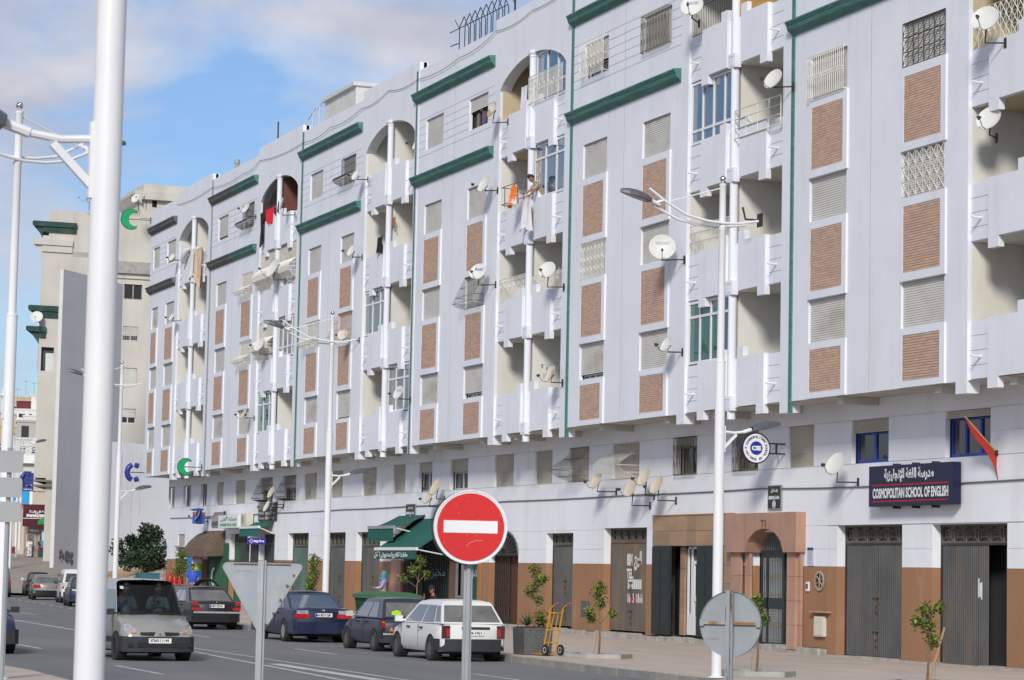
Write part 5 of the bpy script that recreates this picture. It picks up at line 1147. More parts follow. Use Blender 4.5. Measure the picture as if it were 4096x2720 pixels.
for args in [
    ('large pale dish on the top right balcony at the right edge', (-47.83, 28.63, 13.95), .62, (-47.69, 29.05, 13.43), -52),
    ('pale dish in the beige balcony at the right edge, under the largest one', (-48.24, 28.98, 11.90), .58, (-48.6, 29.40, 11.55), -62),
    ('pale dish above the white rail balcony left of the green strip', (-57.89, 28.63, 14.36), .56, (-57.6, 29.05, 14.15), -72),
    ('dish with blue scribble on the dark barred top balcony', (-62.6, 28.55, 17.12), .62, (-63.2, 29.05, 16.8), -40, 24, None, ('Starsat', SB)),
    ('rust streaked dish beside the half open brown window', (-78.09, 28.63, 16.79), .52, (-77.70, 29.05, 16.36), -84, 22, M_DISHR),
    ('dish half hidden inside the empty white top arch', (-87.55, 29.3, 17.15), .58, (-87.35, 29.5, 16.9), -86),
    ('dish in front of the black bulging grille under the roof, left of the empty arch', (-92.64, 28.63, 16.64), .46, (-92.45, 29.05, 16.47), -76),
    ('dish before a closed shutter, left of the balcony with the black bag', (-93.11, 28.68, 13.86), .52, (-93.0, 29.08, 13.62), -80),
    ('biggest dish, set before the white bulging balcony cage', (-103.85, 28.62, 14.28), .86, (-103.4, 29.05, 13.79), -80),
    ('dish high between the cornice and a shutter left of the clothes rack', (-78.84, 28.68, 14.48), .60, (-78.6, 29.08, 14.27), -80),
    ('dish above the slanted black basket grille', (-79.02, 28.62, 11.66), .60, (-78.6, 29.08, 11.22), -50, 26, None, ('Asat', SB)),
    ('rusty orange dish beside the red slanted grille', (-93.79, 28.62, 10.77), .50, (-93.1, 29.08, 10.52), -58, 24, M_DISHR),
    ('pale dish on the balcony with two white railings, by the green strip', (-72.88, 28.60, 11.10), .56, (-72.64, 29.05, 10.58), -52),
    ('round pale dish with blue maker lettering, left of the white ornate balcony grille', (-64.30, 28.55, 10.85), .72, (-63.95, 29.05, 10.50), -24, 16, None, ('VISIONIC', SL)),
    ('dish with a brown stain on the lowest balcony by the green strip', (-72.61, 28.63, 7.95), .54, (-72.6, 29.05, 7.70), -88, 22, M_DISHR),
    ('dish low beside the green glazed balcony', (-64.18, 28.66, 8.22), .46, (-64.05, 29.08, 8.01), -82),
    ('single cream dish below the olive bulging window cage', (-71.42, 29.70, 4.78), .54, (-71.04, 30.2, 4.45), -84, 24, M_DISHC),
    ('lowest left cream dish of the cluster of three', (-68.73, 29.65, 4.50), .58, (-68.58, 30.2, 4.00), -82, 24, M_DISHC),
    ('topmost cream dish of the cluster of three', (-67.88, 29.68, 4.78), .54, (-68.30, 30.2, 4.27), -82, 24, M_DISHC),
    ('right hand cream dish of the cluster of three', (-66.99, 29.68, 4.54), .56, (-66.79, 30.2, 4.11), -82, 24, M_DISHC),
    ('single pale dish left of the navy school sign', (-56.33, 29.65, 4.80), .60, (-56.19, 30.2, 4.36), -74),
    ('dish in front of the grey glazed lowest balcony', (-86.89, 28.60, 8.20), .52, (-86.9, 29.05, 7.98), -76, 22, None, ('orient', SB)),
    ('upper cream dish above the navy painted shop board', (-107.07, 29.72, 5.18), .54, (-106.70, 30.2, 4.67), -84, 24, M_DISHC),
    ('lower pale dish hanging over the navy painted shop board', (-107.73, 29.72, 4.60), .52, (-106.80, 30.2, 4.55), -88, 26),
    ('upper cream dish behind the no entry sign', (-85.94, 29.72, 4.92), .62, (-86.3, 30.2, 4.51), -84, 24, M_DISHC),
    ('lower cream dish behind the no entry sign', (-86.64, 29.72, 4.56), .46, (-86.73, 30.2, 4.25), -84, 24, M_DISHC),
    ('dish before the black belly grille next to the arch with red clothes', (-108.48, 28.64, 17.34), .50, (-108.4, 29.05, 16.99), -80),
    ('small dish by the raised shutter near the hanging blanket', (-122.03, 28.68, 16.65), .40, (-121.8, 29.08, 16.51), -70),
    ('small dish one storey under the hanging blanket', (-121.76, 28.68, 13.76), .42, (-121.5, 29.08, 13.58), -82),
    ('low cream dish left of the green glazed lowest balcony of the second block', (-107.93, 28.66, 8.49), .52, (-107.7, 29.08, 8.31), -92, 24, M_DISHC),
    ('dish on the white caged balcony below the biggest dish', (-105.53, 28.60, 11.24), .62, (-105.0, 29.05, 10.84), -72),
    ('cream dish in front of the blue and orange box sign', (-118.96, 29.5, 4.36), .54, (-119.6, 30.2, 4.1), -88, 24, M_DISHC),
    ('narrow dish seen edge on, right of the arch with red clothes', (-102.62, 28.60, 16.82), .48, (-102.2, 29.05, 16.32), -112, 14)]:
    lab, c, D, mn, a = args[:5]; kw = dict(zip(('e', 'm', 'logo'), args[5:])); dish(lab, c, D, mn, a, **kw)
s = thing('empty_bracket', 'black iron bracket without a dish, right of the lamp bow arms', 'bracket', (-59.35, YF-.05, 11.02))
b = MB(); b.box(-.14, .14, -.03, 0, -.17, .17); b.tube([(0, -.02, 0), (0, -.42, -.0), (0, -.50, .30)], .028, 6); b.build('arm', M_IRON, s)
# ---------------------------------------------------------------- laundry and balcony things
def cloth(name, label, cat, loc, w, h, m, axis='x', folds=3, amp=.05, seed=0, parts=None):
    rnd = random.Random(seed); b = MB(); N, K = 10, 8
    def P(i, j):
        t, u = i/N, j/K; x = (t-.5)*w*(1-.15*u*math.sin(seed)); y = -amp*math.sin(t*PI*folds+seed+u)*(.4+u) - .02; z = -h*u*(1-.10*math.sin(t*5+seed)) 
        return (x, y, z) if axis == 'x' else (y, x, z)
    for i in range(N):
        for j in range(K): b.quad(P(i, j), P(i+1, j), P(i+1, j+1), P(i, j+1))
    o = b.build(name, m, smooth=True); o.location = loc; tag(o, label, cat); return o
cloth('blanket', 'pink and cream blanket hanging over the leftmost top balcony', 'blanket', (-117.9, YF-.12, 16.66), 1.5, 1.75, mat('pink_cream_blanket', (.60, .36, .28), .9, var=.12, scale=1.5, dirt=(.62, .50, .36), dirt_amt=.95, dirt_scale=1.0, dirt_lo=.47, dirt_hi=.53), folds=4, amp=.05, seed=1)
cloth('sheet', 'white sheet hanging beside the pink blanket', 'sheet', (-119.2, YF-.12, 16.75), .9, 1.3, flat('white_sheet', (.66, .64, .62)), folds=3, amp=.05, seed=4)
o = MB(); o.tube([(-.75, -.15, -.25), (-.45, -.22, .0), (-.1, -.18, .25), (.1, -.1, .33)], [.10, .15, .15, .08], 10); q = o.build('bolster', flat('white_bolster', (.66, .66, .68)), smooth=True); q.location = (-119.9, YF-.05, 16.5); tag(q, 'white rolled pillow over the parapet left of the blanket', 'pillow')
cloth('red_shirt', 'red clothes hung in the dark top arch', 'shirt', (-105.9, YF-.05, 17.05), 1.25, .62, flat('red_cloth', (.60, .012, .03)), folds=5, amp=.06, seed=2)
cloth('black_trousers', 'black trousers hung left of the red clothes', 'trousers', (-107.15, YF-.07, 17.0), .5, 1.35, flat('black_cloth', (.012, .012, .014)), folds=3, amp=.05, seed=3)
cloth('dark_shirt', 'dark shirt hung right of the red clothes', 'shirt', (-104.9, YF-.05, 17.2), .6, .45, flat('navy_cloth', (.02, .02, .04)), folds=3, amp=.05, seed=5)
cloth('black_bag', 'black bag hanging from the second balcony of the block with the empty arch', 'bag', (-90.6, YF-.10, 14.1), .62, .62, flat('black_bag_cloth', (.014, .014, .015)), folds=2, amp=.04, seed=6)
b = MB()
for x in (-.35, 0, .35): b.tube([(x-.17, 0, -.2), (x, 0, .2), (x+.17, 0, -.2)], .018, 4); b.tube([(x-.17, 0, .2), (x, 0, -.2), (x+.17, 0, .2)], .018, 4)
q = b.build('wooden_hanger', flat('brown_wood_hanger', (.27, .13, .05))); q.location = (-90.1, YF+.12, 14.55); tag(q, 'folding wooden clothes hanger above the black bag', 'hanger')
cloth('white_towel', 'white cloth drying inside the beige top arch', 'towel', (-76.6, YF+.10, 17.35), .55, .75, flat('white_towel_cloth', (.60, .60, .64)), folds=4, amp=.03, seed=7)
b = MB()
for z in (0, .55): b.tube([(-1.0, -.15, z), (1.0, -.15, z), (1.0, .4, z), (-1.0, .4, z), (-1.0, -.15, z)], .014, 4)
for x in (-.7, .1, .95): b.tube([(x, -.15, -.1), (x, -.15, .55)], .016, 4)
q = b.build('drying_rack', flat('grey_wire_rack', (.16, .17, .18))); q.location = (-76.9, YF, 13.7); tag(q, 'grey wire drying rack on the balcony left of the woman', 'drying rack')
b = MB()
for i, (x, dz) in enumerate([(-1.1, .1), (-.7, .0), (-.4, .0), (-.1, .02), (.4, .06), (.8, .1)]): b.box(x-.05, x+.05, 0, .02, dz-.12, dz)
b.tube([(-1.3, 0, .1), (0, 0, 0), (1.1, 0, .14)], .006, 3); q = b.build('clothes_line', flat('coloured_pegs', (.25, .30, .25), rnd='island')); q.location = (-74.1, YF+.3, 8.35); tag(q, 'clothes line with small pegs in the lowest balcony by the stained dish', 'clothes line')
b = MB(); b.tube([(-1.2, 0, .9), (-.3, 0, .1), (.6, 0, -.25), (1.1, 0, -.5)], .007, 3); [b.box(-.6+.3*i-.06, -.6+.3*i+.06, 0, .02, .2-.16*i, .34-.16*i) for i in range(6)]
q = b.build('clothes_line', flat('dark_pegs', (.06, .06, .07))); q.location = (-117.3, YF+.35, 17.6); tag(q, 'clothes line with dark scraps in the leftmost top arch', 'clothes line')
cloth('striped_laundry', 'pale printed laundry inside the white caged balcony', 'laundry', (-103.2, YF+.05, 14.6), 2.0, .9, mat('printed_cloth', (.55, .50, .58), .9, var=.35, scale=5), folds=6, amp=.04, seed=9)
s = thing('wall_lamp', 'shell shaped white wall lamp in the right edge balcony', 'lamp', (-46.2, 30.0, 9.2), rad(90))
b = MB()
for i in range(7):
    a, c = rad(-38+76*i/7), rad(-38+76*(i+1)/7); b.quad((.06*math.sin(a), -.1, -.1), (.06*math.sin(c), -.1, -.1), (.30*math.sin(c), -.13+.03*(i % 2), .16), (.30*math.sin(a), -.13+.03*((i+1) % 2), .16))
b.box(-.06, .06, -.1, 0, -.14, -.08); b.build('shade', flat('white_plaster_shell', (.62, .61, .58)), s)
# ---------------------------------------------------------------- pavement furniture
s = thing('hand_truck', 'yellow two wheeled hand truck with pink grips on the pavement', 'hand truck', (-56.25, 22.36, 0.16), rad(12))
Y_ = flat('yellow_enamel', (.60, .30, .012), .4)
b = MB()
for y in (-.17, .17): b.tube([(-.10, y, .05), (.18, y, 1.02), (.22, y, 1.10), (.38, y, 1.17)], .018, 7)
for t in (.25, .55, .95): b.tube([(-.10+.28*t, -.17, .05+.97*t), (-.10+.28*t, .17, .05+.97*t)], .016, 6)
for y in (-.06, .06): b.tube([(-.08, y, .10), (.17, y, 1.0)], .012, 5)
b.build('frame', Y_, s); MB().box(-.62, -.10, -.2, .2, .012, .03).build('toe_plate', Y_, s)
for y in (-.17, .17): MB().tube([(.37, y, 1.165), (.47, y, 1.20)], .024, 7).build('grip', flat('pink_grip', (.50, .06, .14)), s)
for y in (-.21, .21):
    w = MB(); w.lathe([(.06, -.022), (.11, -.03), (.125, -.02), (.125, .02), (.11, .03), (.06, .022)], 18, (.06, y, .125), RX90); wo_ = w.build('wheel', M_BLACK, s); MB().lathe([(.0, -.018), (.07, -.024), (.07, .024), (.0, .018)], 14, (.06, y, .125), RX90).build('hub', flat('grey_hub', (.45, .45, .45), .4), wo_)
s = thing('planter', 'square dark granite planter with spiky plants near the kerb', 'planter', (-57.05, 22.2, 0.15))
b = MB(); b.prism([(-.33, 0), (.33, 0), (.36, .62), (-.36, .62)], -.36, .36, 'x'); 
b.build('tub', mat('speckled_granite', (.095, .10, .105), .6, var=.5, scale=30), s); MB().box(-.32, .32, -.32, .32, .622, .64).build('soil', flat('soil', (.05, .035, .025)), s)
LEAF = mat('leaf_green', (.075, .115, .022), .6, var=.25, scale=3, rnd='island'); LEAFY = mat('leaf_yellow_green', (.20, .24, .035), .6, var=.2, scale=3, rnd='island'); LEAFD = mat('leaf_dark_green', (.022, .045, .016), .6, var=.3, scale=2, rnd='island')
BARK = mat('sapling_bark', (.20, .125, .075), .9, var=.25, scale=20)
b = MB()
for i in range(60):
    a = random.uniform(0, 6.28); el = random.uniform(.25, 1.35); l = random.uniform(.22, .40); d_ = Vector((math.cos(a)*math.cos(el), math.sin(a)*math.cos(el), math.sin(el))); sd_ = d_.cross(Vector((0, 0, 1))).normalized()*.012
    p = Vector((-.12, -.1, .66)); b.poly([tuple(p-sd_), tuple(p+sd_), tuple(p+d_*l*.6+sd_), tuple(p+d_*l), tuple(p+d_*l*.6-sd_)])
b.build('spiky_plant', mat('yucca_green', (.05, .095, .03), .5, var=.3, rnd='island'), s)
def leaf_cloud(b, centres, n, size, rnd):
    for k in range(n):
        c, r = centres[rnd.randrange(len(centres))]
        v = Vector((rnd.gauss(0, 1), rnd.gauss(0, 1), rnd.gauss(0, 1))).normalized()*r*rnd.random()**0.45
        p = Vector(c)+v; d_ = Vector((rnd.gauss(0, 1), rnd.gauss(0, 1), rnd.gauss(0, .8)-.1)).normalized(); sd_ = d_.orthogonal().normalized()
        sd_.rotate(Matrix.Rotation(rnd.uniform(0, 6.28), 3, d_)); l = size*rnd.uniform(.6, 1.3); w = l*.26
        b.poly([tuple(p), tuple(p+d_*l*.5+sd_*w), tuple(p+d_*l), tuple(p+d_*l*.5-sd_*w)])
def sapling(label, x, y, H, cl, n, seed, z=.15, ring=True, stake=None, size=.085, group='young street trees in front of the terrace', mleaf=None):
    rnd = random.Random(seed); s = thing('young_tree', label, 'tree', (x, y, z), 0, group)
    top = Vector((cl[0][0][0], cl[0][0][1], H*.92)); b = MB()
    b.tube([(0, 0, 0), (.03, .01, H*.3), (-.02, 0, H*.6), tuple(top)], [.032, .026, .02, .008], 6)
    for c, r in cl[1:]: b.tube([(0, 0, c[2]-.25), tuple(Vector(c)*.7+Vector((0, 0, c[2]*.28))), c], [.012, .009, .004], 4)
    b.build('trunk', BARK, s); f = MB(); leaf_cloud(f, cl, n, size, rnd); f.build('crown', mleaf or LEAF, s)
    f = MB(); leaf_cloud(f, [(tuple(Vector(c)+Vector((.03, -.05, r*.45))), r*.55) for c, r in cl], n//3, size, rnd); f.build('young_leaves', LEAFY, s)
    if stake:
        for st in stake: MB().tube([st[0], st[1]], st[2], 6).build('stake', flat('pale_wood_stake', (.33, .24, .16)), s)
    if ring:
        r_ = MB(); R0, R1 = .78, .64; k = 6
        for i in range(k):
            a0, a1 = 2*PI*i/k+.3, 2*PI*(i+1)/k+.3; P = [(R0*math.cos(a0), R0*math.sin(a0)), (R0*math.cos(a1), R0*math.sin(a1)), (R1*math.cos(a1), R1*math.sin(a1)), (R1*math.cos(a0), R1*math.sin(a0))]
            r_.prism(P, 0, .10, 'z')
        r_.build('concrete_ring', M_CONC, s); MB().poly([(R1*math.cos(2*PI*i/6+.3), R1*math.sin(2*PI*i/6+.3), .05) for i in range(6)]).build('soil', flat('soil', (.05, .035, .025)), s)
    return s
sapling('round topped sapling in a concrete ring in front of the rusty for sale door', -55.1, 23.05, 1.62, [((0, 0, 1.45), .20), ((-.05, .05, 1.20), .13), ((.05, -.28, 1.02), .12), ((0, -.2, .88), .10), ((.1, .28, 1.0), .08), ((0, 0, 1.62), .10)], 620, 1, stake=[((-.05, -.12, 0), (0, 0, .75), .012)])
sapling('sapling behind the round grey sign back, beside the pink portal', -46.0, 22.55, 1.5, [((0, 0, 1.30), .13), ((.05, .1, 1.1), .13), ((.0, .02, .95), .12), ((0, 0, 1.45), .10)], 330, 2, stake=[((-.03, -.1, 0), (-.03, -.05, 1.3), .011)])
sapling('sapling with a thick split stake at the right edge, before the open steel door', -41.9, 23.95, 1.62, [((0, -.02, 1.30), .20), ((.05, .22, 1.42), .10), ((0, .05, 1.05), .16), ((0, -.2, 1.15), .12), ((.0, .1, .80), .13)], 560, 3, stake=[((.05, -.04, -.1), (-.05, .38, 1.05), .022), ((-.02, .14, -.1), (0, .20, .62), .010)])
sapling('tall loose sapling rising above the granite planter', -57.1, 22.3, 2.15, [((-.0, -.05, 1.95), .16), ((0, 0, 1.65), .20), ((.0, .16, 1.75), .12), ((0, -.15, 1.45), .14), ((.0, .05, 1.25), .12), ((.1, .1, .85), .18), ((0, .12, .72), .16)], 760, 4, .15, False, size=.08)
sapling('thin sapling in front of the cafe pier behind the small dark hatchback', -74.6, 25.3, 2.30, [((.0, .1, 2.15), .20), ((0, -.1, 1.85), .20), ((0, -.45, 1.62), .14), ((.0, .3, 1.75), .14)], 420, 5, size=.09)
sapling('narrow sapling between the two grey doors left of the cafe', -79.9, 23.6, 2.35, [((.0, .05, 2.1), .22), ((0, .05, 1.8), .24), ((0, 0, 1.5), .22), ((0, -.05, 1.25), .18)], 640, 6, size=.09, mleaf=LEAF)
sapling('sapling beside the open green pharmacy door', -96.5, 23.4, 2.35, [((.0, 0, 2.2), .28), ((0, 0, 1.9), .30), ((0, -.08, 1.6), .26)], 700, 7, size=.09)
s = thing('refuse_bin', 'large dark green refuse container on the kerb behind the small dark hatchback', 'bin', (-69.2, 22.6, .15))
b = MB(); b.prism([(-.50, .25), (.50, .25), (.62, 1.12), (-.62, 1.12)], -1.0, 1.0, 'x'); BG = mat('bin_green', (.022, .085, .03), .5, var=.15, scale=3); b.build('tub', BG, s)
b = MB(); b.prism([(-.68, 1.10), (.68, 1.10), (.66, 1.20), (.3, 1.28), (-.3, 1.28), (-.66, 1.20)], -1.06, 1.06, 'x'); b.build('lid', flat('bin_lid_green', (.05, .13, .055)), s)
for x in (-.75, .75):
    for y in (-.38, .38): MB().lathe([(.0, -.03), (.12, -.03), (.12, .03), (.0, .03)], 12, (x, y, .12), RX90).build('wheel', M_BLACK, s)
b = MB(); b.lathe([(.09, .0), (.15, .0)], 16, (1.01, .15, .95), Matrix.Rotation(PI/2, 3, 'Y')); b.build('white_mark', M_WHITE, s)
s = thing('utility_cabinet', 'teal metal cabinet at the left end of the terrace', 'cabinet', (-122.0, 28.0, .15)); MB().box(-.3, .3, -.5, .5, 0, 1.45).build('body', flat('teal_paint', (.04, .13, .18)), s); MB().box(-.33, .33, -.53, .53, 1.451, 1.5).build('lid', flat('teal_lid', (.06, .16, .2)), s)
s = thing('cafe_table', 'round metal cafe table with a teapot under the green awning', 'table', (-75.9, 25.9, .2)); MB().lathe([(.0, .74), (.42, .74), (.42, .765), (.0, .77)], 20).build('table_top', flat('bright_metal_top', (.6, .6, .58), .25, metal=.8), s); MB().lathe([(.2, 0), (.2, .02), (.03, .03), (.03, .74)], 10).build('leg', M_IRON, s)
q = MB().lathe([(.0, 0), (.07, 0), (.09, .06), (.06, .13), (.03, .15), (.02, .19), (0, .2)], 12).build('teapot', flat('silver_teapot', (.6, .6, .6), .2, metal=.9), smooth=True); q.location = (-75.9, 25.95, .97); tag(q, 'small silver teapot on the metal cafe table', 'teapot')
for i, (x, y, r, l) in enumerate(((-72.6, 26.3, .5, 'nearest'), (-73.9, 26.2, .2, 'middle'), (-75.2, 26.9, .9, 'farthest'))):
    s = thing('wicker_chair', f'brown wicker cafe chair showing over the white hatchback roof, {l} of three', 'chair', (x, y, .2), r); WK = flat('wicker', (.24, .14, .045), dirt=(.1, .05, .02), dirt_amt=.6, dirt_scale=12)
    MB().box(-.22, .22, -.22, .22, .42, .47).build('seat', WK, s); b = MB(); n = 10
    for k in range(n): t, u = PI*k/n, PI*(k+1)/n; b.add([(.24*math.cos(t), .2, .5+.42*math.sin(t)), (.24*math.cos(u), .2, .5+.42*math.sin(u)), (.2*math.cos(u), .24, .47), (.2*math.cos(t), .24, .47)], [(0, 1, 2, 3)])
    b.build('backrest', WK, s)
    for dx in (-.19, .19):
        for dy in (-.19, .19): MB().tube([(dx, dy, 0), (dx, dy, .42)], .016, 5).build('leg', M_IRON, s)
def coil(label, x, y, z, R, n, r, m, tilt):
    b = MB()
    for k in range(n):
        rr = R*(1-.05*k); b.tube([(rr*math.cos(t*.3927), .05*k-.02*n+.02*math.sin(t), rr*math.sin(t*.3927)) for t in range(17)], r, 5)
    o = b.build('hose_coil', m); o.location = (x, y, z); o.rotation_euler = (tilt, 0, rad(60)); tag(o, label, 'hose coil', 'hose coils by the pharmacy door')
coil('black hose coils leaning by the green door', -97.2, 24.6, 1.05, .55, 5, .03, M_BLACK, .25)
coil('cream hose coil lying under the black ones', -95.6, 24.3, .62, .5, 5, .035, flat('cream_hose', (.50, .42, .30)), .5)
s = thing('gas_cart', 'rack of red gas bottles in front of the small grey service door', 'gas bottles', (-117.5, 28.2, .15), rad(90))
for i in range(3): MB().lathe([(.0, 1.0), (.14, 1.0), (.15, 1.05), (.15, 1.35), (.1, 1.45), (.04, 1.48), (.04, 1.55), (0, 1.55)], 14, (-.2+.22*i, 0, 0)).build('gas_bottle', flat('red_enamel', (.42, .022, .015), .4), s, smooth=True)
b = MB()
for x in (-.45, .45):
    for y in (-.2, .2): b.tube([(x, y, 0), (x, y, 1.75)], .014, 4)
for z in (.95, 1.75): b.tube([(-.45, -.2, z), (.45, -.2, z), (.45, .2, z), (-.45, .2, z), (-.45, -.2, z)], .014, 4)
b.build('rack', flat('rust_red_rack', (.22, .06, .04)), s)
# ---------------------------------------------------------------- vehicles
def paint(name, col, coat=0.35, metal=0.0, rough=0.3): return mat(name, col, rough, metal=metal, var=0.04, scale=0.8, coat=coat, spec=0.5, dirt=tuple(min(1, c*.85+.012) for c in col), dirt_amt=.3, dirt_scale=1.5)
M_CARGLASS = mat('car_glass', (0.03, 0.034, 0.04), 0.03, var=0.3, scale=1.2, spec=0.8, coat=0.6)
M_CARGLASSG = mat('dusty_car_glass', (0.115, 0.115, 0.11), 0.15, var=0.35, scale=2.2, spec=0.6, coat=0.3)
M_TRIM = flat('charcoal_bumper', (0.028, 0.03, 0.034), 0.6)
M_TAIL = mat('red_lamp', (0.42, 0.012, 0.014), 0.15, var=0.12, scale=7, coat=0.6)
M_TAILD = mat('smoked_lamp', (0.06, 0.018, 0.018), 0.15, var=0.3, scale=6, coat=0.6)
M_CLEAR = mat('clear_lamp', (0.46, 0.47, 0.49), 0.1, var=0.3, scale=12, coat=1.0, metal=0.4)
M_AMBER = flat('amber_lamp', (0.62, 0.19, 0.03), 0.2)
M_PLATE = flat('number_plate', (0.72, 0.72, 0.70), 0.4)
M_PINK_ = flat('plate_print', (0.02, 0.02, 0.025), 0.5)
M_ALLOY = flat('alloy_rim', (0.50, 0.50, 0.51), 0.3, metal=0.6)
M_STEEL = flat('dull_steel_rim', (0.09, 0.088, 0.085), 0.5)
def car(label, loc, rz, body, p, group=None, cat='car', rim=None, name='parked_car', light=True):
    s = thing(name, label, cat, loc, rz, group); s.scale = (.945,)*3
    L2, W = p['L']/2, p['W']/2; xr0, xr1, xf1, xf0 = p['cab']; zb, zf, zr = p['belt'], p.get('beltf', p['belt']), p['H']
    # lower body: cross-sections along x
    st = p['st']; b = MB(); rings = []
    for (x, z0, z1, f) in st:
        w = W*f; zm = z0+(z1-z0)*.55
        rings.append([(x, -w*.90, z0), (x, -w, z0+.12), (x, -w, zm), (x, -w*.965, z1-.05), (x, -w*.88, z1), (x, 0, z1+.022), (x, w*.88, z1), (x, w*.965, z1-.05), (x, w, zm), (x, w, z0+.12), (x, w*.90, z0)])
    n = len(rings[0])
    vs = [q for r in rings for q in r]; fs = []
    for i in range(len(rings)-1):
        for k in range(n): fs.append((i*n+k, (i+1)*n+k, (i+1)*n+(k+1) % n, i*n+(k+1) % n))
    fs.append(tuple(range(n))); fs.append(tuple((len(rings)-1)*n+k for k in reversed(range(n))))
    b.add(vs, fs); b.build('body', body, s, smooth=True)
    # cabin
    wB, wT = W*.93, W*p.get('tumble', .76); xs = lambda t, u: None
    def side(u, v):
        xa, xb = xr0+(xr1-xr0)*v, xf0+(xf1-xf0)*v; z0 = zb+(zf-zb)*u; x = xa+(xb-xa)*u
        return (x, wB+(wT-wB)*v, z0+(zr-.07-z0)*v)
    b = MB(); N = 8; prof = []
    for i in range(N+1):
        u = i/N; lo = side(u, 0); hi = side(u, 1); e = math.sin(PI*u)*.03
        ins = .10 if i in (0, N) else 0; sx = (-.0 if i == 0 else (.0 if i == N else 0))
        prof.append([lo, (hi[0], hi[1]+.0, hi[2]), (hi[0]+(.05 if i == 0 else (-.05 if i == N else 0)), hi[1]-.04, zr-.025+e*.6), (hi[0]+(.09 if i == 0 else (-.09 if i == N else 0)), hi[1]-.16, zr-.004+e), (hi[0]+(.09 if i == 0 else (-.09 if i == N else 0)), 0, zr+.012+e)])
    rings = [[q for q in r]+[(q[0], -q[1], q[2]) for q in reversed(r[:-1])] for r in prof]
    n = len(rings[0]); vs = [q for r in rings for q in r]; fs = []
    for i in range(N):
        for k in range(n-1): fs.append((i*n+k, i*n+k+1, (i+1)*n+k+1, (i+1)*n+k))
    fs.append(tuple(reversed(range(n))))
    if not p.get('openf'): fs.append(tuple(N*n+k for k in range(n)))
    b.add(vs, fs); b.build('cabin', body, s, smooth=True)
    gl = p.get('glass', M_CARGLASS)
    def off(q, d, ax):
        return (q[0]+(d if ax == 'x' else 0), q[1]+(d if ax == 'y' else 0), q[2])
    for sg in (1, -1):
        for (u0, u1, v0, v1) in p['win']:
            qs = [side(u0, v0), side(u1, v0), side(u1, v1), side(u0, v1)]
            if len(p['win']) and u1 == p['win'][-1][1]: pass
            MB().poly([(q[0], sg*(q[1]+.006), q[2]) for q in qs]).build('side_window', gl, s)
    # windscreen and rear window on their sloping faces
    def face(front, y0, y1, v0, v1, m, nm, d):
        def q(y, v):
            p0 = side(1 if front else 0, 0); p1 = side(1 if front else 0, 1); x = p0[0]+(p1[0]-p0[0])*v; z = p0[2]+(p1[2]-p0[2])*v; w = p0[1]+(p1[1]-p0[1])*v
            return (x+(d if front else -d), y*w, z)
        return MB().poly([q(y0, v0), q(y1, v0), q(y1*.99, v1), q(y0*.99, v1)]).build(nm, m, s)
    r_ = p.get('rear', (.90, .06, .92))
    face(True, -.93, .93, .04, .95, p.get('fglass', M_CARGLASS), 'windscreen', .010)
    if r_: face(False, -r_[0], r_[0], r_[1], r_[2], p.get('rglass', gl), 'rear_window', .010)
    # wheels
    for ax_, x in enumerate(p['axles']):
        for sg in (1, -1):
            r = p.get('wr', .30); yw = sg*(W-.10)
            MB().lathe([(.0, -.10), (r+.055, -.10), (r+.055, .112), (.0, .112)], 22, (x, yw, r+.01), RX90).build('wheel_arch', M_BLACK, s)
            w = MB().lathe([(r*.62, -.07), (r*.66, -.118), (r*.94, -.118), (r, -.09), (r, .09), (r*.94, .118), (r*.66, .118), (r*.62, .07)], 22, (x, yw+sg*.012, r), RX90).build('wheel', mat('dusty_tyre', (.035, .033, .031), .85, var=.2, scale=6), s, smooth=True)
            rm = rim or M_STEEL; k = MB(); k.lathe([(.0, .085), (r*.25, .09), (r*.30, .06), (r*.58, .055), (r*.655, .10)], 20, (x, yw+sg*.012, r), Matrix.Rotation(-sg*-PI/2 if sg < 0 else -PI/2, 3, 'X') if True else RX90)
            k.build('rim', rm, w, smooth=True)
            for i in range(7):
                t = 2*PI*i/7; MB().obox((x+r*.42*math.cos(t), yw+sg*.087, r+r*.42*math.sin(t)), (r*.17*math.cos(t), 0, r*.17*math.sin(t)), (0, .014, 0), (-.022*math.sin(t), 0, .022*math.cos(t))).build('spoke' if rm is not M_STEEL else 'rim_vent', rm if rm is not M_STEEL else M_BLACK, w)
    # bumpers
    for end, key in ((-1, 'rb'), (1, 'fb')):
        if key in p:
            z0, z1, m = p[key]; xe = end*L2
            pl = [(xe-end*.55, W+.012), (xe-end*.10, W*.985), (xe-end*.0, W*.86), (xe+end*.045, W*.5), (xe+end*.055, 0)]; pl = pl+[(x, -y) for x, y in reversed(pl[:-1])]
            MB().prism(pl, z0, z1, 'z').build('bumper', m, s)
    for (nm, m, x, y0, y1, z0, z1, dep) in p.get('bits', []):
        for sg in ((1, -1) if y0 >= 0 and nm != 'grille_' else (1,)):
            a, c = sorted((sg*y0, sg*y1)); MB().box(min(x, x+dep), max(x, x+dep), a, c, z0, z1).build(nm.rstrip('_'), m, s)
    for (nm, m, pts) in p.get('polys', []):
        MB().poly(pts).build(nm, m, s)
    for sg in (1, -1):
        mxx = xf0-.12 if p.get('mx') is None else p['mx']
        q = MB(); q.obox((mxx, sg*(W+.08), (zf if zf else zb)+.08), (.04, 0, 0), (0, .095, 0), (0, 0, .07)); q.obox((mxx-.0, sg*(W-.03), zf+.05), (.03, 0, 0), (0, .07, 0), (0, 0, .02)); q.build('wing_mirror', p.get('mm', M_TRIM), s)
        for x in p.get('handles', []): MB().box(x-.09, x+.09, sg*W-.005 if sg > 0 else -W-.022, sg*W+.022 if sg > 0 else -W+.005, zb-.14, zb-.10).build('door_handle', M_TRIM, s)
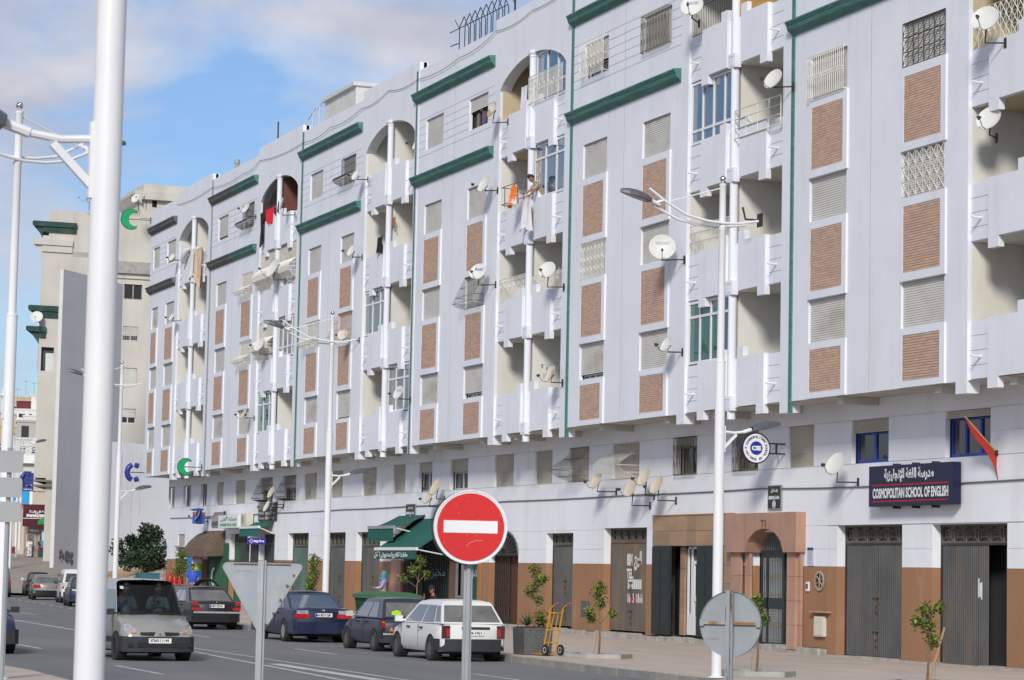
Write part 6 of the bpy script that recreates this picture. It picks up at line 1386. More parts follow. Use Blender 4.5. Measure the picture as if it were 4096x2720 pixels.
        for x in p.get('gaps', []): MB().box(x-.005, x+.005, min(sg*W*.99, sg*(W+.004)), max(sg*W*.99, sg*(W+.004)), .32, zb-.05).build('door_gap', M_BLACK, s)
    MB().box(-L2+.3, L2-.3, -W*.8, W*.8, .17, .30).build('underbody', M_BLACK, s)
    if 'plate' in p:
        x, z, txt, col, end = p['plate']
        pl = MB().box(min(x, x+end*.012), max(x, x+end*.012), -.26, .26, z-.055, z+.055).build('number_plate', M_PLATE, s)
        text(txt, M_PINK_, pl, (x+end*.015, .015*end*-1, z), width=.43, height=.075, bold=.01, rot=(PI/2, 0, PI/2 if end > 0 else -PI/2))
        if col: MB().box(min(x, x+end*.015), max(x, x+end*.015), *( (.215, .257) if end < 0 else (-.257, -.215)), z-.052, z+.052).build('blue_band', flat('plate_blue', (.03, .08, .45)), pl)
    return s
def ST(L, hood, belt, deck=None, z0=.22, zn=.62, xw=.9, rear_z=None):
    """stations for a lower body: rear deck height, belt, hood"""
    l = L/2; d = deck or belt
    return [(-l, .34, (rear_z or d)-.10, .90), (-l+.06, .26, (rear_z or d)-.02, .965), (-l+.35, z0, d, .995), (-l+1.0, z0, belt if not deck else (d+belt)/2, 1.0), (0, z0, belt, 1.0), (xw, z0, belt-.01, 1.0), (xw+.35, z0, hood, .995), (l-.35, z0, hood-.08, .97), (l-.08, .26, hood-.20, .90), (l, .34, zn, .82)]
PARK = 'cars parked along the far kerb'
white = paint('white_car_paint', (.68, .68, .66)); navy = paint('dark_blue_car_paint', (.010, .017, .05), .3); black = paint('black_car_paint', (.012, .012, .014), .3); nightb = paint('faded_dark_blue_paint', (.018, .024, .05), .3)
TIPO = dict(L=3.96, W=1.68, H=1.44, belt=.90, beltf=.88, cab=(-1.93, -1.50, .20, 1.05), axles=(-1.25, 1.29), wr=.29, st=ST(3.96, .84, .90), win=[(.04, .17, .10, .90), (.20, .50, .06, .92), (.53, .93, .06, .92)],
    rear=(.94, .10, .93), rglass=M_CARGLASSG, rb=(.26, .54, M_TRIM), fb=(.25, .52, M_TRIM), handles=[-.55, .42], gaps=[-.32, .98], plate=(-2.0, .68, '1244-15|1', None, -1), mm=M_WHITE, glass=mat('blue_sky_side_glass', (.05, .075, .115), .03, var=.2, spec=.9, coat=.8),
    bits=[('tail_light', M_TAILD, -1.965, .60, .80, .56, .86, -.04), ('tail_light_red', M_TAIL, -2.006, .615, .69, .60, .78, -.005), ('tailgate_trim_', M_TRIM, -1.985, -.40, .36, .77, .83, -.02), ('indicator', M_AMBER, 1.60, .838, .846, .62, .66, .05)])
TIPO['bits'] = [b_ for b_ in TIPO['bits'] if b_[0] != 'tailgate_trim_']; TIPO['polys'] = [('tailgate_trim', M_TRIM, [(-1.992, -.42, .77), (-1.992, .3, .77), (-1.992, .3, .83), (-1.992, -.42, .83)])]
car('white five door hatchback with charcoal bumper, nearest of the parked row', (-58.05, 20.42, 0), PI, white, TIPO, PARK)
R5 = dict(L=3.6, W=1.56, H=1.395, belt=.88, cab=(-1.74, -1.40, .10, .86), axles=(-1.22, 1.20), wr=.275, st=ST(3.6, .82, .88, xw=.75), win=[(.17, .46, .06, .92), (.49, .93, .06, .92)], rear=(.88, .10, .93), rb=(.24, .50, M_TRIM), fb=(.24, .5, M_TRIM), handles=[-.5, .3], gaps=[-.25, .85],
    plate=(-1.84, .64, '236 - 40', None, -1), mm=flat('grey_mirror', (.5, .5, .5)), rglass=M_CARGLASSG, glass=mat('blue_sky_side_glass', (.05, .075, .115), .03),
    bits=[('tail_light', M_TAILD, -1.77, .66, .76, .54, .90, -.045), ('tail_light_red', M_TAIL, -1.818, .665, .755, .64, .76, -.004), ('tail_light_amber', M_AMBER, -1.818, .665, .755, .77, .80, -.004)],
    polys=[('warning_triangle', flat('orange_sticker', (.72, .20, .02)), [(-1.828, .55, .545), (-1.828, .43, .545), (-1.828, .49, .66)]), ('green_bag', flat('lime_bag', (.36, .68, .02)), [(-1.70, .46, .97), (-1.70, .18, .96), (-1.68, .2, 1.06), (-1.67, .3, 1.10), (-1.68, .44, 1.06)]), ('rear_wiper', M_BLACK, [(-1.765, .1, .89), (-1.765, .07, .89), (-1.62, -.45, 1.16), (-1.62, -.45, 1.18)])])
c_ = car('small dark blue five door hatchback with a lime green bag behind its rear window', (-64.1, 20.97, 0), PI, nightb, R5, PARK)
text('RENAULT 5 GTD', flat('pale_badge', (.6, .6, .58)), c_, (-1.875, .42, .47), width=.62, height=.05, bold=.01, rot=(PI/2, 0, -PI/2))
SAAB = dict(L=4.8, W=1.79, H=1.45, belt=.95, cab=(-1.75, -.85, .45, 1.35), axles=(-1.38, 1.32), wr=.315, st=ST(4.8, .92, .95, deck=1.0, xw=1.25), win=[(.19, .27, .10, .80), (.29, .57, .06, .92), (.60, .94, .06, .92)], rear=(.90, .08, .95), rb=(.26, .60, navy), fb=(.25, .55, navy), handles=[-.65, .35], gaps=[-.35, 1.1],
    plate=(-2.44, .80, 'MA 8331 CM', 1, -1), glass=mat('blue_sky_side_glass', (.05, .075, .115), .03), bits=[('tail_light', M_TAIL, -2.385, .42, .86, .70, .83, -.035), ('tail_light_clear', M_CLEAR, -2.36, .46, .80, .831, .93, -.05), ('badge', M_CLEAR, -2.40, 0, .04, .92, .96, -.025)])
car('dark blue saloon with wide red tail lights, parked behind the street lamp', (-71.85, 20.90, 0), PI, navy, SAAB, PARK, rim=M_ALLOY)
MERC = dict(L=4.5, W=1.72, H=1.42, belt=.93, cab=(-1.62, -.85, .40, 1.25), axles=(-1.38, 1.32), wr=.31, st=ST(4.5, .90, .93, deck=.97, xw=1.2), win=[(.17, .24, .10, .75), (.26, .55, .06, .92), (.58, .94, .06, .92)], rear=(.90, .10, .94), rglass=M_CARGLASSG, rb=(.26, .58, black), fb=(.25, .5, black), handles=[-.6, .35], gaps=[-.3, 1.05],
    plate=(-2.285, .80, '0787 FDW', 1, -1), glass=mat('blue_sky_side_glass', (.05, .075, .115), .03), bits=[('tail_light_lower', M_TAIL, -2.24, .56, .84, .66, .75, -.035), ('tail_light_mid', M_TAILD, -2.235, .60, .84, .751, .83, -.035), ('tail_light_upper', M_TAIL, -2.22, .66, .84, .831, .94, -.04)],
    polys=[('chrome_strip', M_CLEAR, [(-2.315, -.80, .56), (-2.315, .80, .56), (-2.315, .80, .62), (-2.315, -.80, .62)]), ('tail_mark', M_CLEAR, [(-2.275, .03, .92), (-2.275, -.03, .92), (-2.275, 0, .97)])])
car('black saloon with stepped triangular red tail lights and a chrome bumper strip', (-84.6, 21.2, 0), PI, black, MERC, PARK, rim=M_ALLOY)
dustp = paint('dusty_maroon_paint', (.16, .075, .07), .4)
car('dusty maroon car mostly hidden between the silver van and the black saloon', (-92.6, 22.1, 0), PI, dustp, MERC, PARK)
# the silver van coming towards the camera
silver = mat('champagne_silver_paint', (.40, .39, .345), .32, metal=.45, var=.03, coat=.8, dirt=(.30, .29, .26), dirt_amt=.3)
M_SCREEN = bpy.data.materials.new('clear_windscreen'); M_SCREEN.use_nodes = True
nt_ = M_SCREEN.node_tree; nt_.nodes.clear(); o_n = nt_.nodes.new('ShaderNodeOutputMaterial'); t_n = nt_.nodes.new('ShaderNodeBsdfTransparent'); g_n = nt_.nodes.new('ShaderNodeBsdfGlossy'); m_n = nt_.nodes.new('ShaderNodeMixShader'); f_n = nt_.nodes.new('ShaderNodeFresnel')
t_n.inputs['Color'].default_value = (.20, .25, .27, 1); g_n.inputs['Roughness'].default_value = .03; f_n.inputs['IOR'].default_value = 1.5
nt_.links.new(f_n.outputs[0], m_n.inputs[0]); nt_.links.new(t_n.outputs[0], m_n.inputs[1]); nt_.links.new(g_n.outputs[0], m_n.inputs[2]); nt_.links.new(m_n.outputs[0], o_n.inputs[0])
KAN = dict(L=4.03, W=1.67, H=1.80, belt=1.06, beltf=1.0, openf=True, cab=(-1.98, -1.92, .48, 1.12), axles=(-1.30, 1.30), wr=.30, tumble=.80, st=[(-2.0, .30, 1.02, .95), (-1.9, .24, 1.08, .99), (-1, .22, 1.08, 1), (0, .22, 1.08, 1), (.95, .22, 1.05, 1), (1.2, .22, .98, 1), (1.55, .23, .88, .985), (1.80, .26, .77, .95), (1.95, .32, .66, .90), (2.01, .36, .56, .84)],
    win=[(.10, .36, .08, .72), (.40, .62, .08, .72), (.65, .95, .08, .80)], rear=(.85, .1, .8), fglass=M_SCREEN, fb=(.21, .55, M_TRIM), rb=(.24, .6, M_TRIM), handles=[.0], gaps=[-.2, .95], plate=(2.065, .46, '27262 | i | 44', None, 1), mx=1.0,
    bits=[('side_rail', M_TRIM, -1.2, .838, .848, .40, .52, 2.2)],
    polys=[('headlight_', M_CLEAR, [])])
KAN['polys'] = []
for sg in (1, -1):
    KAN['polys'] += [('headlight', M_CLEAR, [(2.0, sg*.47, .615), (1.965, sg*.74, .60), (1.86, sg*.795, .68), (1.76, sg*.77, .80), (1.80, sg*.70, .835), (1.93, sg*.56, .74)]), ('indicator', M_AMBER, [(2.012, sg*.54, .622), (1.985, sg*.67, .615), (1.972, sg*.67, .655), (2.003, sg*.54, .66)]),
        ('grille', M_BLACK, [(2.03, sg*.14, .57), (2.025, sg*.44, .585), (2.01, sg*.455, .645), (2.015, sg*.10, .655)]), ('fog_recess', M_BLACK, [(2.07, sg*.62, .32), (2.06, sg*.74, .33), (2.06, sg*.74, .40), (2.07, sg*.62, .41)])]
KAN['polys'] += [('lower_grille', M_BLACK, [(2.075, -.52, .31), (2.075, .52, .31), (2.075, .52, .42), (2.075, -.52, .42)]), ('nose_badge', M_CLEAR, [(2.045, 0, .56), (2.045, .05, .61), (2.04, 0, .67), (2.045, -.05, .61)]), ('badge_core', M_BLACK, [(2.048, 0, .585), (2.048, .022, .612), (2.045, 0, .645), (2.048, -.022, .612)]),
    ('sticker', flat('sticker_green', (.45, .6, .52)), [(.66, -.62, 1.60), (.66, -.54, 1.60), (.62, -.54, 1.66), (.62, -.62, 1.66)])]
k_ = car('silver passenger van with dark bumper driving towards the camera', (-57.05, 12.92, 0), rad(1), silver, KAN, cat='van', name='silver_van')
MB().box(-1.6, -1.5, -.72, .72, .7, 1.72).build('dark_cabin_back', flat('painted_cabin_shade', (.02, .022, .03)), k_)  # dark sheet closing the cabin; the interior's shade is put into its colour
MB().box(.55, 1.0, -.74, .74, .95, 1.0).build('dashboard', M_BLACK, k_)
MB().tube([(.42+.05*math.sin(t*.785), .36+.18*math.cos(t*.785), 1.02+.17*math.sin(t*.785)) for t in range(9)], .016, 5).build('steering_wheel', M_BLACK, k_)
wp = MB(); wp.tube([(1.14, -.5, 1.03), (1.02, .05, 1.09)], .012, 4); wp.tube([(1.14, .2, 1.03), (1.03, .72, 1.08)], .012, 4); wp.build('wiper', M_BLACK, k_)
MB().tube([(.50, -.12, 1.83), (.15, -.17, 2.12)], .006, 4).build('aerial', M_BLACK, k_)
MEG = dict(L=4.4, W=1.74, H=1.46, belt=.95, cab=(-1.9, -1.1, .40, 1.30), axles=(-1.34, 1.34), wr=.31, st=ST(4.4, .92, .95, xw=1.2, zn=.55), win=[(.12, .48, .06, .9), (.52, .94, .06, .9)], fb=(.24, .58, M_TRIM), rb=(.25, .55, navy), handles=[-.6, .3],
    polys=[('headlight', M_CLEAR, [(2.12, sg*.40, .66), (1.98, sg*.80, .68), (1.80, sg*.85, .80), (2.00, sg*.45, .80)]) for sg in (1, -1)]+[('fog_lamp', M_CLEAR, [(2.19, sg*.55, .36), (2.14, sg*.70, .37), (2.14, sg*.70, .45), (2.19, sg*.55, .45)]) for sg in (1, -1)])
car('dark blue car entering at the left edge, only its front wing in view', (-60.65, 9.72, 0), rad(2), navy, MEG, name='moving_car')
car('dark blue car half hidden by the foreground post, with a bright alloy wheel', (-124.75, 25.55, 0), PI-.13, navy, dict(MEG, mm=flat('grey_mirror', (.5, .5, .5))), PARK, rim=M_ALLOY)
car('small white van parked next to the foreground post', (-134.3, 27.0, 0), PI-.12, white, dict(KAN, openf=False, fglass=M_CARGLASS, plate=(-2.06, .6, '26 44', None, -1), polys=[], bits=[('tail_light', M_TAIL, -1.99, .70, .80, .8, 1.05, -.04)]), PARK, cat='van')
greyp = paint('grey_car_paint', (.20, .19, .175), .6)
car('grey saloon with a wide red tail light on the left kerb', (-144.6, 27.5, 0), PI-.12, greyp, dict(MERC, bits=[('tail_light', M_TAIL, -2.24, .45, .84, .70, .88, -.035)], plate=(-2.28, .55, '52 40', None, -1)), PARK)
car('black boxy hatchback parked at the far end of the kerb', (-158.6, 29.6, .12), PI-.12, black, dict(R5, polys=[], plate=(-1.84, .60, '4213 40', None, -1)), PARK)
SUV = dict(L=4.6, W=1.75, H=1.85, belt=1.12, cab=(-2.25, -2.1, .5, 1.2), axles=(-1.4, 1.35), wr=.34, tumble=.82, st=ST(4.6, 1.05, 1.12, z0=.3, xw=1.1), win=[(.05, .35, .06, .9), (.38, .65, .06, .9), (.68, .94, .06, .9)], rear=(.9, .06, .92), rb=(.34, .60, M_TRIM), fb=(.3, .6, M_TRIM), plate=(-2.37, .80, '513 A 40', None, -1), rglass=M_CARGLASSG, bits=[('tail_light', M_TAIL, -2.31, .72, .84, .78, 1.06, -.035)])
v_ = car('dark grey minibus with a roof rack at the left edge', (-154.4, 26.35, 0), PI-.1, paint('dark_grey_van_paint', (.07, .07, .068), .5), SUV, PARK, cat='van')
b = MB()
for y in (-.6, .6): b.tube([(-2.0, y, 1.98), (.5, y, 1.98)], .025, 4)
for x in (-2.0, -1.2, -.4, .4): b.tube([(x, -.65, 1.86), (x, -.65, 1.99), (x, .65, 1.99), (x, .65, 1.86)], .025, 4)
b.build('roof_rack', M_BLACK, v_)
car('pale silver car parked uphill behind the orange chairs', (-331, 60.0, 3.35), rad(95), paint('pale_silver_paint', (.45, .46, .48), .6), MEG)
car('dark green car parked uphill behind the silver one', (-349, 61.0, 4.55), rad(85), paint('bottle_green_paint', (.03, .06, .05), .8), SAAB)
car('white off road vehicle standing highest up the slope', (-357, 62.6, 5.1), rad(60), white, dict(SUV, plate=(-2.37, .8, '8 40', None, -1)), cat='off-roader')
# ---------------------------------------------------------------- people
SKIN = flat('tan_skin', (.30, .155, .095), .6)
def skin_mesh(nodes, edges, sub=1):
    """continuous skin grown over a skeleton: nodes = {name: (x, y, z, r)}"""
    names = list(nodes); me = bpy.data.meshes.new('body'); me.from_pydata([nodes[n][:3] for n in names], [(names.index(a), names.index(b)) for a, b in edges], [])
    o = bpy.data.objects.new('body', me); COL.objects.link(o)
    md = o.modifiers.new('skin', 'SKIN'); md.use_smooth_shade = True
    for i, n in enumerate(names):
        r = nodes[n][3]; r = r if isinstance(r, tuple) else (r, r); me.skin_vertices[0].data[i].radius = r; me.skin_vertices[0].data[i].use_root = (i == 0)
    ss = o.modifiers.new('sub', 'SUBSURF'); ss.levels = sub; ss.render_levels = sub
    dg = bpy.context.evaluated_depsgraph_get(); dg.update(); out = bpy.data.meshes.new_from_object(o.evaluated_get(dg)); bpy.data.objects.remove(o); bpy.data.meshes.remove(me)
    return out
def mesh_parts(me, b):
    b.add([tuple(v.co) for v in me.vertices], [tuple(p.vertices) for p in me.polygons]); bpy.data.meshes.remove(me)
BASE = dict(pelvis=(0, 0, .95, (.15, .10)), waist=(0, 0, 1.08, (.13, .095)), chest=(0, 0, 1.30, (.155, .11)), neck0=(0, 0, 1.45, (.07, .065)), neck=(0, .005, 1.52, .052), head=(0, -.01, 1.60, .05),
    shl=(.175, 0, 1.42, .062), ell=(.225, .02, 1.14, .043), wrl=(.235, -.06, .90, .030), hal=(.237, -.09, .82, .034), shr=(-.175, 0, 1.42, .062), elr=(-.225, .02, 1.14, .043), wrr=(-.235, -.06, .90, .030), har=(-.237, -.09, .82, .034),
    hil=(.095, 0, .88, .092), knl=(.10, -.02, .49, .058), anl=(.10, .02, .09, .040), tol=(.11, -.15, .04, .035), hir=(-.095, 0, .88, .092), knr=(-.10, -.02, .49, .058), anr=(-.10, .02, .09, .040), tor=(-.11, -.15, .04, .035))
EDG = [('pelvis', 'waist'), ('waist', 'chest'), ('chest', 'neck0'), ('neck0', 'neck'), ('neck', 'head'), ('chest', 'shl'), ('shl', 'ell'), ('ell', 'wrl'), ('wrl', 'hal'), ('chest', 'shr'), ('shr', 'elr'), ('elr', 'wrr'), ('wrr', 'har'), ('pelvis', 'hil'), ('hil', 'knl'), ('knl', 'anl'), ('anl', 'tol'), ('pelvis', 'hir'), ('hir', 'knr'), ('knr', 'anr'), ('anr', 'tor')]
def fingers(b, wrist, hand, size=1.0):
    w, h = Vector(wrist[:3]), Vector(hand[:3]); d_ = (h-w).normalized(); sd_ = d_.cross(Vector((0, 1, 0))); sd_ = sd_.normalized() if sd_.length > .1 else Vector((1, 0, 0)); nn = d_.cross(sd_)
    for i, l in enumerate((.062, .075, .070, .055)):
        p = h+sd_*(.026-.0175*i); q = p+d_*l*.55+nn*.008; r = q+d_*l*.45+nn*.026; b.tube([tuple(p-d_*.03), tuple(p), tuple(q), tuple(r)], [.010, .0095, .0088, .007], 5)
    p = h+sd_*.036-d_*.045; b.tube([tuple(p-sd_*.02), tuple(p+sd_*.018+d_*.02), tuple(p+sd_*.022+d_*.055+nn*.015)], [.012, .011, .008], 5)
def head_mesh(b, c, yaw=0, pitch=0):
    M = Matrix.Translation(c) @ Matrix.Rotation(yaw, 4, 'Z') @ Matrix.Rotation(pitch, 4, 'X')
    h = MB(); n = 14; prof = [(.002, -.118), (.035, -.112), (.058, -.085), (.070, -.04), (.076, .01), (.076, .055), (.064, .095), (.038, .12), (.002, .128)]
    h.lathe(prof, n); h.v = [(x, y*1.22-(.012 if z < -.05 else 0), z) for x, y, z in h.v]
    h.add([(0, -.090, .025), (-.016, -.086, -.028), (.016, -.086, -.028), (0, -.118, -.025)], [(0, 1, 3), (0, 3, 2), (1, 2, 3)])
    for sg in (1, -1): h.lathe([(.0, -.008), (.022, -.006), (.026, 0), (.018, .007), (0, .006)], 8, (sg*.078, .012, 0), Matrix.Rotation(PI/2, 3, 'Y'))
    h.xf(M); b.v, f0 = b.v, None; b.add(h.v, h.f); return M
def person(label, loc, rz, pose={}, shirt=None, trousers=None, hair=None, scarf=None, robe=None, sleeves='short', skin=None, yaw=0, pitch=0, cap=None, scale=1.0, group=None, beard=False):
    s = thing('person', label, 'person', loc, rz, group); s.scale = (scale,)*3
    nd = dict(BASE); nd.update(pose); b = MB(); mesh_parts(skin_mesh(nd, EDG), b)
    fingers(b, nd['wrl'], nd['hal']); fingers(b, nd['wrr'], nd['har'])
    hc = Vector(nd['head'][:3])+Vector((0, -.02, .06)); M = head_mesh(b, hc, yaw, pitch)
    b.build('body', skin or SKIN, s, smooth=True)
    e = MB()
    for sg in (1, -1): e.lathe([(.0, 0), (.009, .002), (0, .006)], 6, (sg*.032, -.089, .022), RX90)
    e.xf(M); e.build('eyes', flat('dark_eyes', (.02, .015, .012), .3), s)
    e = MB(); e.tube([(-.024, -.087, -.055), (0, -.092, -.052), (.024, -.087, -.055)], .006, 4); e.xf(M); e.build('mouth', flat('lips', (.26, .10, .08)), s)
    def grow(keys, ed, m, nm, dr):
        q = {k: (*nd[k][:3], tuple(r+dr for r in (nd[k][3] if isinstance(nd[k][3], tuple) else (nd[k][3],)*2))) for k in keys}
        mb = MB(); mesh_parts(skin_mesh(q, [e_ for e_ in ed if e_[0] in q and e_[1] in q]), mb); return mb.build(nm, m, s, smooth=True)
    if shirt:
        ks = ['chest', 'waist', 'pelvis', 'neck0', 'shl', 'shr', 'ell', 'elr'] + (['wrl', 'wrr'] if sleeves == 'long' else [])
        if sleeves == 'short':
            for a, e_ in (('l', 'shl'), ('r', 'shr')):
                A, B2 = Vector(nd['sh'+a][:3]), Vector(nd['el'+a][:3]); p = A.lerp(B2, .72); nd['el'+a] = (*p, .060)
        grow(ks, EDG, shirt, 'shirt', .014)
    if trousers: grow(['pelvis', 'hil', 'hir', 'knl', 'knr', 'anl', 'anr'], EDG, trousers, 'trousers', .016)
    if robe:
        q = MB(); prof = [(.19, .12), (.20, .5), (.195, .95), (.185, 1.15), (.19, 1.32), (.14, 1.43), (.075, 1.47)]; q.lathe(prof, 16); q.v = [(x*1.08, y*.78+.012*math.sin(x*40), z) for x, y, z in q.v]; q.build('robe', robe, s, smooth=True)
        grow(['chest', 'shl', 'ell', 'shr', 'elr', 'wrl', 'wrr'], EDG, sleeves if not isinstance(sleeves, str) else robe, 'sleeves', .016)
    if hair:
        q = MB(); q.lathe([(.080, .015), (.084, .06), (.070, .105), (.04, .13), (.002, .138)], 14); q.v = [(x, y*1.22+.006, z+(.02 if y < -.03 else -.03 if y > .03 else 0)) for x, y, z in q.v]; q.xf(M); q.build('hair', hair, s, smooth=True)
    if scarf:
        q = MB(); q.lathe([(.15, -.20), (.12, -.16), (.088, -.11), (.092, -.04), (.095, .03), (.088, .08), (.06, .125), (.002, .142)], 16)
        q.f = [f for f in q.f if not (sum(q.v[i][1] for i in f)/len(f) < -.055 and -.10 < sum(q.v[i][2] for i in f)/len(f) < .06)]
        q.v = [(x, y*1.2+.004, z) for x, y, z in q.v]; q.xf(M); q.build('headscarf', scarf, s, smooth=True)
    if cap:
        q = MB(); q.lathe([(.088, .03), (.090, .08), (.07, .12), (.002, .138)], 14); q.v = [(x, y*1.2, z) for x, y, z in q.v]; q.add([(-.06, -.10, .045), (.06, -.10, .045), (.05, -.17, .03), (-.05, -.17, .03)], [(0, 1, 2, 3)]); q.xf(M); q.build('cap', cap, s, smooth=True)
    return s
BLACKH = flat('black_hair', (.010, .009, .009), .6)
person('man in a bright blue polo shirt and grey trousers walking past the phone shop', (-110.9, 27.41, .27), rad(68), dict(ell=(.25, .03, 1.15, .043), wrl=(.28, -.05, .92, .030), hal=(.285, -.08, .84, .034), knl=(.10, -.10, .50, .058), anl=(.10, -.12, .10, .04), tol=(.11, -.28, .05, .035), anr=(-.10, .18, .12, .04), tor=(-.11, .03, .05, .035)),
    flat('bright_blue_polo', (.015, .075, .50)), flat('grey_trousers', (.10, .10, .10)), BLACKH, scale=1.02)
person('woman in grey pinafore and blue headscarf by the pink pillar, hand to her face', (-91.1, 29.65, .25), rad(-20), dict(elr=(-.20, -.12, 1.20, .043), wrr=(-.07, -.16, 1.40, .03), har=(-.05, -.155, 1.48, .034), ell=(.235, -.10, 1.18, .043), wrl=(.23, -.32, 1.14, .03), hal=(.22, -.40, 1.17, .034)),
    robe=flat('grey_pinafore', (.30, .28, .26)), scarf=mat('blue_teal_scarf', (.05, .28, .36), .8, var=.3, scale=30), sleeves=flat('lilac_sleeves', (.45, .36, .60)), scale=.97, skin=flat('fair_skin', (.42, .24, .17)))
SIT = dict(pelvis=(0, 0, .52, (.16, .12)), waist=(0, .0, .66, (.14, .10)), chest=(0, -.02, .90, (.165, .12)), neck0=(0, -.03, 1.06, (.07, .065)), neck=(0, -.04, 1.13, .052), head=(0, -.06, 1.21, .05), shl=(.19, -.02, 1.03, .065), shr=(-.19, -.02, 1.03, .065), ell=(.24, -.10, .78, .05), wrl=(.12, -.32, .80, .033), hal=(.06, -.36, .84, .034),
    elr=(-.26, -.12, .80, .05), wrr=(-.16, -.28, 1.0, .033), har=(-.12, -.27, 1.08, .034), hil=(.10, -.03, .50, .09), knl=(.13, -.45, .50, .062), anl=(.13, -.43, .09, .04), tol=(.14, -.60, .04, .035), hir=(-.10, -.03, .50, .09), knr=(-.13, -.45, .50, .062), anr=(-.13, -.43, .09, .04), tor=(-.14, -.60, .04, .035))
person('seated man in dark clothes and a navy cap at the cafe under the green awning', (-74.9, 25.95, .2), rad(-5), SIT, flat('black_jacket', (.014, .014, .016)), flat('dark_trousers', (.02, .02, .022)), BLACKH, cap=flat('navy_cap', (.012, .014, .05)), sleeves='long', skin=flat('ruddy_skin', (.34, .13, .07)), yaw=.9)
s_ = thing('cafe_chair', 'chair under the seated man in the navy cap', 'chair', (-74.9, 26.0, .2), rad(-5)); MB().box(-.22, .22, -.22, .22, .36, .41).build('seat', WK, s_); MB().box(-.2, .2, .2, .24, .41, .86).build('backrest', WK, s_)
for dx in (-.19, .19):
    for dy in (-.19, .19): MB().tube([(dx, dy, 0), (dx, dy, .36)], .016, 5).build('leg', M_IRON, s_)
LEAN = dict(waist=(0, -.05, 1.08, (.13, .095)), chest=(0, -.22, 1.27, (.15, .11)), neck0=(0, -.31, 1.40, (.07, .065)), neck=(0, -.36, 1.45, .052), head=(0, -.43, 1.51, .05), shl=(.17, -.28, 1.36, .062), shr=(-.17, -.28, 1.36, .062), ell=(.20, -.40, 1.13, .043), wrl=(.10, -.50, 1.02, .03), hal=(.07, -.55, 1.0, .034), elr=(-.20, -.46, 1.20, .043), wrr=(-.22, -.62, 1.12, .03), har=(-.22, -.69, 1.12, .034))
person('woman with black hair in a patterned top leaning out of the blue glazed window', (-75.0, YF+.22, 12.62), rad(-12), LEAN, mat('patterned_top', (.30, .25, .19), .8, var=.7, scale=22), flat('dark_trousers', (.02, .02, .022)), BLACKH, pitch=.5)
cloth('shaken_cloth', 'white, orange and red cloth bundle in the hands of the leaning woman', 'cloth', (-75.7, YF-.52, 14.03), .75, .62, mat('orange_white_cloth', (.66, .62, .66), .8, var=.05, dirt=(.75, .16, .02), dirt_amt=1.0, dirt_scale=2.2, dirt_lo=.5, dirt_hi=.53), folds=3, amp=.10, seed=11)
cloth('hanging_sheet', 'long white cloth hanging from the window below the leaning woman', 'sheet', (-75.35, YF-.22, 13.62), .75, 1.0, flat('off_white_cloth', (.62, .60, .62)), folds=3, amp=.09, seed=12)
cloth('window_curtain', 'orange checked curtain in the open blue glazed window', 'curtain', (-75.3, YF+.14, 15.0), .3, 1.15, mat('checked_curtain', (.50, .42, .36), .8, var=.5, scale=14, dirt=(.6, .13, .04), dirt_amt=.9, dirt_scale=7, dirt_lo=.52, dirt_hi=.56), folds=3, amp=.03, seed=13)
person('woman in white with a red headscarf standing by the bakery', (-235.8, 43.27, 2.45), rad(75), dict(ell=(.22, -.05, 1.15, .043), wrl=(.08, -.2, 1.12, .03), hal=(.02, -.22, 1.14, .034)), robe=flat('white_robe', (.66, .65, .62)), scarf=flat('red_scarf', (.50, .06, .03)), sleeves=flat('white_sleeves', (.66, .65, .62)))
person('man in a khaki shirt seen between the orange chairs', (-216.3, 37.96, 2.42), rad(80), {}, flat('khaki_shirt', (.24, .22, .09)), flat('dark_trousers', (.02, .02, .022)), BLACKH)
person('person in a dark red top walking up the slope beside the white off road vehicle', (-331, 63.2, 4.4), rad(80), {}, flat('dark_red_top', (.22, .03, .04)), flat('pale_trousers', (.5, .47, .42)), BLACKH, sleeves='long')
INV = 'people inside the silver van'
for (y, lab, sh) in ((.36, 'driver in a pale shirt behind the wheel of the silver van', flat('pale_shirt', (.50, .54, .55))), (-.36, 'passenger in a pale blue shirt in the silver van', flat('pale_blue_shirt', (.30, .38, .50)))):
    person(lab, (-56.85, 12.92+y, .34), rad(90), dict(SIT), sh, flat('dark_trousers', (.02, .02, .022)), BLACKH, sleeves='long', scale=.92)
# ---------------------------------------------------------------- left of the terrace: tall block, bare slab wall, low wall, mound, bush
M_TALL = mat('weathered_beige_render', (.56, .53, .475), .9, var=.08, scale=.25, dirt=(.40, .355, .29), dirt_amt=.5, dirt_scale=.5, dirt_stretch=(1, 1.6, .25), dirt_lo=.48, dirt_hi=.72)
M_PATCH = flat('grey_cement_patch', (.38, .37, .36), .9)
M_GRN2 = mat('dark_green_cornice', (.02, .06, .048), .7, var=.25, scale=1.5, dirt=(.12, .12, .11), dirt_amt=.5)
M_SLAB = mat('grey_cement_wall', (.58, .58, .60), .95, var=.06, scale=.3, dirt=(.64, .63, .62), dirt_amt=.5, dirt_scale=.35, dirt_stretch=(1, 1, .4), bump=.1)
tb = thing('tall_building', 'tall beige apartment block with dark green cornices behind the grey slab wall', 'apartment block', (-186.0, 34.5, 2.0))
XB = 0.0; y0 = -.35          # the end wall faces +X at local x = 0; the street front runs off along -X at local y = y0
b = MB()
wall_h = [(5.75, 6.9, 10.1, 11.16), (5.75, 6.9, 13.01, 14.1), (5.75, 6.9, 16.05, 17.1), (5.75, 7.1, 19.05, 20.15)]
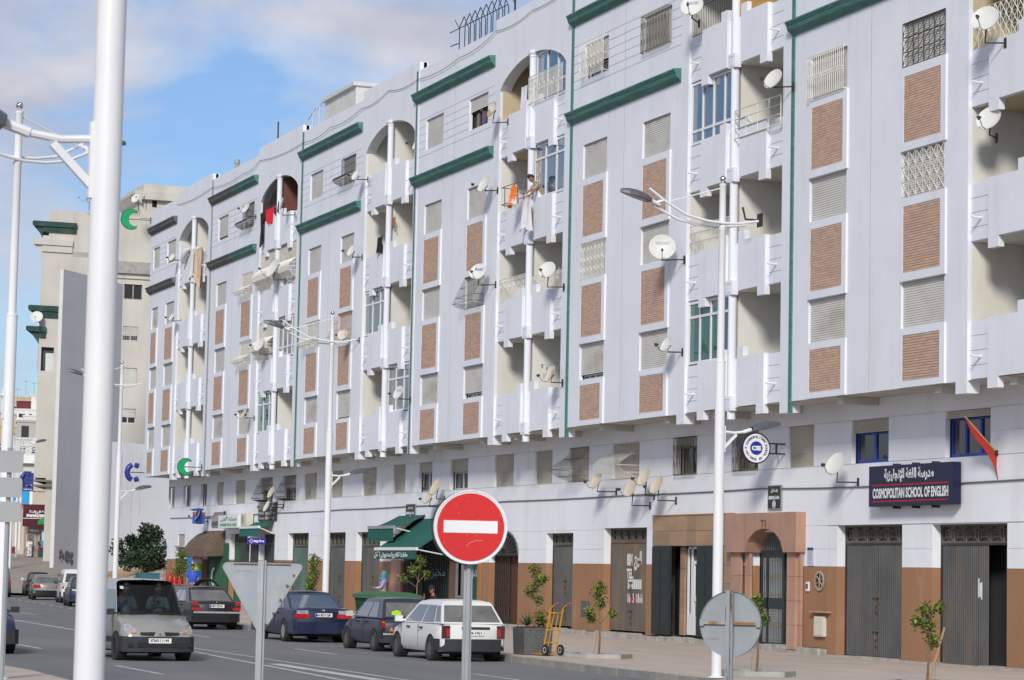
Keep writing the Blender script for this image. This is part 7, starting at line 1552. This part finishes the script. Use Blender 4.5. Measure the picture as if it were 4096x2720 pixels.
def endwall(b, ya, yb, za, zb_, holes, x=0.0):
    ys = sorted({ya, yb}|{h[i] for h in holes for i in (0, 1) if ya < h[i] < yb}); zs = sorted({za, zb_}|{h[i] for h in holes for i in (2, 3) if za < h[i] < zb_})
    for a, c in zip(ys[:-1], ys[1:]):
        for e, g in zip(zs[:-1], zs[1:]):
            if any(h[0] < (a+c)/2 < h[1] and h[2] < (e+g)/2 < h[3] for h in holes): continue
            b.quad((x, a, e), (x, c, e), (x, c, g), (x, a, g))
endwall(b, y0+.1, 9.5, 6.0, 17.85, [(-.1+.05, .85, 13.6, 15.3)]+wall_h)
endwall(b, y0+.1, 9.5, 17.85, 23.3, wall_h)
endwall(b, y0+.55, 9.5, 23.3, 25.15, [])
endwall(b, .6, 9.5, 0, 6.0, [])
b.box(-24, -.4, y0+.1, 14, 6.0, 23.3); b.box(-24, -.4, y0+.55, 14, 23.3, 25.14); b.box(-24, -.4, .6, 14, 0, 6.0)
b.quad((-.4, y0+.1, 6.0), (0, y0+.1, 6.0), (0, y0+.1, 23.3), (-.4, y0+.1, 23.3)); b.quad((-.4, y0+.1, 6), (0, y0+.1, 6), (0, 9, 6), (-.4, 9, 6))
b.build('wall', M_TALL, tb)
for (z, hgt, out, col, ye) in ((23.35, .95, .75, M_GRN2, 2.15), (20.95+.95, 1.15, .7, M_TALL, 1.9), (17.2, 1.05, .85, M_GRN2, 1.5), (15.75, 1.0, .95, M_GRN2, .2)):
    q = MB(); pr = [(y0+.1-out, z+hgt), (y0+.1-out, z+hgt*.72), (y0+.1-out*.55, z+hgt*.45), (y0+.1-out*.2, z), (y0+.1, z-.25), (y0+.1, z+hgt)]
    q.prism(pr, -24, .02, 'x'); q.box(-.02, .22, y0+.1-out*.9, ye, z+hgt*.62, z+hgt); q.box(-.02, .12, y0+.1, ye, z+hgt*.2, z+hgt*.62); q.build('cornice', col, tb)
for (a, c, e, g) in ((2.0, 4.2, 21.9, 22.25), (2.1, 4.0, 19.9, 20.2), (1.5, 1.75, 17.6, 20.2), (6.6, 9, 21.1, 21.4)): MB().box(-.05, .006, a, c, e, g).build('cement_patch', M_PATCH, tb)
MB().box(-.1, .35, 4.8, 9, 20.9, 21.75).build('concrete_ledge', M_CONC, tb); MB().box(-.1, .12, 4.8, 9, 20.55, 20.9).build('ledge_moulding', M_TALL, tb)
MB().box(-.1, .10, 6.2, 9.2, 0, 19.02).build('lower_annex', flat('grey_beige_render', (.46, .45, .43), dirt=(.36, .35, .33), dirt_amt=.5, dirt_scale=.5), tb) if 0 else None
for i, h in enumerate(wall_h):
    w = MB(); w.box(-.2, -.1, h[0], h[0]+.06, h[2], h[3]); w.box(-.2, -.1, h[1]-.06, h[1], h[2], h[3]); w.box(-.2, -.1, h[0]+.06, h[1]-.06, h[2], h[2]+.06); w.box(-.2, -.1, (h[0]+h[1])/2-.04, (h[0]+h[1])/2+.04, h[2]+.06, h[3]); wo_ = w.build('window', M_ALU if i < 3 else M_FRAMET, tb)
    MB().quad((-.15, h[0], h[2]), (-.15, h[1], h[2]), (-.15, h[1], h[3]), (-.15, h[0], h[3])).build('pane', M_GLASSD, wo_)
    if i < 3:
        d0 = h[2]+(h[3]-h[2])*(.42, .0, .35)[i]; q = MB(); n = max(3, int((h[3]-d0)/.07))
        for k in range(n): z = d0+(h[3]-d0)*k/n; q.quad((-.06, h[0], z), (-.06, h[1], z), (-.075, h[1], z+(h[3]-d0)/n), (-.075, h[0], z+(h[3]-d0)/n))
        q.build('shutter', M_SHUT, wo_)
    if i == 2:
        q = MB(); [q.tube([(.04, h[0]+.14*k, h[2]), (.04, h[0]+.14*k, h[3])], .012, 4) for k in range(9)]; q.build('grille', M_WGRILLE, wo_)
MB().box(-.39, -.35, -.3, .86, 13.5, 15.4).build('open_room', flat('dull_green_room', (.06, .085, .07)), tb); MB().box(-.34, -.28, .25, .85, 13.6, 14.9).build('inner_wall', M_ALU, tb)
for (z, ye) in ((5.85, .9), (5.5, 1.0)): MB().box(-20, .3, y0+.0, ye, z-.12, z+.02).build('soffit_ledge', flat('stained_concrete', (.20, .18, .15)), tb)
for ch in tb.children:
    for v_ in ch.data.vertices:
        if v_.co.x < -.03: v_.co.y += -.30*(v_.co.x+.03)
tw = MB(); tw.box(-6, .05, 6.75, 12, 25.0, 26.9); tw.box(-6, .3, 6.55, 12, 26.75, 26.9); tw.prism([(6.75, 26.0), (6.55, 26.2), (6.2, 26.75), (6.2, 26.95), (6.75, 26.95)], -6, .45, 'x'); tw.box(-6, .45, 6.76, 12, 26.35, 26.95); tw.box(-6, .2, 6.9, 12, 26.951, 27.5); tw.build('stair_tower', M_TALL, tb)
tq = MB(); tq.box(.051, .06, 7.6, 7.95, 25.85, 26.35); tq.build('tower_window', M_DARK, tb)
def roof_dish(label, x, y, z, D, a): 
    s = dish(label, (x, y, z+.9), D, (x, y+.25, z+.55), a); s['group'] = 'satellite dishes on the tall beige block'; MB().tube([(0, 0, 0), (0, 0, -.6)], .025, 5).build('mast', M_IRON, s)
roof_dish('narrow dish on the roof of the tall beige block, left of the foreground post', -184.9, 37.05, 27.2, .75, -95)
roof_dish('left hand dish beside the stair tower of the tall beige block', -183.0, 40.2, 27.1, .75, -55); roof_dish('right hand dish beside the stair tower of the tall beige block', -183.0, 40.75, 27.25, .7, -95)
roof_dish('dish on the green cornice at the left edge of the tall beige block', -185.6, 33.95, 18.5, .9, -20)
# grey slab wall
sw = thing('slab_wall', 'tall bare grey cement wall, half hidden by the foreground lamp post', 'wall', (-170.4, 32.85, 1.7))
dx, dy = -6.4, 5.35; L_ = math.hypot(dx, dy); nx, ny = dy/L_, -dx/L_
b = MB(); P = [(0, 0), (dx*1.05, dy*1.05)]; tkn = .28
front = [(0, 0), (dx, dy)]; back = [(-nx*tkn, -ny*tkn), (dx-nx*tkn, dy-ny*tkn)]
vs = [(front[0][0], front[0][1], 0), (front[1][0], front[1][1], 0), (front[1][0], front[1][1], 19.42), (front[0][0], front[0][1], 19.50), (back[0][0], back[0][1], 0), (back[1][0], back[1][1], 0), (back[1][0], back[1][1], 19.42), (back[0][0], back[0][1], 19.50)]
b.add(vs, [(0, 1, 2, 3), (5, 4, 7, 6), (3, 2, 6, 7), (1, 5, 6, 2)]); b.build('wall_face', M_SLAB, sw)
MB().add([(-.0, -.001, 0), (-.0, -.001, 19.5), (back[0][0]-.02, back[0][1], 19.5), (back[0][0]-.02, back[0][1], 0)], [(0, 1, 2, 3)]).build('wall_edge', flat('pale_wall_edge', (.60, .60, .58)), sw)
b = MB()
for i in range(14): r = random.uniform(.12, .4); cx_, cz_ = random.uniform(.4, 2.6), random.uniform(.3, 1.3); u = [(cx_+r*random.uniform(.5, 1)*math.cos(k), cz_+r*random.uniform(.4, 1)*math.sin(k)) for k in range(6)]; b.poly([(dx/L_*p+nx*.004*(1+i*.1), dy/L_*p+ny*.004*(1+i*.1), q) for p, q in u])
b.build('soot_stain', flat('soot', (.15, .15, .15)), sw, kind='stuff')
lw = thing('low_wall', 'lower pale bluish wall with dark drips between the lamp post and the terrace', 'wall', (-163.2, 34.6, 1.5))
b = MB(); b.add([(0, -1.2, 0), (1.6, 6, 0), (1.6, 6, 7.85), (0, -1.2, 8.25)], [(0, 1, 2, 3)]); b.add([(-.4, -1.2, 8.25), (0, -1.2, 8.25), (1.6, 6, 7.85), (1.2, 6, 7.85)], [(0, 1, 2, 3)]); b.add([(-.4, -1.2, 0), (0, -1.2, 0), (0, -1.2, 8.25), (-.4, -1.2, 8.25)], [(0, 1, 2, 3)])
b.build('wall_face', mat('pale_blue_grey_render', (.47, .48, .52), .9, var=.06, scale=.3, dirt=(.38, .37, .36), dirt_amt=.4, dirt_scale=.6, dirt_stretch=(1, 1.5, .2)), lw)
for y, w in ((.9, .04), (2.0, .035), (1.5, .02), (.2, .02)): MB().add([(y*.222+.272, y, 3.5 if w > .03 else 0), (y*.222+.272, y+w, 3.5 if w > .03 else 0), (y*.222+.272, y+w, 7.6), (y*.222+.272, y, 7.6)], [(0, 1, 2, 3)]).build('drip_stain', flat('dark_drip', (.30, .30, .31)), lw)
# rubble mound, bush
def mound(name, label, x0, x1, ya, yb, zf, m, seed):
    rnd = random.Random(seed); b = MB(); N, K = 26, 18; H = {}
    for i in range(N+1):
        for j in range(K+1):
            u, v = i/N, j/K; e = math.sin(PI*min(1, max(0, u)))**.6*math.sin(PI*min(1, v))**.6; H[i, j] = (x0+(x1-x0)*u, ya+(yb-ya)*v, zf(u, v)*e+rnd.uniform(-.07, .10)*e)
    for i in range(N):
        for j in range(K): b.quad(H[i, j], H[i+1, j], H[i+1, j+1], H[i, j+1])
    o = b.build(name, m, smooth=False); o['kind'] = 'structure'; return o
M_DIRT = mat('orange_earth', (.33, .20, .10), .95, var=.3, scale=.8, dirt=(.36, .31, .25), dirt_amt=.8, dirt_scale=.7, bump=.6, bump_scale=6)
M_RUB = mat('pale_rubble', (.34, .29, .24), .95, var=.3, scale=1.2, dirt=(.20, .17, .14), dirt_amt=.6, dirt_scale=1.6, bump=.8, bump_scale=8)
mound('earth_mound', '', -176, -156, 32.2, 46, lambda u, v: 2.35, M_DIRT, 3); mound('rubble_mound', '', -158, -140, 30.8, 46, lambda u, v: 2.0, M_RUB, 4)
rk = random.Random(8); rb_ = MB()
for i in range(60):
    c = Vector((rk.uniform(-146, -139), rk.uniform(31, 35.5), rk.uniform(.15, 1.2))); r = rk.uniform(.06, .28)
    rb_.obox(c, (r, rk.uniform(-.05, .05), 0), (0, r*.7, rk.uniform(-.05, .05)), (.02, 0, r*.55))
rb_.build('rubble', M_RUB, kind='stuff')
s = thing('fig_bush', 'large dark green fig bush growing on the rubble mound by the low wall', 'bush', (-151.5, 34.6, 1.5), 0)
b = MB(); cl = []; rf_ = random.Random(5)
for i in range(26): cl.append(((rf_.gauss(0, .9), rf_.gauss(0, .85), .55+abs(rf_.gauss(0, .55))), .55))
for i in range(8): cl.append(((rf_.gauss(-.1, .35), rf_.gauss(.1, .3), 1.7+rf_.random()*.9), .42))
b2 = MB()
for c, r in cl[::2]: b2.tube([(0, 0, 0), (c[0]*.5, c[1]*.5, c[2]*.6), c], [.06, .035, .012], 5)
b2.build('trunk', BARK, s); f = MB(); leaf_cloud(f, cl, 5200, .26, rf_); f.build('crown', LEAFD, s)
sapling('small yellowish shrub by the teal cabinet', -139.5, 31.6, 1.3, [((0, 0, 1.0), .4), ((.1, -.2, .7), .4)], 420, 12, .3, False, size=.14)
# ---------------------------------------------------------------- far left: bakery, stalls, houses up the hill
s = thing('bakery_kiosk', 'bakery kiosk with a maroon awning lettered in white', 'kiosk', (-236, 44.4, 2.45), rad(78))
b = MB(); b.box(-1.6, 3.5, 0, 3, 0, 3.0); b.build('front_wall', flat('dull_pink_wall', (.30, .22, .20)), s)
M_MAR = flat('maroon_canvas', (.075, .010, .016), .8)
b = MB(); b.prism([(0, 4.75), (-1.3, 3.55), (-1.3, 2.75), (-1.25, 2.75), (-1.2, 3.45), (0, 4.6)], -1.75, 3.6, 'x'); b.build('awning', M_MAR, s)
text('PANADERIA', M_SWHITE, s, (-.45, -1.31, 3.72), width=1.9, height=.28, bold=.02); text(arabic('مخبزة الحقيقة'), M_SWHITE, s, (-.3, -1.0, 4.05), width=1.8, height=.30, bold=.02); MB().box(-1.75, 3.6, -1.32, -1.3, 3.45, 3.5).build('white_line', M_WHITE, s)
text('ERIA  CAFETERIA', M_SWHITE, s, (.4, -.03, 2.4), width=3.0, height=.24, bold=.02)
for x in (-1.0, .1, 1.2): 
    w = MB(); w.box(x-.4, x+.4, -.03, -.005, .9, 2.1); wo_ = w.build('window', M_ALU, s); MB().box(x-.35, x+.35, -.035, -.0301, .95, 2.05).build('pane', M_GLASSGR, wo_)
for i in range(5): MB().box(.55, .95, -.05, -.036, .9+.26*i, 1.0+.26*i).build('stripe', M_MAR, s)
s = thing('parasol', 'bright green parasol in front of the bakery kiosk', 'parasol', (-200, 39.0, 2.4)); b = MB()
for i in range(8):
    a, c = 2*PI*i/8, 2*PI*(i+1)/8; R = 1.75
    for t0, t1 in ((0, .5), (.5, 1)):
        pt = lambda an, t: (R*t*math.cos(an), R*t*math.sin(an), 3.75-1.0*t**1.4); b.quad(pt(a, t0), pt(c, t0), pt(c, t1), pt(a, t1))
    b.quad((R*math.cos(a), R*math.sin(a), 2.75), (R*math.cos(c), R*math.sin(c), 2.75), (R*math.cos(c), R*math.sin(c), 2.5), (R*math.cos(a), R*math.sin(a), 2.5))
b.build('canopy', flat('bright_green_canvas', (.02, .27, .05), .8), s); MB().tube([(0, 0, 0), (0, 0, 3.7)], .03, 6).build('pole', M_GALV, s)
s = thing('market_stall', 'red topped stall with a blue bundle and crates outside the bakery', 'stall', (-214, 41.2, 2.43), rad(78))
MB().box(-1.2, 1.6, -.5, .5, .75, .85).build('table_top', flat('red_oilcloth', (.33, .02, .03)), s)
for x in (-1.1, 1.5): MB().box(x-.04, x+.04, -.4, .4, 0, .75).build('leg', M_RUST, s)
q = MB().box(-.7, .6, -.4, .4, 0, .5).build('blue_bundle', flat('blue_tarpaulin', (.02, .27, .55))); q.location = (-214, 40.9, 3.28); q.rotation_euler = (0, 0, rad(78)); tag(q, 'blue wrapped bundle on the red stall', 'bundle')
q = MB().box(-.45, .45, -.3, .3, 0, .75).build('wooden_crate', flat('plywood', (.36, .22, .11))); q.location = (-212.6, 41.35, 2.43); q.rotation_euler = (0, 0, rad(78)); tag(q, 'plywood crate at the corner of the grey slab wall', 'crate')
q = MB().box(-.5, .5, -.3, .3, 0, .55).build('bottle_crate', flat('dark_green_crates', (.02, .05, .05))); q.location = (-212.9, 40.3, 2.43); q.rotation_euler = (0, 0, rad(78)); tag(q, 'dark green bottle crates under the red stall', 'crate')
s = thing('notice_sheet', 'pale blue hand lettered board standing above the blue bundle', 'board', (-222, 42.6, 2.45), rad(78)); MB().box(-.85, .85, 0, .05, 1.2, 2.15).build('board', flat('pale_blue_board', (.52, .56, .58)), s)
for i in range(4): MB().box(-.7, .6-.1*i, -.01, -.001, 1.95-.2*i, 2.03-.2*i).build('print_line', flat('blue_hand_print', (.10, .22, .42)), s)
for x in (-.75, .75): MB().box(x-.03, x+.03, .0, .04, 0, 1.2).build('leg', M_IRON, s)
s = thing('bicycle', 'dark bicycle standing beside the woman in white', 'bicycle', (-226, 41.6, 2.42), rad(35))
for x in (-.52, .52):
    w = MB(); w.tube([(x+.33*math.cos(t*PI/8), 0, .34+.33*math.sin(t*PI/8)) for t in range(17)], .022, 4); wo_ = w.build('wheel', M_BLACK, s); q = MB(); [q.tube([(x, 0, .34), (x+.32*math.cos(t*PI/4), 0, .34+.32*math.sin(t*PI/4))], .005, 3) for t in range(8)]; q.build('spoke', M_GALV, wo_)
b = MB(); b.tube([(-.52, 0, .34), (-.12, 0, .36), (-.2, 0, .85), (.38, 0, .88), (-.12, 0, .36)], .02, 5); b.tube([(.38, 0, .88), (.40, 0, 1.0)], .02, 5); b.tube([(.38, 0, .88), (.52, 0, .34)], .018, 5); b.build('frame', M_IRON, s); MB().box(-.32, -.08, -.05, .05, .88, .93).build('saddle', M_BLACK, s); MB().tube([(.36, -.25, 1.02), (.40, 0, 1.0), (.36, .25, 1.02)], .015, 5).build('handlebar', M_GALV, s)
person('man in dark clothes bent over the bicycle by the bakery', (-226.6, 42.5, 2.42), rad(80), LEAN, flat('dark_brown_jacket', (.04, .025, .022)), flat('dark_trousers', (.02, .02, .022)), BLACKH, sleeves='long')
for i, (x, y, m, l) in enumerate(((-191.3, 33.1, flat('orange_chair_plastic', (.65, .16, .01)), 'left orange plastic chair on the plaza at the left edge'), (-190.9, 33.75, flat('maroon_chair_plastic', (.20, .015, .02)), 'maroon plastic chair beside the orange one at the left edge'), (-191.6, 33.45, flat('orange_chair_plastic', (.65, .16, .01)), 'second orange chair behind the maroon one'))):
    s = thing('plastic_chair', l, 'chair', (x, y, 2.2), rad(75)); MB().box(-.27, .27, -.25, .25, .42, .47).build('seat', m, s); MB().box(-.27, .27, -.29, -.25, .44, .92).build('backrest', m, s)
    for dx_ in (-.23, .23):
        for dy_ in (-.22, .22): MB().tube([(dx_, dy_, 0), (dx_, dy_, .42)], .02, 5).build('leg', M_GALV, s)
s = thing('give_way_sign', 'small red bordered white triangle sign in front of the far lamps', 'road sign', (-240.8, 42.98, 2.45), rad(78)); MB().prism([(-.62, 4.9), (.62, 4.9), (0, 3.85)], -.02, 0, 'y').build('red_plate', M_RED, s); MB().prism([(-.38, 4.77), (.38, 4.77), (0, 4.13)], -.025, -.0201, 'y').build('white_centre', M_SWHITE, s); MB().tube([(0, .03, 0), (0, .03, 4.8)], .05, 6).build('post', M_GALV, s)
s = thing('no_parking_sign', 'round red and blue no parking sign beside the far lamps', 'road sign', (-300.9, 54.0, 3.2), rad(78)); MB().lathe([(.0, .02), (1.05, .02)], 24, (0, 0, 5.3), RX90).build('red_disc', M_RED, s); MB().lathe([(.0, .03), (.72, .03)], 24, (0, 0, 5.3), RX90).build('blue_disc', flat('sign_blue', (.03, .07, .36)), s); MB().obox((0, -.04, 5.3), (.6, 0, .6), (0, .005, 0), (-.09, 0, .09)).build('red_stroke', M_RED, s); MB().tube([(0, .05, 0), (0, .05, 5.3)], .07, 6).build('post', M_GALV, s)
s = thing('shop_hoarding', 'bright blue advertising panel in a white frame under the yellow house', 'hoarding', (-281, 50.4, 3.0), rad(79)); MB().box(-.95, .95, 0, .1, 4.6, 7.4).build('blue_panel', flat('cyan_print', (.02, .30, .62)), s); MB().box(.95, 1.25, -.05, .15, 0, 7.4).build('white_post', M_WHITE, s); MB().box(-1.2, -.95, -.05, .15, 0, 7.4).build('white_post', M_WHITE, s)
s = thing('blue_notice', 'dark blue Arabic telephone shop sign on the corner of the tall beige block', 'sign', (-200.3, 36.45, 2.2), rad(79)); MB().box(-.40, .42, 0, .08, 5.2, 6.6).build('sign_plate', flat('navy_blue_print', (.025, .045, .20)), s); text(arabic('الهاتف العمومي'), M_SWHITE, s, (0, -.01, 5.65), width=.62, height=.16, bold=.01); text(arabic('خدمة خاصة'), M_SWHITE, s, (0, -.01, 5.38), width=.62, height=.16, bold=.01)
phone_sign('blue handset sign by the dark blue notice at the left', -190.3, 34.5, 7.95, .55, .9)
# houses
def house(label, x, y, z, w, h, d, col, wins, rz=rad(80), frame=None, shut=None, roof=None, group='houses up the hill', name='house', cat='house', balc=()):
    s = thing(name, label, cat, (x, y, z), rz, group); m = flat('house_paint_%d_%d_%d' % tuple(int(c*100) for c in col), col, .9, dirt=tuple(c*.8 for c in col), dirt_amt=.35, dirt_scale=.2)
    b = MB(); b.box(-w/2, w/2, 0, d, -6, h); b.build('wall', m, s)
    MB().box(-w/2-.15, w/2+.15, -.15, d, h+.001, h+.45).build('roof', m if not roof else roof, s)
    for (wx, wz, ww, wh) in wins:
        q = MB(); q.box(wx-ww/2-.18, wx+ww/2+.18, -.10, -.002, wz-wh/2-.18, wz+wh/2+.18) if frame else q.box(wx-ww/2, wx+ww/2, -.03, -.002, wz-wh/2, wz+wh/2)
        wo_ = q.build('window', frame or M_GLASSD, s)
        MB().box(wx-ww/2, wx+ww/2, -.14 if frame else -.06, -.11 if frame else -.031, wz-wh/2, wz+wh/2).build('shutter' if shut else 'pane', shut or M_GLASSD, wo_)
    for (bx, bz, bw, bh) in balc: MB().box(bx-bw/2, bx+bw/2, -1.1, -.01, bz, bz+bh).build('balcony', M_WHITE, s)
    return s
TEALF = flat('teal_window_trim', (.10, .19, .21)); BRS = flat('brown_red_shutter', (.25, .06, .025))
house('yellow house with teal framed brown shutters behind the direction panels', -562, 95.5, 10, 15.5, 20.5, 14, (.50, .37, .19), [(x, z, 2.3, 2.2) for z in (15.8, 12.8-.3, 9.3, 6.2, 3.2) for x in (-.4, 4.9)], frame=TEALF, shut=BRS)
house('upper storey of the yellow house, set back and paler', -570, 95.0, 30, 11, 3.6, 10, (.48, .40, .30), [])
house('white house with teal balconies right of the yellow house', -500, 91.4, 9, 6.5, 16.2, 12, (.56, .56, .53), [(-1.6, 14.3, .9, 1.3), (.6, 14.3, 1.0, 1.3), (-.6, 9.4, 1.5, 1.6), (1.6, 9.4, 1.3, 2.0), (1.2, 4.2, 1.0, 2.2)], balc=[(.5, 11.7, 5.4, 1.4)])
house('grey top storey above the white house with balconies', -505, 92.6, 25.2, 6.5, 3.6, 10, (.40, .38, .35), [(-1.6, 1.6, 1.4, 2.6)])
house('beige street wall below the white house with balconies', -300, 56.0, 3, 6.5, 7.1, 6, (.50, .43, .34), [(-1.2, 4.3, .7, 1.8)], name='street_wall', cat='wall')
hill = [(-802, 138, 38, 9, 6.5, 'white house under the ridge at the left edge'), (-800, 141, 44, 8, 6, 'pale house with small windows on the ridge'), (-799, 143.5, 43.5, 9, 8.2, 'cream house on the top of the ridge'), (-790, 144, 41, 11, 6.5, 'wide white house below the maroon one'), (-797, 147.8, 46.5, 14, 3.8, 'long maroon house on the hill'), (-796, 149.5, 49.5, 9, 2.8, 'white roof house above the maroon one'),
        (-780, 139, 34, 13, 8, 'big bright white house left on the slope'), (-770, 141.5, 30.5, 12, 10, 'bright white house with one dark window'), (-760, 140.8, 32, 9, 12, 'tall white house next to the tall beige block'), (-740, 137.5, 28, 12, 6, 'low white house just over the yellow roof'), (-730, 139.5, 25, 14, 7, 'lowest white house behind the white balconies')]
for i, (x, y, z, w, h, l) in enumerate(hill):
    rr = random.Random(i); col = (.15, .035, .04) if 'maroon' in l and 'long' in l else ((.52, .45, .33) if 'cream' in l else (.66, .65, .62))
    house(l, x, y, z, w, h, 9, col, [(rr.uniform(-w*.4, w*.4), h*rr.choice((.45, .6, .75)), .9, 1.1) for _ in range(3 if 'maroon' not in l or 'below' in l else 1)])
for i, (x, y, z) in enumerate(((-795, 143.0, 52.5), (-795, 145.5, 52), (-795, 140.5, 50))):
    o = MB(); o.tube([(0, 0, 0), (0, 0, 4.5)], .06, 4); o.tube([(0, -1, 4), (0, 1, 4)], .05, 4); q = o.build('roof_aerial', M_GALV); q.location = (x, y, z); tag(q, ('thin aerial on the cream ridge house', 'thin aerial over the maroon house', 'thin aerial at the left end of the ridge')[i], 'aerial')
# roof furniture of the terrace
b = MB()
for i in range(9):
    x = -.0+.55*i; b.tube([(x, 0, -.6), (x, 0, .85), (x+.1, .12, 1.22)], .018, 4); b.tube([(x+.25, .25, -.6), (x+.25, .25, .8), (x+.1, .12, 1.22)], .018, 4)
b.tube([(-1.0, 0, .84), (4.7, 0, .72)], .018, 4); b.tube([(-.9, 0, .35), (0, 0, .3)], .02, 4); b.tube([(-1.2, 0, -.2), (0, 0, -.2)], .02, 4); b.tube([(0, 0, .8), (-.5, 0, 1.2)], .018, 4)
q = b.build('rebar_cage', flat('dark_rebar', (.045, .032, .026))); q.location = (-83.7, YF+.35, 19.75); tag(q, 'dark steel reinforcement bars sticking up from the roof', 'rebar')
s = thing('water_tank_house', 'white roof hut standing behind the parapet', 'roof hut', (-104.4, YF+4.4, 18.9)); b = MB(); b.box(-2.2, 2.2, -2, 2, 0, 2.95); b.build('wall', flat('hut_white', (.60, .60, .57), dirt=(.45, .44, .40), dirt_amt=.5), s); MB().box(-2.4, 2.3, -2.15, 2.1, 2.951, 3.1).build('roof', flat('hut_white', (.60, .60, .57)), s)
for l, pts in (('white tripod aerials with lines on the roof beyond the hut', None),):
    b = MB(); b.tube([(0, 0, 0), (.2, 0, 1.6)], .03, 4); b.tube([(-.7, 0, 1.25), (.6, 0, 1.75)], .02, 4); b.tube([(1.2, 0, 0), (1.3, 0, 1.75)], .03, 4); b.tube([(.9, 0, 1.55), (1.7, 0, 1.9)], .02, 4); b.tube([(1.3, 0, 1.7), (4.2, 0, 1.35)], .008, 3); b.tube([(.3, 0, 1.5), (2.6, 0, .4)], .008, 3)
    q = b.build('aerial', flat('white_aerial', (.55, .55, .53))); q.location = (-101.6, YF+.4, 19.5); q.scale = (.8, 1, .62); tag(q, l, 'aerial')
q = MB().tube([(0, 0, 0), (0, 0, 1.9)], .035, 5).build('iron_post', M_IRON); q.location = (-106.4, YF+.3, 19.5); q.scale = (1, 1, .7); tag(q, 'single rusty post standing on the parapet', 'post')
q = MB().lathe([(.09, 0), (.09, .75), (.13, .76), (.13, .95), (.0, .96)], 10).build('vent_pipe', M_CONC); q.location = (-113.1, YF+.3, 19.2); tag(q, 'short pale vent pipe on the parapet at the left', 'vent pipe')
b = MB(); b.tube([(0, 0, -.4), (0, 0, 1.4)], .03, 4); b.tube([(-.5, 0, 1.0), (.5, 0, 1.2)], .02, 4); q = b.build('aerial', M_IRON); q.location = (-78.2, YF+.3, 19.9); tag(q, 'dark aerial at the top edge of the picture', 'aerial')
